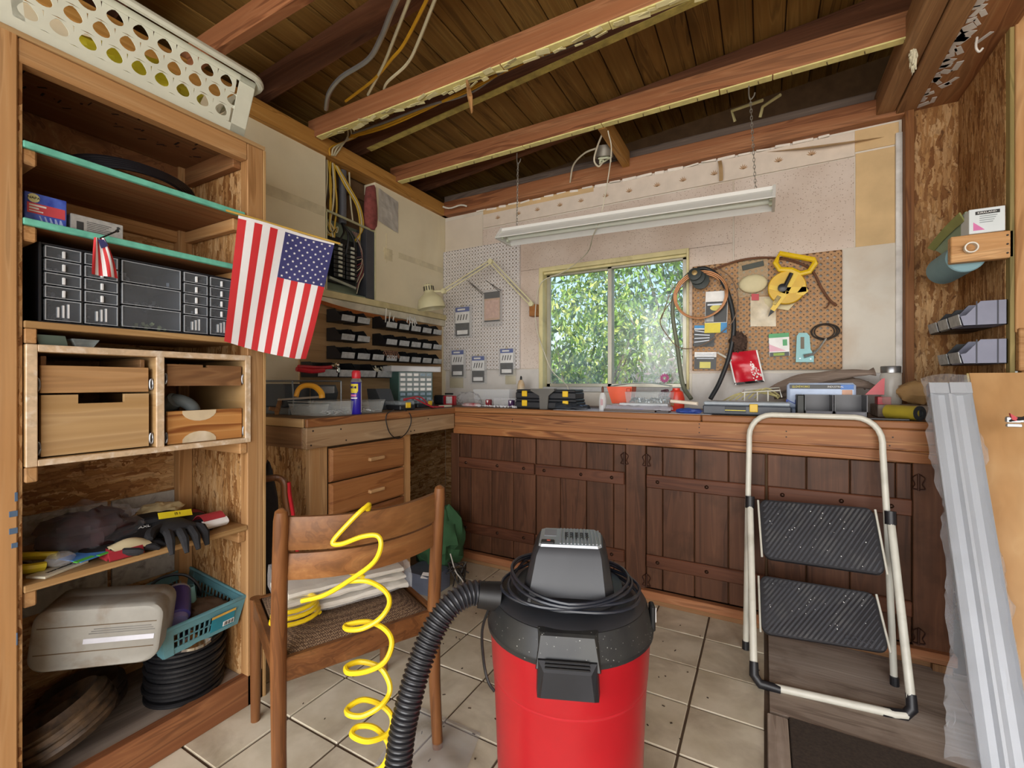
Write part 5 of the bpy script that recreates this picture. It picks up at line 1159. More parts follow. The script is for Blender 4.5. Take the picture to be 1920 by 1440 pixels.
vt = MB()
for k in range(12):
    q = 2*PI*k/12; vt.ob(SH+RS_ @ Vector((.0335*math.cos(q), .0335*math.sin(q), -.055)), (.006, .006, .03), RS_ @ Euler((0, 0, q)).to_matrix(), 0)
for k in range(7):
    q = 2*PI*k/7; vt.ob(SH+RS_ @ Vector((.017*math.cos(q), .017*math.sin(q), -.084)), (.008, .006, .004), RS_, 0)
obj('painted_vent_slot', vt, kw_, lp, kind='stuff')  # the shade's vent openings: their darkness is put in as black blocks
obj('neck', MB().tube([E3, SH+RS_ @ Vector((.03, 0, -.04))], .008, 8), lcr, lp)
# ---- shop light
la, lb = Vector((-1.36, 2.357, 2.045)), Vector((.045, 2.357, 2.005))
slt = thing('shop_light', 'long white fluorescent shop light hung on chains above the worktop', 'light fixture', (-.66, 2.357, 1.93))
whm = pm('fixture_white', '#dcdcd8', .4, var=.03); lx = (lb-la).normalized(); up = lx.cross(Vector((0, 1, 0))); up = -up if up.z < 0 else up
def ext(prof, a, b, mat, name, par, sm=False):
    return obj(name, MB().loft([[a+Vector((0, y, 0))+up*z for y, z in prof], [b+Vector((0, y, 0))+up*z for y, z in prof]]), mat, par, sm)
ext([(-.03, .01), (.03, .01), (.03, -.012), (-.03, -.012)], la, lb, whm, 'housing', slt)
for s in (-1, 1): ext([(s*.028, -.004), (s*.092, -.06), (s*.090, -.063), (s*.026, -.008)], la, lb, pm('reflector_white', '#e6e8e4', .3, var=.02), 'reflector_wing', slt)
for s in (-1, 1): obj('tube', MB().tube([la+Vector((.02, s*.034, 0))-up*.034, lb+Vector((-.02, s*.034, 0))-up*.034], .013, 12), pm('tube_glass', '#eef6ea', .25, var=.02), slt, True)
for e, s in ((la, 1), (lb, -1)):
    obj('end_cap', MB().loft([[e+lx*s*k+Vector((0, y, 0))+up*z for y, z in ((-.096, -.066), (-.03, .014), (.03, .014), (.096, -.066))] for k in (-.004, .008)]), whm, slt)
    for q in (-1, 1): obj('lamp_socket', MB().ob(e+lx*s*.014+Vector((0, q*.034, 0))-up*.036, (.016, .024, .04), None, .003), pm('socket_pale', '#d5dcc8', .5), slt)
zinc = pm('zinc_chain', '#b5b3ac', .35, .85)
def chain(label, top, bot, hook=True):
    t = thing('hanging_chain', label, 'chain', bot); n = int((top-bot).length/.016); ch = MB()
    for k in range(n):
        c = bot.lerp(top, (k+.5)/n); R = Euler((0, 0, PI/2*(k % 2))).to_matrix()
        ch.tube([c+R @ Vector((.0045*math.cos(q), 0, .0105*math.sin(q))) for q in [i*PI/4 for i in range(8)]], .0016, 5, closed=True)
    obj('links', ch, zinc, t, kind='stuff')
    obj('hook', MB().tube(bez([top+Vector((-.006, 0, .06)), top+Vector((-.006, 0, .02)), top+Vector((0, 0, -.004)), top+Vector((.014, 0, .008)), top+Vector((.018, 0, .022))], 5), .003, 6), zinc, t, True)
chain('short zinc chain holding the window end of the shop light', W(971, 306, 'y', 2.345), Vector((-1.265, 2.35, 2.055)))
chain('long zinc chain holding the pegboard end of the shop light', W(1407, 185, 'y', 2.345), Vector((-.03, 2.35, 2.02)))
one('white_lamp_cord', MB().tube(bez([W(1140, 245, 'y', 2.42), W(1146, 290, 'y', 2.45), W(1128, 400, 'y', 2.37), W(1112, 442, 'y', 2.45), W(1100, 475, 'y', 2.75), W(1060, 508, 'y', 2.9), W(1015, 530, 'y', 2.925), W(1004, 580, 'y', 2.885), W(1007, 620, 'y', 2.91), W(1020, 660, 'y', 2.91), W(1035, 695, 'y', 2.91), W(1062, 722, 'y', 2.91), W(1066, 738, 'y', 2.9)], 8), .0032, 6), pm('cord_white', '#d2ccb8', .5), 'thin white cord hanging from the shop light past the window frame', 'cord', smooth=True)
# ---- junction box with wires between joist and plate
jb = thing('junction_box', 'open round junction box with pale wires under the roof', 'junction box', W(1133, 300, 'y', 2.66))
jc_ = W(1133, 285, 'y', 2.66)
obj('box_shell', MB().lathe([(.05, .03), (.052, -.03), (.047, -.03), (.045, .022), (.001, .022)], jc_, 18, Euler((.25, .1, 0)).to_matrix()), pm('box_grey', '#8a857a', .5, .5), jb, True)
obj('wire_tangle', MB().tube(bez([jc_+Vector((rnd.uniform(-.04, .045), rnd.uniform(-.03, .03), rnd.uniform(-.07, -.015))) for k in range(14)], 4), .0055, 6), pm('wire_pale_green', '#c9cdb0', .6), jb, True)
obj('cable', MB().tube(bez([W(1118, 278, 'y', 2.66), W(1095, 288, 'y', 2.7), W(1075, 310, 'y', 2.8), W(1069, 342, 'y', 2.9)], 6), .0055, 6).tube(bez([W(1132, 245, 'y', 2.45), W(1120, 275, 'y', 2.55), W(1114, 300, 'y', 2.6), W(1122, 312, 'y', 2.6), W(1130, 305, 'y', 2.62)], 6), .005, 6), pm('cable_cream', '#cfc7b0', .5), jb, True)
# ---- ceiling wires
def ceil_wire(label, pts, r, m, name='ceiling_cable'): return one(name, MB().tube(bez(pts, 8), r, 6), m, label, 'cable', smooth=True)
Z = lambda px, py, z: W(px, py, 'z', z)
yA = pm('cable_yellow', '#c08f1e', .5, var=.1)
ceil_wire('shiny grey flexible conduit curving down behind the joist', [Z(770, -60, 2.615), Z(735, 20, 2.615), Z(715, 70, 2.615), Z(690, 112, 2.615), Z(640, 145, 2.615), Z(617, 175, 2.62), Z(611, 205, 2.61)], .011, pm('conduit_flex', '#a9adb0', .3, .7, var=.15), 'flexible_conduit')
for k, (o, m, nm) in enumerate(((0, ww, 'cream cable running up past the first joist to the roof deck'), (14, yA, 'ochre cable crossing over the first ceiling joist'), (48, ww, 'second cream cable slanting up across the roof boards'))):
    ceil_wire(nm, [Z(790+o, -60, 2.63), Z(738+o, 75, 2.63), Z(720+o*.9, 120, 2.635), Z(702+o*.5, 155, 2.64), Z(690+o*.6, 178, 2.645)] if k != 1 else [Z(830, -60, 2.625), Z(762, 75, 2.625), Z(735, 110, 2.63), Z(700, 150, 2.64), Z(648, 190, 2.645)], .007, m)
for k in range(3):
    ceil_wire(('ochre cable stapled along the underside between joist and rafter', 'second ochre cable sagging beside the first joist', 'grey-white cable along the torn ceiling paper')[k], [Z(655+3*k, 258-4*k, 2.60), Z(720, 240-5*k, 2.57), Z(800, 205-3*k, 2.56), Z(880, 165+5*k, 2.56), Z(960, 128-2*k, 2.57), Z(1060, 82+4*k, 2.58), Z(1200, 18+4*k, 2.58), Z(1420, -80, 2.58)], .006, (yA, yA, pm('wire_grey', '#7f7a74'))[k])
for k in range(4):
    ceil_wire(('cream cable end drooping over the top plate', 'torn cream cable sheath at the joist end', 'white cable dropping to the breaker panel', 'ochre cable dropping to the breaker panel')[k], [Z(650+4*k, 232, 2.6), W(652+6*k, 255, 'x', -2.20), W(640-6*k, 275, 'x', -2.205), W(628-3*k, 292, 'x', -2.21)], .005, ww if k != 3 else yA)
one('wood_splinter', MB().loft([[W(873, 150, 'z', 2.515), W(877, 148, 'z', 2.515), W(877, 149, 'z', 2.51)], [W(876, 180, 'y', 1.78), W(886, 180, 'y', 1.78), W(880, 181, 'y', 1.77)], [W(883, 212, 'y', 1.79), W(887, 209, 'y', 1.79), W(885, 213, 'y', 1.78)]]), fir(2), 'split wood sliver dangling from the first ceiling joist', 'wood sliver')
for (a, b, c) in (((1378, 228), (1372, 208), (1430, 188)), ((1425, 220), (1430, 200), (1463, 178))):
    one('bent_pipe', MB().tube([W(*a, 'y', 2.82), W(*b, 'y', 2.80), W(*c, 'y', 2.70)], .008, 8), pm('pipe_olive', '#b3aa78', .6), 'olive-cream bent pipe stub above the back plate', 'pipe stub', group='bent pipe stubs above the back plate', smooth=True)
one('white_rag_strip', MB().sheet(lambda u, v: W(830+45*u, 386+3*math.sin(u*6)+3*v, 'y', 2.87), 8, 2, (0, .004, .002)), pm('rag_white', '#d6d0c2', .8), 'white paper strip caught under the corner of the top plates', 'paper strip')
one('cobweb_scrap', blob(W(1712, 108, 'z', 2.46), (.012, .012, .05), amp=.6, fr=12, seed=4), pm('scrap_cream', '#cfc9ae', .9), 'cream paper scrap hanging from the brown beam', 'paper scrap', smooth=True)
one('ceiling_hook', MB().tube(bez([W(1832, 70, 'z', 2.48), W(1830, 88, 'z', 2.44), W(1836, 97, 'z', 2.42), W(1843, 90, 'z', 2.43)], 5), .004, 6), pm('hook_white_paint', '#d0ccc4', .5), 'white cup hook screwed into the recess top', 'hook', smooth=True)
# ---- brown pegboard things
YP = 2.94
gh = thing('garden_hose', 'green-grey and black hose looped over a peg beside the window', 'hose', W(1295, 745, 'y', 2.8))
obj('green_length', MB().tube(bez([W(1296, 748, 'y', 2.80), W(1280, 720, 'y', 2.85), W(1270, 650, 'y', 2.89), W(1261, 585, 'y', 2.9), W(1268, 545, 'y', 2.9), W(1290, 515, 'y', 2.9)], 8), .0125, 10), pm('hose_green_grey', '#6f7462', .5), gh, True)
obj('black_length', MB().tube(bez([W(1290, 515, 'y', 2.9), W(1320, 503, 'y', 2.89), W(1350, 522, 'y', 2.89), W(1368, 560, 'y', 2.89), W(1376, 610, 'y', 2.88), W(1368, 665, 'y', 2.87), W(1350, 715, 'y', 2.84), W(1332, 748, 'y', 2.80)], 8), .0125, 10), pm('hose_black', '#24272a', .45), gh, True)
cpm = pm('copper_line', '#b98255', .4, .3)
cc_ = W(1313, 555, 'y', 2.885); cl_ = MB()
for k in range(3):
    rr = .135+.006*k; cl_.tube([cc_+Vector((rr*math.cos(q), -.004*k, (rr*.95)*math.sin(q)+.003*k)) for q in [i*2*PI/36 for i in range(36)]], .0042, 6, closed=True)
one('copper_coil', cl_, cpm, 'coil of orange copper tubing hanging over the black hose', 'tubing coil', smooth=True)
one('thin_wire_coil', MB().tube(bez([W(1298, 512, 'y', 2.9), W(1262, 560, 'y', 2.88), W(1238, 600, 'y', 2.87), W(1252, 630, 'y', 2.87), W(1275, 652, 'y', 2.87), W(1310, 650, 'y', 2.87), W(1350, 625, 'y', 2.87), W(1375, 600, 'y', 2.87), W(1384, 560, 'y', 2.88), W(1370, 520, 'y', 2.88), W(1340, 500, 'y', 2.89)], 8), .003, 6).tube(bez([W(1240, 598, 'y', 2.87), W(1262, 540, 'y', 2.88), W(1300, 508, 'y', 2.89)], 8), .0026, 6), pm('wire_taupe', '#7d6653', .5), 'thin brown wire looping wide around the hose and window edge', 'wire', smooth=True)
kb = thing('hose_fitting', 'stacked black round hose fitting on a peg at the window edge', 'fitting', W(1310, 520, 'y', 2.86))
for k, (px, py, r) in enumerate(((1303, 515, .036), (1308, 521, .041), (1314, 528, .048))):
    p = W(px, py, 'y', 2.84+.02*k); obj('ring', MB().lathe([(r*.4, 0), (r, .003), (r, .016), (r*.5, .018)], p, 20, basis((1, 0, 0), (0, .1, 1))), pm('fitting_black', '#2a3230', .4), kb, True)
obj('brass_core', MB().lathe([(.008, 0), (.015, .002), (.015, .02), (.006, .022)], W(1303, 513, 'y', 2.84), 14, basis((1, 0, 0), (0, .1, 1))), pm('brass', '#9a8152', .4, .5), kb, True)
pack('bit_pack', 'black and yellow bit pack with yellow foot inside the hose loop', 1322, 1364, 546, 624, 2.915, 'bits', -.03)
pack('wrench_pack', 'black hex wrench pack hung under the yellow foot pack', 1301, 1340, 610, 650, 2.925, 'keys', -.05)
pack('drill_pack', 'drill bit pack at the bottom edge of the brown pegboard', 1302, 1343, 660, 692, 2.925, 'drill', -.03)
dm = thing('dust_mask', 'cream oval dust mask in a clear packet on the brown pegboard', 'mask', W(1412, 555, 'y', 2.93))
x0, x1, z0, z1 = span(1384, 1440, 487, 556, 2.93)
obj('packet', MB().box(x0, x1, 2.928, 2.934, z0, z1, .001), film('mask_packet', '#cdbf9a', .55, .2, 30), dm)
obj('header', MB().ob(((x0+x1)/2, 2.926, z1-.035), (.11, .003, .03), Euler((0, -.15, 0)).to_matrix(), .001), pm('header_green_black', '#3c4038', .5), dm)
mx_ = W(1412, 532, 'y', 2.91); obj('mask_shell', MB().sphere(mx_, (.072, .022, .052), 20, 10), pm('mask_cream', '#d9cfa8', .7, var=.05), dm, True)
# yellow tape reel
yr = thing('tape_reel', 'large yellow open-reel measuring tape with a hand grip on the brown pegboard', 'tape measure', W(1470, 590, 'y', 2.9))
yel = pm('reel_yellow', '#e2bd1c', .35, var=.05)
def pf(px, py, y=2.885): return W(px, py, 'y', y)
ctr_ = pf(1475, 540)
obj('drum', MB().lathe([(.02, -.02), (.086, -.02), (.09, -.015), (.09, .015), (.086, .02), (.02, .02)], ctr_, 36, basis((1, 0, 0), (0, 0, 1))), pm('drum_yellow', '#d9ae14', .4), yr, True)
grip = [pf(1462, 476), pf(1526, 488), pf(1528, 494), pf(1517, 510), pf(1500, 514), pf(1484, 507), pf(1462, 506), pf(1454, 494)]
obj('grip', MB().tube([p+Vector((0, -.012, 0)) for p in grip], .0115, 8, closed=True, flat=1.3), yel, yr)
for (a, b, w0) in (((1490, 512), (1474, 545), .020), ((1474, 545), (1448, 582), .017), ((1474, 545), (1443, 538), .016), ((1474, 545), (1512, 542), .018)):
    p, q = pf(*a, 2.862), pf(*b, 2.862); d = (q-p).normalized(); n_ = d.cross(Vector((0, 1, 0)))
    obj('frame_arm', MB().prism([p+n_*w0, q+n_*w0*.7, q-n_*w0*.7, p-n_*w0], (0, .012, 0)), yel, yr)
obj('tail_hook', MB().prism([pf(1508, 532, 2.862), pf(1516, 546, 2.862), pf(1506, 554, 2.862), pf(1492, 552, 2.862)], (0, .01, 0)), yel, yr)
obj('crank', MB().tube([pf(1484, 512, 2.85), pf(1470, 540, 2.85)], .010, 8).lathe([(.022, 0), (.022, .012), (.008, .016)], pf(1467, 540, 2.855), 18, basis((1, 0, 0), (0, 0, 1))), pm('crank_black', '#1f2026', .35), yr, True)
obj('brand_plate', MB().ob(pf(1456, 563, 2.858), (.02, .004, .05), Euler((0, .55, 0)).to_matrix(), .001), pm('plate_red_black', '#5a1d1d', .4, var=.6, scale=50, col2='#c8b04a'), yr)
obj('tape_tip', MB().prism([pf(1445, 580, 2.86), pf(1452, 584, 2.86), pf(1440, 594, 2.86)], (0, .01, 0)), kw_, yr)
obj('cream_backing', MB().prism([pf(1432, 560, 2.915), pf(1500, 558, 2.915), pf(1478, 582, 2.915), pf(1436, 575, 2.915)], (0, .02, 0)), pm('backing_cream', '#d3c8a0', .6), yr)
one('parts_bag', MB().sheet(lambda u, v: W(1407+48*u, 556+56*v, 'y', 2.925-.015*math.sin(PI*u)*math.sin(PI*v)), 8, 8, (0, .002, 0)), pm('bag_cream', '#d8ccb2', .35, var=.12, scale=40), 'clear bag with cream parts and red tag below the dust mask', 'bag', smooth=True)
one('red_bag_tag', MB().sheet(lambda u, v: W(1409+14*u, 551+12*v, 'y', 2.907), 1, 1, (0, .002, 0)), pm('tag_red', '#b5202c', .4), 'small red tag at the top of the cream parts bag', 'tag')
one('crooked_stick', MB().tube(bez([W(1330, 508, 'y', 2.91), W(1380, 490, 'y', 2.91), W(1430, 483, 'y', 2.92), W(1480, 488, 'y', 2.925), W(1520, 505, 'y', 2.92), W(1540, 540, 'y', 2.92), W(1555, 562, 'y', 2.92), W(1568, 573, 'y', 2.91)], 6), .0065, 7).tube(bez([W(1556, 564, 'y', 2.92), W(1551, 575, 'y', 2.9), W(1546, 578, 'y', 2.9)], 4), .0035, 6), pm('stick_bark', '#6b4630', .8, var=.2), 'crooked bare twig hung along the top of the brown pegboard', 'twig', smooth=True)
pack('green_packet', 'white and green packet hanging on the lower brown pegboard', 1442, 1480, 625, 668, 2.92, 'green', .03)
# staple gun
sg = thing('staple_gun', 'turquoise staple gun with chrome lever on the brown pegboard', 'staple gun', W(1515, 680, 'y', 2.9))
tqm = pm('gun_turquoise', '#79b9bd', .35, var=.06)
q_ = lambda px, py, y=2.90: W(px, py, 'y', y)
bodyo = [q_(1492, 679), q_(1526, 679), q_(1526, 665), q_(1520, 655), q_(1518, 630), q_(1513, 624), q_(1498, 624), q_(1494, 630)]
obj('body', MB().prism(bodyo, (0, .03, 0)), tqm, sg)
obj('slot', MB().prism([q_(1501, 654, 2.899), q_(1508, 654, 2.899), q_(1508, 632, 2.899), q_(1501, 632, 2.899)], (0, .004, 0)), pm('slot_dark', '#5f5648', .5, .4), sg)  # dull dark plate paints in the shaded opening of the slot
obj('lever', MB().tube([q_(1507, 668, 2.893), q_(1524, 664, 2.893), q_(1536, 653, 2.893), q_(1549, 634, 2.893)], [.012, .008, .006, .005], 8), pm('lever_chrome', '#c7cfd0', .25, .8), sg, True)
obj('rivets', MB().cyl(q_(1500, 672, 2.897), q_(1500, 672, 2.902), .004, n=8).cyl(q_(1520, 673, 2.897), q_(1520, 673, 2.902), .004, n=8), met, sg)
wc_ = q_(1543, 622, 2.92); cl_ = MB()
for k in range(5): cl_.tube([wc_+Vector(((.05+.006*(k % 3))*math.cos(q)+.004*k, -.003*k, (.038+.004*(k % 2))*math.sin(q))) for q in [i*2*PI/24 for i in range(24)]], .0028, 5, closed=True)
one('dark_wire_coil', cl_, pm('wire_dark', '#4a4440', .4, .3), 'small coil of dark wire on a hook beside the staple gun', 'wire coil', smooth=True)
# brown brush, red bag
one('knit_bundle', blob(q_(1384, 642, 2.89), (.045, .03, .055), amp=.4, fr=12, seed=8), pm('bundle_brown', '#4a382e', .95, var=.4, scale=70), 'dark brown fibrous bundle hanging above the red bag', 'fibre bundle', smooth=True)
rb = thing('red_bag', 'red and white plastic product bag hanging below the brown pegboard', 'bag', W(1400, 728, 'y', 2.9))
def rbs(u, v): 
    p = W(1368+16*v*0+56*u+(-4+14*v)*1.0, 662+v*60-6*u, 'y', 2.88); return p+Vector((0, -.02*math.sin(PI*u)*math.sin(PI*v)+.006*noise.noise(Vector((u*6, v*6, 1))), 0))
obj('bag_front', MB().sheet(rbs, 12, 12, (0, .006, 0)), pm('bag_red', '#c2182c', .25, var=.15, scale=12), rb, True)
wp = MB()
for k in range(60):
    u, v = rnd.uniform(.62, 1), rnd.uniform(.25, .92)
    if u-.5 < v*.6: wp.add([rbs(min(1, u+a), min(1, v+b))+Vector((0, -.0015, 0)) for a, b in ((0, 0), (.04, .01), (.045, .045), (.005, .04))], [(0, 1, 2, 3)])
obj('white_print', wp, wt, rb, kind='stuff')
obj('dark_foot', MB().sheet(lambda u, v: rbs(u, .93+.07*v)+Vector((0, -.001, 0)), 10, 1, (0, .001, 0)), cblk, rb); obj('white_margin', MB().sheet(lambda u, v: rbs(.0+.05*v, u)+Vector((0, -.001, 0)), 10, 1, (0, .001, 0)), wt, rb); obj('white_margin', MB().sheet(lambda u, v: rbs(.95+.05*v, u)+Vector((0, -.001, 0)), 10, 1, (0, .001, 0)), wt, rb)
one('white_tie', MB().tube([q_(1345, 661, 2.88), q_(1372, 676, 2.88)], .006, 6), pm('tie_white', '#d5d3c8', .5), 'white plastic strip between the drill pack and the red bag', 'strip')
# ---- things on the back worktop
ZB = ZT+.0015
def stand(px0, px1, py0, y, d, mat, name=None, label=None, cat=None, b=.003, taper=0, z0=None, zt=None):
    x0, x1, _, z1 = span(px0, px1, py0, py0+1, y); z0 = ZB if z0 is None else z0; z1 = zt or z1
    m = MB(); tp = taper
    m.loft([[(x0+tp, y+tp, z0), (x1-tp, y+tp, z0), (x1-tp, y+d-tp, z0), (x0+tp, y+d-tp, z0)], [(x0, y, z1), (x1, y, z1), (x1, y+d, z1), (x0, y+d, z1)]]) if tp else m.box(x0, x1, y, y+d, z0, z1, b)
    return one(name, m, mat, label, cat) if name else m
pk = thing('red_black_packet', 'small red and black hardware packet in the worktop corner', 'packet', W(842, 764, 'y', 2.55))
obj('packet_body', stand(831, 853, 742, 2.55, .02, 0), pm('packet_red', '#a0222c', .35, var=.3, scale=20), pk); obj('packet_window', MB().ob(((span(831, 853, 742, 743, 2.548)[0]+span(831, 853, 742, 743, 2.548)[1])/2, 2.548, ZB+.035), (.05, .003, .05), None, .001), pm('packet_clear', '#c9c2c0', .3, var=.2, scale=50), pk)
obj('packet_top', MB().ob(((span(831, 853, 742, 743, 2.548)[0]+span(831, 853, 742, 743, 2.548)[1])/2, 2.548, ZB+.078), (.07, .006, .012), None, .001), cblk, pk)
stand(812, 832, 741, 2.6, .05, pm('roll_black', '#23262c', .5), 'black_pouch', 'black pouch beside the red packet in the worktop corner', 'pouch', .01)
one('clear_crumple', blob((-1.82, 2.66, ZB+.035), (.1, .05, .055), amp=.3, fr=9, seed=21, floor=ZB), film('crumple_film', '#cfd0d4', .25, .1, 50), 'crumpled clear plastic wrap lying in the worktop corner', 'plastic wrap', smooth=True)
stand(887, 955, 730, 2.68, .13, film('tub_white', '#eceff2', .6, .15, 15), 'translucent_tub', 'translucent white plastic tub standing against the wall', 'tub', taper=.006, z0=ZB+.035)
stand(890, 952, 755, 2.69, .11, pm('magazine_pile', '#b9b6b2', .7, var=.2, scale=60), 'paper_pile', 'pile of papers under the translucent white tub', 'papers', zt=ZB+.0345)
stand(925, 966, 747, 2.55, .1, film('tub_clear_small', '#e6e8ea', .4, .1, 20), 'clear_box', 'small clear plastic box next to the stacked black cases', 'box', taper=.003)
one('red_white_packet', MB().loft([[Vector((-1.70+.075*math.cos(q)*s, 2.52+.03*math.sin(q)*s, z)) for q in [2*PI*k/16 for k in range(16)]] for s, z in ((1, ZB), (1, ZB+.012), (.7, ZB+.02))]), pm('packet_white', '#e4dfdf', .4, var=.1, col2='#b33040', scale=30), 'flat red and white packet lying on the worktop by the corner', 'packet', smooth=True)
for (px, lb, m) in ((914, 'small dark red bottle cap box behind the loose white pieces', pm('cap_maroon', '#7c1f2a', .4)), (957, 'small purple and white box beside the black cases', pm('cap_purple', '#3d1c4a', .4))):
    p = W(px, 752, 'y', 2.52); t = thing('little_box', lb, 'box', (p.x, 2.52, ZB)); obj('box_body', MB().box(p.x-.017, p.x+.017, 2.52, 2.55, ZB, ZB+.045, .003), m, t); obj('box_print', MB().add([(p.x-.008, 2.5192, ZB+.04), (p.x, 2.5192, ZB+.02), (p.x+.008, 2.5192, ZB+.04)], [(0, 1, 2)]), wt, t)
cr = MB()
for k in range(50): cr.sphere((-1.62+rnd.uniform(0, .32), 2.44+rnd.uniform(0, .07), ZB+.006), rnd.uniform(.004, .008), 6, 4)
tag(obj('plastic_pellets', cr, pm('pellet_white', '#dcdce0', .5), None, True), 'scattered small white plastic pieces on the worktop edge', 'plastic pieces', kind='stuff')
gl = thing('glue_bottle', 'cream glue bottle with a black spout by the window frame', 'bottle', W(977, 730, 'y', 2.8)); gp = W(977, 720, 'y', 2.8)
obj('bottle_body', MB().lathe([(.02, 0), (.026, .01), (.026, .11), (.018, .135), (.01, .145)], (gp.x, 2.8, ZB+.03), 18), pm('bottle_cream', '#d9cdb0', .4, col2='#c9a070', scale=25), gl, True)
obj('spout', MB().lathe([(.008, .143), (.007, .165), (.003, .172)], (gp.x, 2.8, ZB+.03), 12), kw_, gl, True)
obj('bottle_foot', MB().lathe([(.022, 0), (.022, .03)], (gp.x, 2.8, ZB), 18), pm('bottle_cream', '#d9cdb0'), gl)
blkc = pm('case_black2', '#1f2126', .45, var=.1)
xa = span(966, 1082, 730, 766, 2.46); cx = (xa[0]+xa[1])/2; cw2 = xa[1]-xa[0]
case('lower black parts case with two yellow latches left of the window', (cx, 2.53, ZB), (cw2, .15, .058), 0, (-cw2*.33, cw2*.33), blkc, blkc, th=.3)
case('upper black parts case stacked on another with two yellow latches', (cx-.005, 2.535, ZB+.0585), (cw2*.98, .14, .055), 0, (-cw2*.33, cw2*.33), blkc, blkc, th=.3)
tp_ = [W(994, 729, 'y', 2.44), W(1039, 729, 'y', 2.44), W(1039, 733, 'y', 2.44), W(1028, 742, 'y', 2.44), W(1026, 768, 'y', 2.44), W(1012, 768, 'y', 2.44), W(1011, 742, 'y', 2.44), W(995, 733, 'y', 2.44)]
one('grey_tape_dispenser', MB().prism(tp_, (0, .012, 0)).prism([p+Vector((0, .008, 0)) for p in (W(994, 729, 'y', 2.44), W(1039, 729, 'y', 2.44), W(1039, 732, 'y', 2.44), W(994, 732, 'y', 2.44))], (0, .03, 0)), pm('grey_brown_plastic', '#5c5a55', .5), 'grey brown T-shaped bracket leaning on the black cases', 'bracket')
one('black_plastic_bag', MB().sheet(lambda u, v: (W(1040, 745, 'y', 2.43).x+.20*u, 2.43+.05*v, ZB+.012+.028*math.sin(PI*v)*(1-.5*u)+.012*noise.noise(Vector((u*6, v*5, 2)))), 16, 8, (0, 0, -.006)), pm('bag_black_gloss', '#2e333a', .2, var=.3), 'glossy dark plastic film in front of the black cases', 'plastic film', smooth=True)
sl_ = thing('squeeze_tube', 'white and clear squeeze bottle standing before the window', 'bottle', W(1130, 768, 'y', 2.45)); sp0 = W(1130, 760, 'y', 2.45)
obj('tube_body', MB().lathe([(.02, 0), (.021, .06), (.016, .09), (.007, .1)], (sp0.x, 2.45, ZB), 16), film('tube_white', '#eceef0', .7, .15, 12), sl_, True); obj('tip', MB().lathe([(.006, .1), (.007, .125), (.002, .135)], (sp0.x, 2.45, ZB), 10), pm('tip_brown', '#5a3420', .5), sl_, True)
obj('label', MB().box(sp0.x-.006, sp0.x+.008, 2.4285, 2.432, ZB+.03, ZB+.065, .001), pm('label_pinkgrey', '#b9969c', .5), sl_)
oc_ = thing('orange_case', 'bright orange plastic case behind the clear boxes by the window', 'case', W(1160, 750, 'y', 2.62)); x0, x1, z0, z1 = span(1138, 1182, 725, 750, 2.6)
obj('shell', MB().loft([[(x0+.03, 2.6, ZB+.035), (x1, 2.6, ZB+.035), (x1, 2.7, ZB+.035), (x0+.03, 2.7, ZB+.035)], [(x0, 2.595, z1), (x1+.01, 2.595, z1), (x1+.01, 2.7, z1), (x0, 2.7, z1)]]), pm('plastic_orange', '#e0552a', .4, var=.08), oc_)
obj('clip', MB().box(x1-.02, x1+.005, 2.585, 2.6, z1-.03, z1-.008, .003), pm('plastic_orange_dark', '#c24420', .4), oc_); obj('grey_lid', MB().sheet(lambda u, v: (x0+.02+.33*u, 2.6+.1*v, z1+.002+.018*math.sin(PI*u)), 14, 3, (0, 0, .004)), pm('lid_grey_green', '#8a9490', .4), oc_)
obj('support', MB().box(x0+.03, x1, 2.61, 2.69, ZB, ZB+.035, .002), pm('magazine_pile', '#b9b6b2'), oc_)
x0, x1, z0, z1 = span(1172, 1258, 735, 752, 2.47)
cbx = thing('clear_hardware_box', 'clear lidded box full of small shiny hardware on the worktop', 'box', ((x0+x1)/2, 2.5, ZB+.04))
obj('box_body', MB().loft([[(x0+.008, 2.47, ZB+.044), (x1-.008, 2.47, ZB+.044), (x1-.008, 2.57, ZB+.044), (x0+.008, 2.57, ZB+.044)], [(x0, 2.465, z1), (x1, 2.465, z1), (x1, 2.575, z1), (x0, 2.575, z1)]]), film('hw_clear', '#d3e0e4', .35, .08, 15), cbx)
hw_ = MB()
for k in range(120): hw_.ob((rnd.uniform(x0+.015, x1-.015), rnd.uniform(2.478, 2.56), ZB+.05+rnd.uniform(0, .022)), (.01, .006, .005), Euler((rnd.random()*3, rnd.random()*3, 0)).to_matrix(), 0)
obj('hardware', hw_, pm('hardware_grey', '#7f868a', .35, .7, var=.4, scale=80), cbx, kind='stuff')
x0, x1, z0, z1 = span(1134, 1255, 753, 770, 2.42)
obj('under_support', MB().box(x0+.06, x1-.02, 2.49, 2.58, ZB, ZB+.043, .002), pm('support_white', '#d0d4d8', .5), cbx)
fl2 = thing('flat_blister_pack', 'flat clear blister packs with dark edges lying at the worktop edge', 'package', ((x0+x1)/2, 2.42, ZB))
obj('dark_tray', MB().box(x0, x0+.27, 2.40, 2.47, ZB, ZB+.014, .002), pm('tray_brown', '#4d4038', .4), fl2); obj('dark_tray', MB().box(x0+.275, x1, 2.405, 2.47, ZB, ZB+.012, .002), pm('tray_dark', '#3a3234', .4), fl2)
obj('clear_top', MB().sheet(lambda u, v: (x0+.01+(x1-x0)*u, 2.402+.07*v, ZB+.016+.018*math.sin(PI*v)+.006*noise.noise(Vector((u*14, v*4, 0)))), 24, 5, (0, 0, -.003)), film('blister_multi', '#d6d4e0', .5, .12, 40), fl2, True)
obj('blue_card', MB().box(x0+.15, x0+.21, 2.405, 2.45, ZB+.0145, ZB+.017, 0), pm('card_blue2', '#4a63b8', .4), fl2)
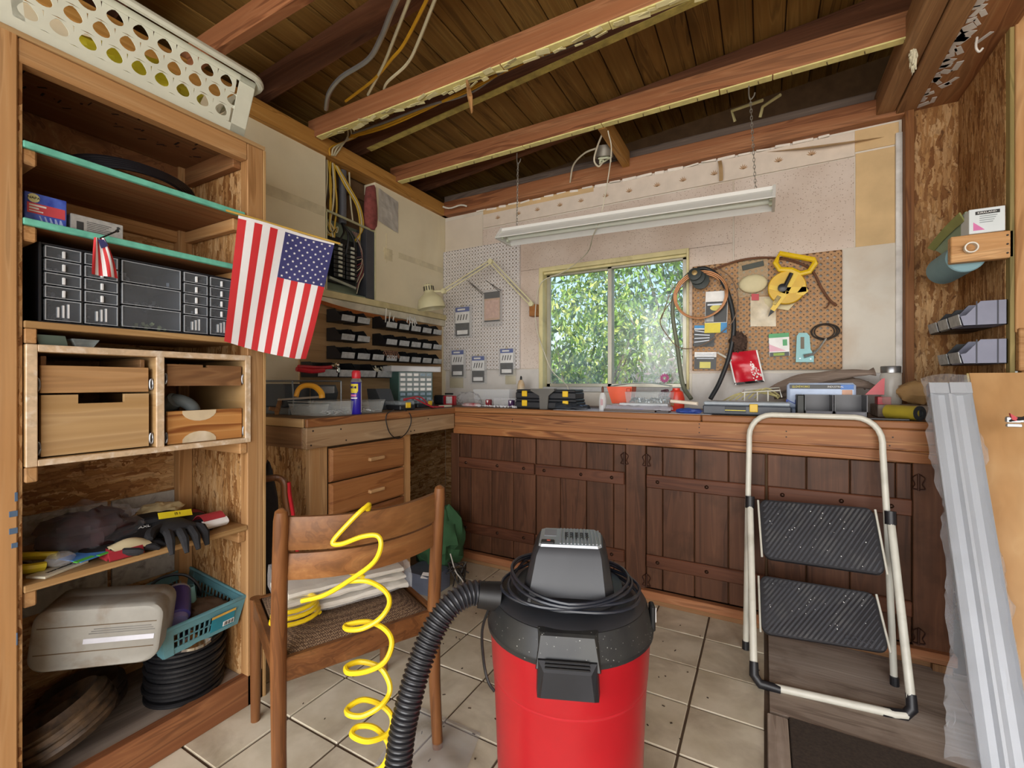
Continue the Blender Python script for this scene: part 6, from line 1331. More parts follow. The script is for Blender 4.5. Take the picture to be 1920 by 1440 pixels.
rbt = W(1268, 740, 'y', 2.62); ro = thing('red_bottle', 'round red plastic bottle at the right end of the window sill', 'bottle', (rbt.x, 2.62, ZB))
obj('bottle_body', MB().lathe([(.03, 0), (.042, .02), (.044, .07), (.034, .105), (.02, .115), (.02, .125), (.001, .126)], (rbt.x, 2.62, ZB), 22), pm('bottle_red', '#d8402c', .35, var=.06), ro, True); obj('tag', MB().ob((rbt.x-.035, 2.575, ZB+.045), (.06, .004, .03), None, .001), pm('kraft_tag', '#a87f55', .7), ro)
dk = W(1247, 728, 'y', 2.72); one('dark_ornament', blob((dk.x, 2.72, ZB+.08), (.032, .03, .035), amp=.35, fr=10, seed=31).cyl((dk.x, 2.72, ZB), (dk.x, 2.72, ZB+.06), .02, n=10), pm('ornament_brown', '#4d3a30', .5, var=.5, scale=60, col2='#8a5a6a'), 'dark brown lumpy ornament on the window sill', 'ornament', smooth=True)
pf_ = MB()
fc_ = W(1246, 709, 'y', 2.90)
for k in range(12):
    q = 2*PI*k/12; d = Vector((math.cos(q), 0, math.sin(q))); e = Vector((-d.z, 0, d.x)); pf_.prism([fc_+d*.006, fc_+d*.02+e*.006, fc_+d*.032, fc_+d*.02-e*.006], (0, .003, 0))
one('pink_flower', pf_, pm('flower_pink', '#b0407f', .5), 'pink paper flower stuck to the window pane', 'flower')
one('white_paper', MB().box(-1.05, -.22, 2.39, 2.62, ZT+.0005, ZT+.0015, 0), pm('paper_white', '#dfe2ea', .7, var=.03), 'white paper sheet spread over the worktop under the boxes', 'paper')
one('rolled_paper', MB().cyl(W(1258, 752, 'y', 2.46), W(1308, 757, 'y', 2.42), .009, n=10), pm('roll_cream', '#e2d6c4', .7), 'thin cream paper roll lying beside the grey lidded case', 'paper roll', smooth=True)
one('blue_rag', blob((W(1290, 765, 'y', 2.43).x, 2.44, ZB+.012), (.06, .03, .015), amp=.3, seed=41, floor=ZB), pm('rag_blue', '#2c458f', .6), 'crumpled blue plastic wrapper by the grey lidded case', 'wrapper', smooth=True)
x0, x1, z0, z1 = span(1318, 1484, 748, 772, 2.44)
gc2 = case('charcoal parts case with grey lid and one yellow latch on the worktop', ((x0+x1)/2, 2.515, ZB), (x1-x0, .16, .062), 0, (.035,), pm('case_charcoal', '#41464f', .45), pm('lid_grey', '#9aa4ad', .4), th=.28)
obj('label', MB().box(x0+.1, x0+.19, 2.4325, 2.436, ZB+.012, ZB+.04, .001), pm('label_darkgrey', '#2c3033', .5), gc2); obj('label_line', MB().box(x0+.1, x0+.19, 2.4315, 2.433, ZB+.02, ZB+.023, 0), ylw, gc2)
wr_ = MB()
for k in range(6): wr_.tube(bez([W(1355+12*k, 752-k, 'y', 2.62), W(1385+10*k, 738-2*k, 'y', 2.64), W(1420+8*k, 736+k, 'y', 2.66), W(1458, 742+k, 'y', 2.64)], 4), .004, 6)
one('yellow_wire_bundle', wr_, pm('wire_olive', '#b8ae78', .6, var=.3), 'bundle of pale yellow wires behind the charcoal case', 'wires', smooth=True)
one('wire_basket', MB().tube([W(1392, 736, 'y', 2.6), W(1462, 732, 'y', 2.6), W(1466, 745, 'y', 2.6)], .0035, 6).tube([W(1396, 736, 'y', 2.6), W(1396, 752, 'y', 2.6)], .0035, 6).tube([W(1420, 735, 'y', 2.6), W(1420, 752, 'y', 2.6)], .0035, 6).tube([W(1440, 734, 'y', 2.6), W(1440, 752, 'y', 2.6)], .0035, 6).tube([W(1392, 736, 'y', 2.6), W(1395, 731, 'y', 2.7), W(1462, 727, 'y', 2.7), W(1462, 732, 'y', 2.6)], .0035, 6), pm('wire_white', '#cfcdc2', .4), 'small white wire rack behind the charcoal case', 'wire rack')
dwm = wood('driftwood', '#4a3d35', '#7d6e63', '#978679', 0, 1.3, .85, .4)
dw = MB()
for k, (pts, r) in enumerate((([(1445, 735), (1490, 716), (1540, 708), (1590, 702), (1640, 697)], [.03, .04, .036, .026, .012]), ([(1450, 742), (1500, 728), (1560, 722), (1610, 720), (1655, 730)], [.028, .045, .042, .03, .01]), ([(1480, 722), (1530, 712), (1580, 712), (1625, 722)], [.02, .03, .03, .012]))):
    P = bez([W(a, b, 'y', 2.74+.03*k) for a, b in pts], 5); n = len(P); rr = [r[min(int(i/(n-1)*(len(r)-1)), len(r)-2)]*(1-(i/(n-1)*(len(r)-1)) % 1)+r[min(int(i/(n-1)*(len(r)-1))+1, len(r)-1)]*((i/(n-1)*(len(r)-1)) % 1) for i in range(n)]
    P = [p+Vector((0, 0, .008*noise.noise(p*14))) for p in P]; dw.tube(P, rr, 9, flat=.55)
one('driftwood_piece', dw, dwm, 'weathered grey driftwood lying against the wall behind the glove box', 'driftwood', smooth=True)
x0, x1, z0, z1 = span(1476, 1606, 718, 742, 2.55)
gb2 = thing('glove_box', 'blue and white carton of disposable gloves on the worktop', 'box', ((x0+x1)/2, 2.6, ZB+.02))
obj('carton', MB().box(x0, x1, 2.55, 2.65, ZB+.028, z1, .012), pm('carton_pale_blue', '#b9cbe8', .45, var=.12, scale=12), gb2, True)
obj('black_band', MB().box(x0+.01, x0+(x1-x0)*.78, 2.5488, 2.552, z1-.028, z1-.008, .001), cblk, gb2); obj('blue_end', MB().box(x0+(x1-x0)*.78, x1-.01, 2.5488, 2.552, z1-.03, z1-.008, .001), pm('carton_blue2', '#3f74c0', .45), gb2); obj('skin_patch', MB().box(x0+(x1-x0)*.8, x1-.015, 2.5486, 2.552, ZB+.04, z1-.032, .001), pm('picture_skin', '#c99a80', .5, var=.2), gb2)
text('GLOVEWORKS', .014, (x0+.055, 2.548, z1-.018), RY, ylw, gb2, wide=.07); text('INDUSTRIAL', .011, (x0+.19, 2.548, z1-.018), RY, wt, gb2); text('NITRILE', .032, ((x0+x1)/2-.03, 2.5478, ZB+.062), RY, pm('print_blue', '#2d4fae', .5), gb2, wide=.22)
obj('carton_foot', MB().box(x0+.02, x1-.02, 2.56, 2.64, ZB, ZB+.03, .002), pm('carton_pale_blue', '#b9cbe8'), gb2)
x0, x1, z0, z1 = span(1494, 1626, 741, 768, 2.42)
db = thing('black_bin_tray', 'black open double bin standing at the worktop edge', 'bin', ((x0+x1)/2, 2.46, ZB)); dbm = pm('bin_smoke', '#34343c', .35, var=.15)
def dbin(a, b):
    m = MB(); m.box(a, a+.003, 2.41, 2.53, ZB, z1, 0); m.box(b-.003, b, 2.41, 2.53, ZB, z1, 0); m.box(a, b, 2.527, 2.53, ZB, z1, 0); m.box(a, b, 2.41, 2.53, ZB, ZB+.003, 0); m.box(a, b, 2.41, 2.413, ZB, ZB+.03, 0); return m
xm_ = (x0+x1)/2+.01; obj('bin_cell', dbin(x0+.03, xm_-.002), dbm, db); obj('bin_cell', dbin(xm_+.002, x1), dbm, db); obj('end_wall', MB().box(x0, x0+.028, 2.41, 2.53, ZB, z1, .003), pm('bin_end', '#20231f', .5), db)
for a, b in ((x0+.03, xm_), (xm_+.002, x1)): obj('front_label', MB().box(a+.006, b-.008, 2.4075, 2.41, ZB+.003, ZB+.028, .001), pm('bin_front_grey', '#55555e', .4), db)
fn = W(1645, 730, 'y', 2.7); one('red_funnel', MB().loft([[W(1622, 740, 'y', 2.62), W(1658, 740, 'y', 2.62), W(1658, 738, 'y', 2.7), W(1622, 739, 'y', 2.7)], [W(1654, 710, 'y', 2.62), W(1659, 709, 'y', 2.62), W(1659, 709, 'y', 2.7), W(1654, 710, 'y', 2.7)]]).box(fn.x-.01, fn.x+.04, 2.64, 2.7, ZB, ZB+.09, .002), pm('funnel_red', '#b51d2c', .35), 'red plastic wedge standing beside the lidded jar', 'wedge')
jp = W(1672, 730, 'y', 2.64); jr = thing('taped_jar', 'glass jar with metal lid and brown tape beside the strand board', 'jar', (jp.x, 2.66, ZB))
obj('jar_body', MB().lathe([(.035, 0), (.04, .01), (.04, .13), (.034, .145)], (jp.x, 2.66, ZB+.055), 20), film('jar_glass', '#c9c4b8', .5, .1, 10), jr, True); obj('lid', MB().lathe([(.037, .145), (.038, .172), (.036, .175), (.001, .176)], (jp.x, 2.66, ZB+.055), 20), pm('lid_steel', '#8c8d8f', .3, .8), jr, True)
obj('plank_foot', MB().box(jp.x-.06, jp.x+.14, 2.58, 2.75, ZB, ZB+.055, .003), oldply(0), jr)
one('brown_paper_roll', blob((jp.x+.085, 2.63, ZB+.11), (.07, .05, .052), amp=.2, fr=5, seed=51), pm('paper_brown', '#8f6f45', .8, var=.15), 'crumpled brown paper lump on the plank beside the jar', 'paper', smooth=True)
yp = W(1690, 765, 'y', 2.45); yl = thing('yellow_tube', 'yellow cardboard tube with black end lying on the worktop', 'tube', (yp.x, 2.47, ZB))
obj('tube_wall', MB().cyl((yp.x-.03, 2.52, ZB+.03), (yp.x+.05, 2.42, ZB+.03), .03, n=16), pm('tube_yellow', '#a2902c', .5), yl, True); obj('tube_end', MB().lathe([(.03, 0), (.03, .004), (.014, .004), (.012, -.01)], (yp.x+.05, 2.42, ZB+.03), 16, basis((.78, .62, 0), (0, 0, 1))), pm('tube_end', '#2b2f33', .5), yl, True)
one('black_level', MB().box(.20, .52, 2.385, 2.404, ZB, ZB+.008, .002), pm('level_black', '#1d1e22', .4), 'flat black straightedge along the worktop edge', 'straightedge')
# ================================================================ THINGS ON THE FLOOR
def D(px, py, t):
    a = (px-960)/FPX; return Vector((t*(FW[0]+a*RT[0]), t*(FW[1]+a*RT[1]), ZC-t*(py-HZ)/FPX))
# ---- chair
cx_ = Vector((.42, .907, 0)).normalized(); cy_ = Vector((-.907, .42, 0)).normalized(); C0 = Vector((-1.088, .735, 0))
CP = lambda u, v, z: C0+cx_*u+cy_*v+Vector((0, 0, z))
RC = Matrix((cx_, cy_, Vector((0, 0, 1)))).transposed()
ch = thing('wooden_chair', 'brown wooden chair with curved slat back and woven brown seat', 'chair', CP(.22, .22, 0))
CW_ = .445
for u in (0, CW_):
    k = 1 if u else -1
    obj('rear_leg', MB().tube([CP(u, -.01, 0), CP(u, .012, .2), CP(u, .018, .43), CP(u, .0, .62), CP(u, -.02, .79), CP(u, -.023, .815), CP(u, -.024, .822)], [.0165, .0185, .0205, .0195, .0185, .015, .006], 14), chairw(2), ch, True)
for u in (.0, CW_-.0):
    obj('front_leg', MB().tube([CP(u, .455, 0), CP(u, .448, .2), CP(u, .44, .42)], [.0145, .0175, .019], 12, ), chairw(2), ch, True)
def slat(z0, z1, bow, name, vo):
    def q(u, v, s):
        b = 4*bow*u*(1-u); return CP(.012+(CW_-.024)*u, vo-b+s, z0+(z1-z0)*v+.012*(4*u*(1-u))*-.3)
    mb = MB(); rings = []
    for i in range(17):
        u = i/16; rings.append([q(u, 0, -.009), q(u, .15, -.012), q(u, .85, -.012), q(u, 1, -.008), q(u, 1, .008), q(u, .85, .010), q(u, .15, .010), q(u, 0, .008)])
    return obj(name, mb.loft(rings), wood('teak_slat', '#573921', '#835630', '#9a6c40', 1, 1.4, .4, .2), ch, True)
slat(.712, .797, .065, 'back_slat', -.008); slat(.632, .700, .058, 'back_slat', .002)
for (a, b) in (((0, .018), (CW_, .018)), ((0, .44), (CW_, .44)), ((0, .018), (0, .44)), ((CW_, .018), (CW_, .44))):
    p, q = CP(a[0], a[1], .39), CP(b[0], b[1], .39); d = (q-p).normalized()
    obj('seat_rail', MB().ob((p+q)/2, ((q-p).length-.02, .02, .062), Matrix((d, Vector((0, 0, 1)).cross(d), Vector((0, 0, 1)))).transposed(), .003), chairw(1 if abs(d.y) > .7 else 0), ch)
def weave():
    n = NT('seat_weave'); v = n.coords((170, 170, 170)); w = n.n('ShaderNodeTexChecker', {'Vector': v, 'Scale': 1.0}).outputs['Fac'] if 0 else n.noise(v, 1, 1)
    big = n.noise(n.coords((6, 6, 6)), 1, 4); vo = n.n('ShaderNodeTexVoronoi', {'Vector': n.coords((210, 210, 210)), 'Scale': 1.0, 'Randomness': .35}).outputs['Distance']
    col = n.mix(n.n('ShaderNodeMapRange', {'Value': vo, 'From Min': .1, 'From Max': .6}).outputs[0], n.ramp(big, [(.3, '#8a6d4f'), (.7, '#a58a6c')]), '#4a3524'); n.set(Base_Color=col, Roughness=.95); n.bump(vo, .6, .003); return n.m
def sfn(u, v): return CP(.016+(CW_-.032)*u, .022+.41*v, .418+.032*(1-(2*u-1)**6)*(1-(2*v-1)**6)+.008*math.sin(PI*u)*math.sin(PI*v))
obj('seat_pad', MB().sheet(sfn, 20, 20, (0, 0, -.03)), weave(), ch, True)
# ---- towel pack
twl = thing('towel_pack', 'folded white towels in clear plastic on the chair seat', 'towels', CP(.2, .2, .458))
tm = pm('towel_white', '#d8d2c4', .9, var=.05, scale=60, bump=.3)
def tw(u, v, z, e=0):
    p = CP(.035+.37*u, .12+.27*v, .462+z); return p+Vector((0, 0, .006*noise.noise(p*18+Vector((0, 0, z*40)))))
for k, (z0, z1) in enumerate(((0, .026), (.027, .05), (.051, .072))):
    rings = []; n = 20
    for i in range(n+1):
        u = i/n; rg = []
        for (v, s) in ((.02, .2), (0, .5), (.02, .8), (.2, 1), (.5, 1.03), (.8, 1), (.98, .8), (1, .5), (.98, .2), (.5, 0)): rg.append(tw(u*(1-.03*k)+.015*k, v*(1-.05*k)+.025*k, z0+(z1-z0)*s*(1-.25*max(0, u-.8)/.2)))
        rings.append(rg)
    obj('folded_towel', MB().loft(rings), tm, twl, True)
obj('plastic_wrap', MB().loft([[tw(u, v, z)+Vector((0, 0, .003))+cx_*(.014*(u-.5)) for (v, z) in ((-.03, .004), (-.04, .04), (.04, .08), (.5, .085), (.96, .08), (1.03, .04), (1.02, .004))] for u in [i/18 for i in range(19)]]), film('towel_wrap', '#f2f3f5', .10, .06, 55), twl, True)
lab = basis(cx_, cy_); lp_ = tw(.5, .55, .089)
obj('label', MB().ob(tw(.40, .62, .0865), (.1, .06, .001), lab, 0), pm('label_paper', '#dedde0', .6), twl); obj('red_word', MB().ob(tw(.33, .55, .0885), (.035, .014, .001), lab, 0), pm('word_red', '#b02d38', .5), twl)
text('NEW 2 PACK', .016, tw(.62, .6, .090), lab, pm('print_grey2', '#4c4c55', .6), twl)
# ---- yellow coiled hose
yh = pm('hose_yellow', '#e6c81e', .35, var=.04)
path = [D(683, 1082, 1.33), D(650, 1060, 1.31), D(690, 957, 1.235), D(684, 952, 1.20), D(650, 985, 1.175), D(624, 1016, 1.165), D(640, 1020, 1.16), D(680, 1006, 1.15), D(708, 1005, 1.145), D(714, 1025, 1.14), D(700, 1055, 1.14), D(660, 1085, 1.15), D(610, 1115, 1.16), D(565, 1127, 1.16)]
path2 = [D(652, 1090, 1.16), D(690, 1090, 1.15), D(722, 1108, 1.12), D(730, 1132, 1.10), D(712, 1160, 1.08), D(680, 1178, 1.07), D(652, 1180, 1.08), D(650, 1172, 1.10), D(690, 1166, 1.10), D(722, 1180, 1.08), D(735, 1205, 1.06), D(722, 1240, 1.04), D(690, 1258, 1.03), D(655, 1262, 1.03), D(650, 1250, 1.05), D(675, 1241, 1.07), D(710, 1250, 1.06), D(728, 1275, 1.05), D(730, 1300, 1.04), D(712, 1325, 1.02), D(680, 1342, 1.01), D(655, 1340, 1.01), D(652, 1328, 1.03), D(680, 1312, 1.05), D(715, 1322, 1.05), D(735, 1345, 1.04), D(728, 1375, 1.02), D(690, 1390, 1.0), D(660, 1378, 1.01), D(672, 1362, 1.03), D(705, 1366, 1.03), D(730, 1400, 1.02), D(715, 1440, 1.02), D(680, 1450, 1.03), D(665, 1465, 1.05), D(690, 1480, 1.08), D(730, 1520, 1.08), D(700, 1570, 1.12)]
yc = thing('yellow_air_hose', 'bright yellow coiled air hose looped over the chair', 'hose', CP(.2, .0, 0))
obj('hose_length', MB().tube(bez(path, 7), .0062, 8), yh, yc, True); obj('hose_coil', MB().tube(bez(path2, 6), .0062, 8), yh, yc, True)
pile = []
cpp = CP(.06, .115, .462)
for k in range(60):
    q = k*.35; r = .065-.0002*k; pile.append(cpp+cx_*(r*math.cos(q)*1.0)+cy_*(r*.8*math.sin(q))+Vector((0, 0, .004+.0009*k)))
obj('hose_pile', MB().tube(pile, .0062, 8), yh, yc, True)
# ---- shop vacuum
VC = Vector((-.421, 1.054, 0)); vf = Vector((-VC.x, -VC.y, 0)).normalized(); vr = Vector((-vf.y, vf.x, 0))  # towards the lens, to its right
VP = lambda r_, f_, z: VC+vr*r_+vf*f_+Vector((0, 0, z))
vacR = Matrix((vr, -vf, Vector((0, 0, 1)))).transposed()
vc = thing('shop_vacuum', 'red and black drum shop vacuum with its cord wound on the lid', 'vacuum cleaner', VC)
vred = pm('vac_red', '#a5161f', .32, var=.06, scale=8, dirt='#a81a24'); 
def dusty():
    n = NT('vac_black_dusty'); sp = n.n('ShaderNodeTexVoronoi', {'Vector': n.coords((95, 95, 95)), 'Scale': 1.0, 'Randomness': 1})
    big = n.noise(n.coords((7, 7, 7)), 1, 5); d = n.n('ShaderNodeMapRange', {'Value': sp.outputs['Distance'], 'From Min': .06, 'From Max': .14, 'To Min': 1, 'To Max': 0}).outputs[0]
    m = n.n('ShaderNodeMath', {0: d, 1: n.n('ShaderNodeMapRange', {'Value': big, 'From Min': .45, 'From Max': .65}).outputs[0]}, operation='MULTIPLY').outputs[0]
    col = n.mix(n.n('ShaderNodeMapRange', {'Value': big, 'From Min': .45, 'From Max': .75, 'To Max': .5}).outputs[0], '#1b1d20', '#44453f'); n.set(Base_Color=n.mix(m, col, '#c9c9c2'), Roughness=.45); return n.m
vblk = dusty(); vcl = pm('vac_charcoal', '#212327', .42, var=.15, scale=8, dirt='#34353a', dirtamt=.5)
obj('drum', MB().lathe([(.165, .03), (.172, .04), (.176, .2), (.182, .36), (.186, .44), (.187, .445), (.1885, .455), (.193, .535), (.197, .552), (.197, .566), (.19, .568)], VC, 56), vred, vc, True)
obj('drum_ridge', MB().lathe([(.1835, .434), (.1865, .438), (.1865, .444), (.184, .448)], VC, 56, cap=False), pm('vac_red_dark', '#ad1b25', .4), vc, True)
obj('lid_collar', MB().lathe([(.190, .552), (.2005, .553), (.201, .562), (.197, .566), (.187, .612), (.183, .619), (.168, .624)], VC, 56), vblk, vc, True)
obj('lid_top', MB().lathe([(.184, .616), (.176, .626), (.150, .634), (.132, .636), (.128, .65), (.02, .652)], VC, 56), vcl, vc, True)
def fr(pts, z): return [VP(x, y, z) for x, y in pts]
base_ = [(-.112, .075), (-.095, .098), (.085, .098), (.108, .075), (.112, -.07), (.095, -.095), (-.095, -.095), (-.112, -.07)]
top_ = [(-.074, .052), (-.068, .058), (.070, .058), (.080, .046), (.084, -.045), (.068, -.07), (-.062, -.07), (-.074, -.058)]
ts = lambda s, sh: [(x*s, y*s+sh) for x, y in top_]
obj('motor_housing', MB().loft([fr(base_, .638), fr([(x*.97, y*.97) for x, y in base_], .648), fr([(a[0]*.72+b[0]*.28, a[1]*.72+b[1]*.28) for a, b in zip(top_, base_)], .735), fr(top_, .752)]), vcl, vc, True)
silv = pm('vac_silver', '#9aa0a6', .35, .4, var=.06)
obj('top_plate', MB().loft([fr(ts(.97, 0), .7515), fr(ts(.95, 0), .758)]), silv, vc)
for k in range(12):
    x = -.022+.0085*k
    obj('rib', MB().box(x, x+.0042, -.060+.0022*max(0, k-7), .052, .758, .7615, .001, Matrix.Translation(VC) @ Matrix((vr, -vf, Vector((0, 0, 1)))).transposed().to_4x4() @ Matrix.Scale(-1, 4, (0, 1, 0))), silv, vc)
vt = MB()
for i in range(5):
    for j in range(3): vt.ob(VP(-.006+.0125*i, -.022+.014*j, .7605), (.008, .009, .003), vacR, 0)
obj('painted_vent_hole', vt, kw_, vc, kind='stuff')  # black blocks paint in the dark of the vent openings
obj('label', MB().ob(VP(-.046, -.03, .7585), (.03, .05, .001), vacR, 0), pm('vac_label', '#83888e', .5), vc)
obj('power_switch', MB().ob(VP(-.050, .042, .759), (.032, .018, .008), vacR, .002), kw_, vc); obj('switch_mark', MB().ob(VP(-.048, .042, .7635), (.008, .006, .001), vacR, 0), pm('mark_red', '#b5452f', .5), vc)
# front latch panel
def fz(pts, f0): return [VP(x, f0, z) for x, z in pts]
obj('front_panel', MB().loft([[VP(-.066, .17, .624), VP(.060, .17, .624), VP(.068, .17, .54), VP(-.070, .17, .54)], [VP(-.060, .188, .622), VP(.054, .188, .622), VP(.064, .206, .555), VP(-.068, .206, .555)], [VP(-.058, .194, .618), VP(.052, .194, .618), VP(.062, .212, .56), VP(-.066, .212, .56)]]), vblk, vc)
obj('latch', MB().loft([[VP(-.066, .185, .578), VP(.060, .185, .578), VP(.064, .18, .496), VP(-.068, .18, .496)], [VP(-.062, .213, .578), VP(.056, .213, .578), VP(.060, .210, .50), VP(-.064, .210, .50)], [VP(-.050, .226, .562), VP(.044, .226, .562), VP(.050, .226, .51), VP(-.056, .226, .51)]]), vcl, vc)
for k in range(3): obj('latch_groove', MB().ob(VP(-.003, .2145+.0038*k, .5795-.005*k), (.09, .006, .003), vacR, .001), kw_, vc)
obj('side_latch', MB().ob(VP(.196, .02, .585), (.012, .03, .06), vacR, .003), kw_, vc); obj('side_latch_plate', MB().ob(VP(.203, .02, .592), (.003, .018, .035), vacR, .001), wt, vc)
obj('inlet', MB().cyl(VP(-.165, .05, .625), VP(-.215, .06, .632), .034, .03, 18), kw_, vc, True)
cordm = pm('cord_blue_black', '#20242e', .3, var=.1)
for k in range(4):
    rr = [(.155-.004*k+.018*math.sin(3*q+k)*(1 if k < 2 else .3)) for q in [i*2*PI/48 for i in range(48)]]
    obj('power_cord', MB().tube([VP(rr[i]*math.cos(i*2*PI/48), rr[i]*math.sin(i*2*PI/48), .643+.007*k+.012*max(0, -math.cos(i*2*PI/48))) for i in range(48)], .0038, 6, closed=True), cordm, vc, True)
obj('hanging_cord', MB().tube(bez([VP(-.19, .03, .60), VP(-.212, .03, .53), VP(-.208, .03, .45), VP(-.195, .04, .41), VP(-.178, .05, .395)], 8), .0035, 6), kw_, vc, True)
for s in (-1, 1):
    for g in (-1, 1): obj('caster', MB().cyl(VP(.13*s-.012, .13*g, .025), VP(.13*s+.012, .13*g, .025), .025, n=14).box(-.016, .016, -.016, .016, .02, .06, .003, Matrix.Translation(VP(.13*s, .13*g, 0))), kw_, vc)
hp_ = [VP(-.195, .055, .632), D(905, 1112, 1.10), D(880, 1113, 1.09), D(850, 1130, 1.07), D(822, 1165, 1.05), D(800, 1210, 1.03), D(782, 1260, 1.01), D(767, 1315, .99), D(755, 1370, .975), D(748, 1425, .96), D(742, 1490, .94), D(745, 1570, .93), D(770, 1660, .93), D(815, 1738, .95)]
hb_ = bez(hp_, 40); hh = [hb_[0]]; acc = 0; st = .0026
for p, q in zip(hb_[:-1], hb_[1:]):
    L = (q-p).length; pos = st-acc
    while pos <= L: hh.append(p.lerp(q, pos/L)); pos += st
    acc = (acc+L) % st if pos > L else 0
rr_ = [(.0292, .0285, .0238, .0242)[i % 4] for i in range(len(hh))]
vh = one('vacuum_hose', MB().tube(hh, rr_, 18), pm('hose_ribbed_black', '#2a2b2f', .35, var=.1), 'black corrugated hose curving out of the shop vacuum lid', 'hose', smooth=True)
# ---- step ladder
ld = thing('step_ladder', 'white steel two-step folding ladder with black ribbed treads against the bench', 'step ladder', (.2, 2.1, 0))
lw = pm('ladder_white', '#cfcdc0', .4, var=.06, dirt='#8d8674', dirtamt=.5); lbk = pm('ladder_black', '#1c1c20', .45)
xl, xr = -.055, .42
hoop = [Vector((xl-.01, 2.19, .03)), Vector((xl-.004, 2.28, .62)), Vector((xl, 2.315, .86))]
for k in range(7):
    a = PI-PI/2*k/6; hoop.append(Vector((xl+.09+.09*math.cos(a), 2.320+.012*math.sin(a), .90+.098*math.sin(a))))
for k in range(7):
    a = PI/2-PI/2*k/6; hoop.append(Vector((xr-.09+.09*math.cos(a), 2.320+.012*math.sin(a), .90+.098*math.sin(a))))
hoop += [Vector((xr, 2.315, .86)), Vector((xr+.006, 2.28, .62)), Vector((xr+.012, 2.20, .03))]
obj('rear_frame', MB().tube(hoop, .0118, 12), lw, ld, True)
for x in (xl-.01, xr+.012): obj('rear_foot', MB().cyl((x, 2.1885, .0), (x, 2.192, .035), .0145, n=12), lbk, ld)
fl_, fr_ = Vector((-.03, 1.93, .02)), Vector((.44, 1.985, .02))
cL, cR = Vector((xl+.004, 2.262, .61)), Vector((xr+.014, 2.262, .61))
fpts = [cL]+[cL.lerp(fl_, s) for s in (.3, .6, .9)]
fpts += [fl_+Vector((.004, .012, .012)), fl_+Vector((.02, .003, .0)), fl_+Vector((.05, .006, -.003))]
fpts += [fr_+Vector((-.05, -.006, -.003)), fr_+Vector((-.02, -.002, 0)), fr_+Vector((-.004, .012, .012))]+[fr_.lerp(cR, s) for s in (.1, .4, .7, 1)]
obj('front_frame', MB().tube(fpts, .0135, 12), lw, ld, True)
for c, k in ((cL, -1), (cR, 1)):
    obj('collar', MB().tube([c+Vector((0, -.004, -.02)), c+Vector((0, .004, .03))], .0185, 14), lbk, ld, True)
for f, e in ((fl_, 1), (fr_, -1)):
    obj('corner_cap', MB().tube([f+Vector((-.001*e, .03, .06)), f+Vector((0, .012, .02)), f+Vector((.02*e, .003, -.002)), f+Vector((.085*e, .008*e, -.006))], [.0155, .0175, .0175, .0155], 10), lbk, ld, True)
def ribmat():
    return pm('tread_rubber', '#37383d', .6, var=.2, scale=25, dirt='#5b5a57', dirtamt=.6)
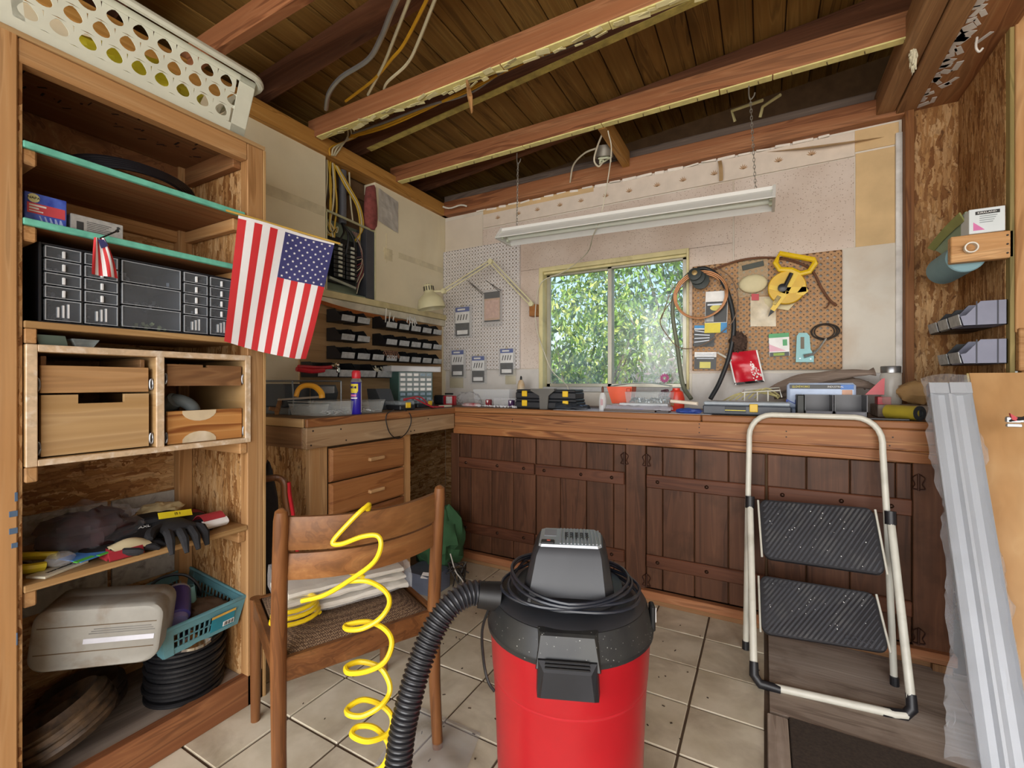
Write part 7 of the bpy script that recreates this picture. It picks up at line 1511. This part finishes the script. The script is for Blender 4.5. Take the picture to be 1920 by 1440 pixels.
for ti, (TL, TR, BR, BL, yt_, yb_) in enumerate((((1423, 936), (1638, 953), (1662, 1080), (1431, 1047), 2.262, 2.13), ((1424, 1078), (1640, 1112), (1668, 1226), (1428, 1188), 2.20, 2.07))):
    a, b, c, d = W(*TL, 'y', yt_), W(*TR, 'y', yt_), W(*BR, 'y', yb_), W(*BL, 'y', yb_)
    Q = lambda u, v: a.lerp(b, u).lerp(d.lerp(c, u), v)
    nrm = (b-a).cross(d-a).normalized(); nrm = nrm if nrm.y < 0 else -nrm
    def rim_(s, o):
        P = []
        for (u0, v0, a0_) in ((1-.07, .14, -PI/2), (1-.07, .86, 0), (.07, .86, PI/2), (.07, .14, PI)):
            for k in range(5):
                q = a0_+PI/2*k/4; P.append(Q(.5+(u0+.07*math.cos(q)-.5)*s, .5+(v0+.14*math.sin(q)-.5)*s)+nrm*o)
        return P
    tr_ = obj('tread', MB().loft([rim_(.98, -.02), rim_(1, -.015), rim_(1, 0), rim_(.985, .003)]), lbk, ld)
    rb_ = MB()
    for k in range(-8, 34):
        # diagonal ribs, running up to the right
        u0 = k*.042; seg = []
        pts = [(u0+.42*(1-v), v) for v in (0.035, .965)]
        (ua, va), (ub, vb) = pts[0], pts[1]
        # clip to 0.03..0.97 in u
        lo, hi = .03, .97
        def clipu(ua, va, ub, vb):
            if max(ua, ub) < lo or min(ua, ub) > hi: return None
            f = lambda t: (ua+(ub-ua)*t, va+(vb-va)*t); t0, t1 = 0, 1
            for L in (lo, hi):
                if (ua-L)*(ub-L) < 0:
                    t = (L-ua)/(ub-ua)
                    if (L == lo) == (ua < lo): t0 = max(t0, t) if ua < lo or ua > hi else t0
                    else: t1 = min(t1, t)
                    if ua > hi and L == hi: t0 = max(t0, t)
                    if ub < lo and L == lo: t1 = min(t1, t)
            return f(t0), f(t1)
        r_ = clipu(ua, va, ub, vb)
        if not r_: continue
        (u1, v1), (u2, v2) = r_
        u1, u2 = min(max(u1, lo), hi), min(max(u2, lo), hi)
        if abs(v1-v2) < .04: continue
        w = .022
        rb_.prism([Q(u1, v1)+nrm*.002, Q(min(u1+w, .98), v1)+nrm*.002, Q(min(u2+w, .98), v2)+nrm*.002, Q(u2, v2)+nrm*.002], nrm*.003)
    obj('ribs', rb_, ribmat(), tr_, kind='stuff')
    ex = (b-a).normalized(); RT_ = Matrix((ex, nrm.cross(ex), nrm)).transposed()
    emb = pm('tread_emboss', '#2a2a2e', .5)
    text('COSCO', .026, Q(.20, .13)+nrm*.0055, RT_, emb, tr_, ext=.001)
    if ti: text('COSCO', .026, Q(.80, .86)+nrm*.0055, RT_, emb, tr_, ext=.001)
    fk = MB()
    for k in range(26): fk.sphere(Q(rnd.uniform(.08, .92), rnd.uniform(.08, .92))+nrm*.0055, rnd.uniform(.0008, .0022), 6, 4)
    obj('paint_fleck', fk, wt, tr_, kind='stuff')
    for s in (0, 1):
        e0, e1 = Q(s, .02), Q(s, .98); off = Vector(((-.004 if s == 0 else .004), 0, 0)); obj('tread_bracket', MB().tube([e0+off, e1+off], .004, 6), lw, ld)
# ---- plastic wrapped fixtures
fx = thing('wrapped_light_fixture', 'pair of white light fixture troughs wrapped in clear plastic leaning on the bench', 'light fixture', (.61, 1.86, 0))
fa, fb = Vector((.612, 1.835, .012)), Vector((.612, 2.318, 1.13)); fdir_ = (fb-fa).normalized(); fn_ = Vector((1, 0, 0)).cross(fdir_).normalized(); fn_ = fn_ if fn_.y < 0 else -fn_
def fxo(prof, mat, name, s0=0, s1=1):
    return obj(name, MB().loft([[fa.lerp(fb, s)+Vector((1, 0, 0))*x+fn_*z for x, z in prof] for s in (s0, s1)]), mat, fx)
wfx = pm('trough_white', '#a9adb3', .35, var=.06, scale=6)
fxo([(-.056, .028), (-.03, .006), (-.012, .006), (-.004, .022), (.004, .022), (.022, .004), (.04, .006), (.058, .03), (.06, .028), (.04, -.002), (-.04, -.002), (-.058, .026)], wfx, 'trough')
fxo([(-.045, -.004), (.048, -.004), (.048, -.04), (-.045, -.04)], wfx, 'trough_back')
fxo([(-.058, .03), (-.004, .03), (-.004, -.012), (-.058, -.012)], wfx, 'end_block', .965, 1.0); fxo([(.0, .032), (.06, .032), (.06, -.012), (.0, -.012)], wfx, 'end_block', .965, 1.0)
rings = []
for i in range(60):
    s = -.005+i/59*1.03; rg = []
    for j in range(20):
        q = 2*PI*j/20; wob = 1+.22*noise.noise(Vector((math.cos(q)*2, math.sin(q)*2, s*14)))+.16*noise.noise(Vector((math.cos(q)*5, math.sin(q)*5, s*40)))
        wd_ = .068+.02*noise.noise(Vector((s*7, 3, 1)))+(.03 if s < .45 else 0)*max(0, -math.cos(q))*(.45-s)/.45*2
        rg.append(fa.lerp(fb, s)+Vector((1, 0, 0))*(math.cos(q)*wd_*wob)+fn_*(math.sin(q)*.042*wob-.002))
    rings.append(rg)
obj('plastic_wrap', MB().loft(rings, cap=False), film('wrap_film', '#e6e9ee', .16, .07, 38), fx, True)
# ---- leaning boards
lbd = thing('leaning_board', 'wide pale plywood board leaning against the door post', 'board', (.92, 1.9, 0))
ba, bb_ = Vector((.70, 1.90, .0)), Vector((.692, 2.375, 1.178)); bd = (bb_-ba).normalized(); bn = Vector((1, 0, 0)).cross(bd).normalized(); bn = bn if bn.y < 0 else -bn
obj('board_face', MB().loft([[p+bn*0, p+Vector((.44, 0, 0)), p+Vector((.44, 0, 0))-bn*.034, p-bn*.034] for p in (ba, bb_)]), wood('board_pale', '#8a6238', '#b08555', '#bf9a6c', 2, .35, .55, .15), lbd)
obj('board_edge', MB().loft([[p+Vector((-.007, 0, 0))-bn*.002, p+Vector((-.0005, 0, 0))-bn*.002, p+Vector((-.0005, 0, 0))-bn*.034, p+Vector((-.007, 0, 0))-bn*.034] for p in (ba, bb_)]), wood('board_edge', '#7d7040', '#b09a62', '#c2ac76', 2, 1), lbd)
lt_ = thing('cable_clamp', 'small chrome clamp with red lever and black cable on the leaning board', 'clamp', W(1897, 788, 'y', 2.16))
kp = lambda px, py: W(px, py, 'y', 2.19)
ko = Vector((0, -.02, 0))
obj('plate', MB().ob(kp(1897, 786)+ko, (.045, .012, .02), None, .003).ob(kp(1896, 797)+ko, (.04, .01, .012), None, .003), pm('clamp_chrome', '#bfc2c4', .25, .8), lt_); obj('lever', MB().prism([kp(1886, 774)+ko*1.6, kp(1901, 783)+ko*1.6, kp(1898, 788)+ko*1.6, kp(1890, 786)+ko*1.6], (0, .012, 0)), pm('lever_red', '#c02a36', .4), lt_)
obj('cable', MB().tube(bez([kp(1882, 789)+ko, kp(1900, 785)+ko*1.4, kp(1912, 783)+ko*1.5, kp(1930, 778)+ko*1.5], 6), [.005]*7+[.006]*6+[.008]*6, 8), kw_, lt_, True)
# ---- recess on the right: roll holder, carton, bins
rh = thing('roll_holder', 'blue paper roll on a white pipe held by a wooden bracket', 'roll holder', (.75, 2.6, 1.56))
x0, x1, z0, z1 = span(1783, 1892, 438, 488, 2.43)
obj('bracket_block', MB().box(x0, .833, 2.43, 2.468, z0, z1, .003), fir(0), rh)
nn = MB()
for z in (z0+.018, (z0+z1)/2, z1-.018): nn.cyl((.815, 2.431, z), (.815, 2.4275, z), .0035, n=8)
obj('nail_head', nn, pm('nail_dark', '#2c2019'), rh)
pcx, pcz = W(1818, 466, 'y', 2.43).x, W(1818, 466, 'y', 2.43).z
RYm = basis((1, 0, 0), (0, 0, 1))
obj('pipe', MB().lathe([(.021, .0), (.021, .016), (.0165, .016), (.0165, -.3), (.021, -.3)], (pcx, 2.424, pcz), 24, RYm, cap=False), pm('pvc_white', '#dcd8cc', .4), rh, True)
obj('blue_roll', MB().lathe([(.018, .0), (.058, .0), (.062, -.004), (.062, -.255), (.058, -.26), (.018, -.26)], (pcx+.003, 2.475, pcz-.02), 32, RYm), pm('roll_blue', '#7fa2ac', .8, var=.05), rh, True)
gA, gB, gC, gD = W(1809, 398, 'y', 2.475), W(1816, 446, 'y', 2.475), W(1768, 478, 'y', 2.74), W(1748, 466, 'y', 2.76)
gpp = thing('green_paper', 'olive green folded paper draped over the blue roll', 'paper', gC)
obj('folded_sheet', MB().sheet(lambda u, v: gA.lerp(gB, u).lerp(gD.lerp(gC, u), v)+Vector((.004*math.sin(3*v), 0, .006*math.sin(PI*v))), 6, 10, (.006, 0, .003)), pm('paper_mint', '#93a58a', .7, var=.08), gpp, True)
obj('folded_edge', MB().sheet(lambda u, v: (gA+Vector((-.012, 0, .0))).lerp(gA.lerp(gB, .35), u).lerp((gD+Vector((-.012, 0, .004))).lerp(gD.lerp(gC, .35), u), v)+Vector((-.006, 0, .008*math.sin(PI*v))), 4, 10, (.004, 0, .003)), pm('paper_olive', '#8c8f52', .7, var=.1), gpp, True)
wbx = thing('white_carton', 'small white carton with a pink corner on the wooden bracket', 'box', (.79, 2.45, z1))
xa_, xb_, za_, zb_ = span(1816, 1884, 390, 434, 2.43)
obj('carton', MB().box(xa_, min(xb_, .835), 2.425, 2.51, z1+.001, zb_, .0015), pm('carton_white', '#d5dde0', .6, var=.03), wbx)
xb_ = min(xb_, .835)
obj('pink_corner', MB().prism([(xa_+.012, 2.4245, z1+.012), (xa_+.045, 2.4245, z1+.012), (xa_+.012, 2.4245, z1+.045)], (0, .0006, 0)), pm('print_pink2', '#d873ac', .5), wbx); obj('name_band', MB().box(xa_+.018, xb_-.015, 2.4238, 2.425, zb_-.024, zb_-.011, 0), cblk, wbx)
for k in range(4): obj('print_line', MB().box(xa_+.03, xb_-.022-.004*k, 2.4242, 2.425, zb_-.032-.008*k, zb_-.029-.008*k, 0), pm('print_grey3', '#8f979a', .6), wbx)
text('KIRKLAND', .009, ((xa_+xb_)/2, 2.4236, zb_-.0175), RY, wt, wbx, wide=(xb_-xa_)*.52)
gbm = pm('bin_blue_grey', '#7c7f93', .5, var=.08)
for (z, n, rowname) in ((1.365, 3, 'upper'), (1.215, 2, 'lower')):
    for k in range(n):
        y = 2.50+.135*k
        b = make_bin(f'{"blue-grey" if k == 0 else "black"} parts bin {"next to the door post" if k == 0 else "deeper in the recess"} in the {rowname} right-hand row'.replace(' right-hand', '') if 0 else (f'blue-grey parts bin by the door post in the {rowname} row of the recess' if k == 0 else f'black parts bin deep in the {rowname} row of the strand board recess'), f'{rowname} bins in the recess' if k else None, w=.12, d=.135, h=.095, mat=gbm if k == 0 else blk, c=(XR-.002, y, z)); b.rotation_euler = (0, 0, PI)
        if k == 0: obj('side_rib', MB().box(XR-.03, XR-.026, y-.062, y-.06, z, z+.095, 0).box(XR-.09, XR-.086, y-.062, y-.06, z, z+.095, 0), pm('rib_dark', '#2b2d3a', .5), b)
# obj() subtracts the bin's base; the turned bin flips its rib to the near side
for b in [o for o in bpy.data.objects if o.name.startswith('side_rib')]:
    for v in b.data.vertices: v.co = Vector((-v.co.x, -v.co.y, v.co.z))
# ---- under the worktop and around the chair
one('green_canvas_bag', blob(W(825, 1010, 'z', .21)+Vector((0, 0, 0)), (.14, .13, .20), amp=.3, fr=6, seed=61, floor=.015), pm('canvas_green', '#2f5534', .9, var=.15), 'dark green canvas bag slumped under the corner of the worktop', 'bag', smooth=True)
p_ = W(800, 1100, 'z', 0); bb2 = thing('blue_grey_box', 'blue-grey plastic box on the floor behind the chair', 'box', p_)
obj('shell', MB().loft([[p_+Vector((a*s, b*s, z)) for a, b in rrect(.22, .18, .03)] for (s, z) in ((1, 0), (1, .07), (.92, .10))]), pm('box_blue_grey', '#5b6272', .45), bb2, True); obj('white_label', MB().ob(p_+Vector((.06, -.07, .1)), (.06, .04, .003), Euler((.4, 0, .3)).to_matrix(), 0), wt, bb2)
wt_ = MB(); wc = W(858, 1085, 'z', .05)
for k in range(5): wt_.tube(bez([wc+Vector((rnd.uniform(-.07, .05), rnd.uniform(-.06, .06), rnd.uniform(-.04, .09))) for _ in range(7)], 5), .004, 6)
one('tangled_cables', wt_, pm('cable_dark', '#26221f', .5), 'tangle of dark cables on the floor by the cabinet plinth', 'cables', smooth=True)
one('curled_cord', MB().tube(bez([wc+Vector((-.05, 0, .13)), wc+Vector((.0, -.02, .05)), wc+Vector((.06, -.03, .0)), wc+Vector((.03, -.05, -.04))], 6), .0035, 6), pm('cord_white2', '#c9c5bc', .5), 'thin white cord curling over the dark cables', 'cord', smooth=True)
rs = thing('red_edged_handle', 'wooden tool handle with a red edge standing between shelf and drawers', 'tool handle', (-1.68, 1.12, 0))
hA = [W(498, 898, 'x', -1.70), W(520, 896, 'x', -1.68), W(532, 905, 'x', -1.66), W(534, 930, 'x', -1.66), W(543, 985, 'x', -1.655), W(552, 1080, 'x', -1.65)]
hA.append(Vector((hA[-1].x, hA[-1].y+.02, 0)))
obj('wood_grip', MB().tube(bez(hA, 5), .016, 10, flat=.8), chairw(2), rs, True)
obj('red_edge', MB().tube([p+Vector((.008, .013, 0)) for p in bez(hA[2:], 5)], .010, 8, flat=1.2), pm('paint_red', '#c1202c', .4), rs, True)
one('black_strap_bag', blob((-1.80, 1.15, .42), (.06, .05, .40), amp=.2, fr=6, seed=71, floor=.0), pm('strap_black', '#17171a', .6, var=.3, scale=60), 'tall black bag squeezed behind the red-edged handle', 'bag', smooth=True)
one('floor_plastic', MB().sheet(lambda u, v: (-.98+.28*u-.1*v, .88+.36*v, .006+.028*(.5+noise.noise(Vector((u*4, v*4, 3))))*math.sin(PI*u)**.5*math.sin(PI*v)**.5), 24, 24, (0, 0, .001)), film('floor_film', '#c9cbd0', .16, .08, 30), 'crumpled clear plastic sheet on the tiles behind the chair', 'plastic sheet', smooth=True)

db_ = MB()
for k in range(110):
    x, y = rnd.uniform(-1.5, 0.0), rnd.uniform(1.0, 2.36)
    if (x-VC.x)**2+(y-VC.y)**2 < .05: continue
    db_.ob((x, y, .0022), (rnd.uniform(.003, .012), rnd.uniform(.002, .004), .002), Euler((0, 0, rnd.random()*6)).to_matrix(), 0)
tag(obj('floor_debris', db_, pm('debris_dark', '#3a2c20', .9, var=.4)), 'dark specks of dirt and debris scattered on the tile floor', 'debris', kind='stuff')
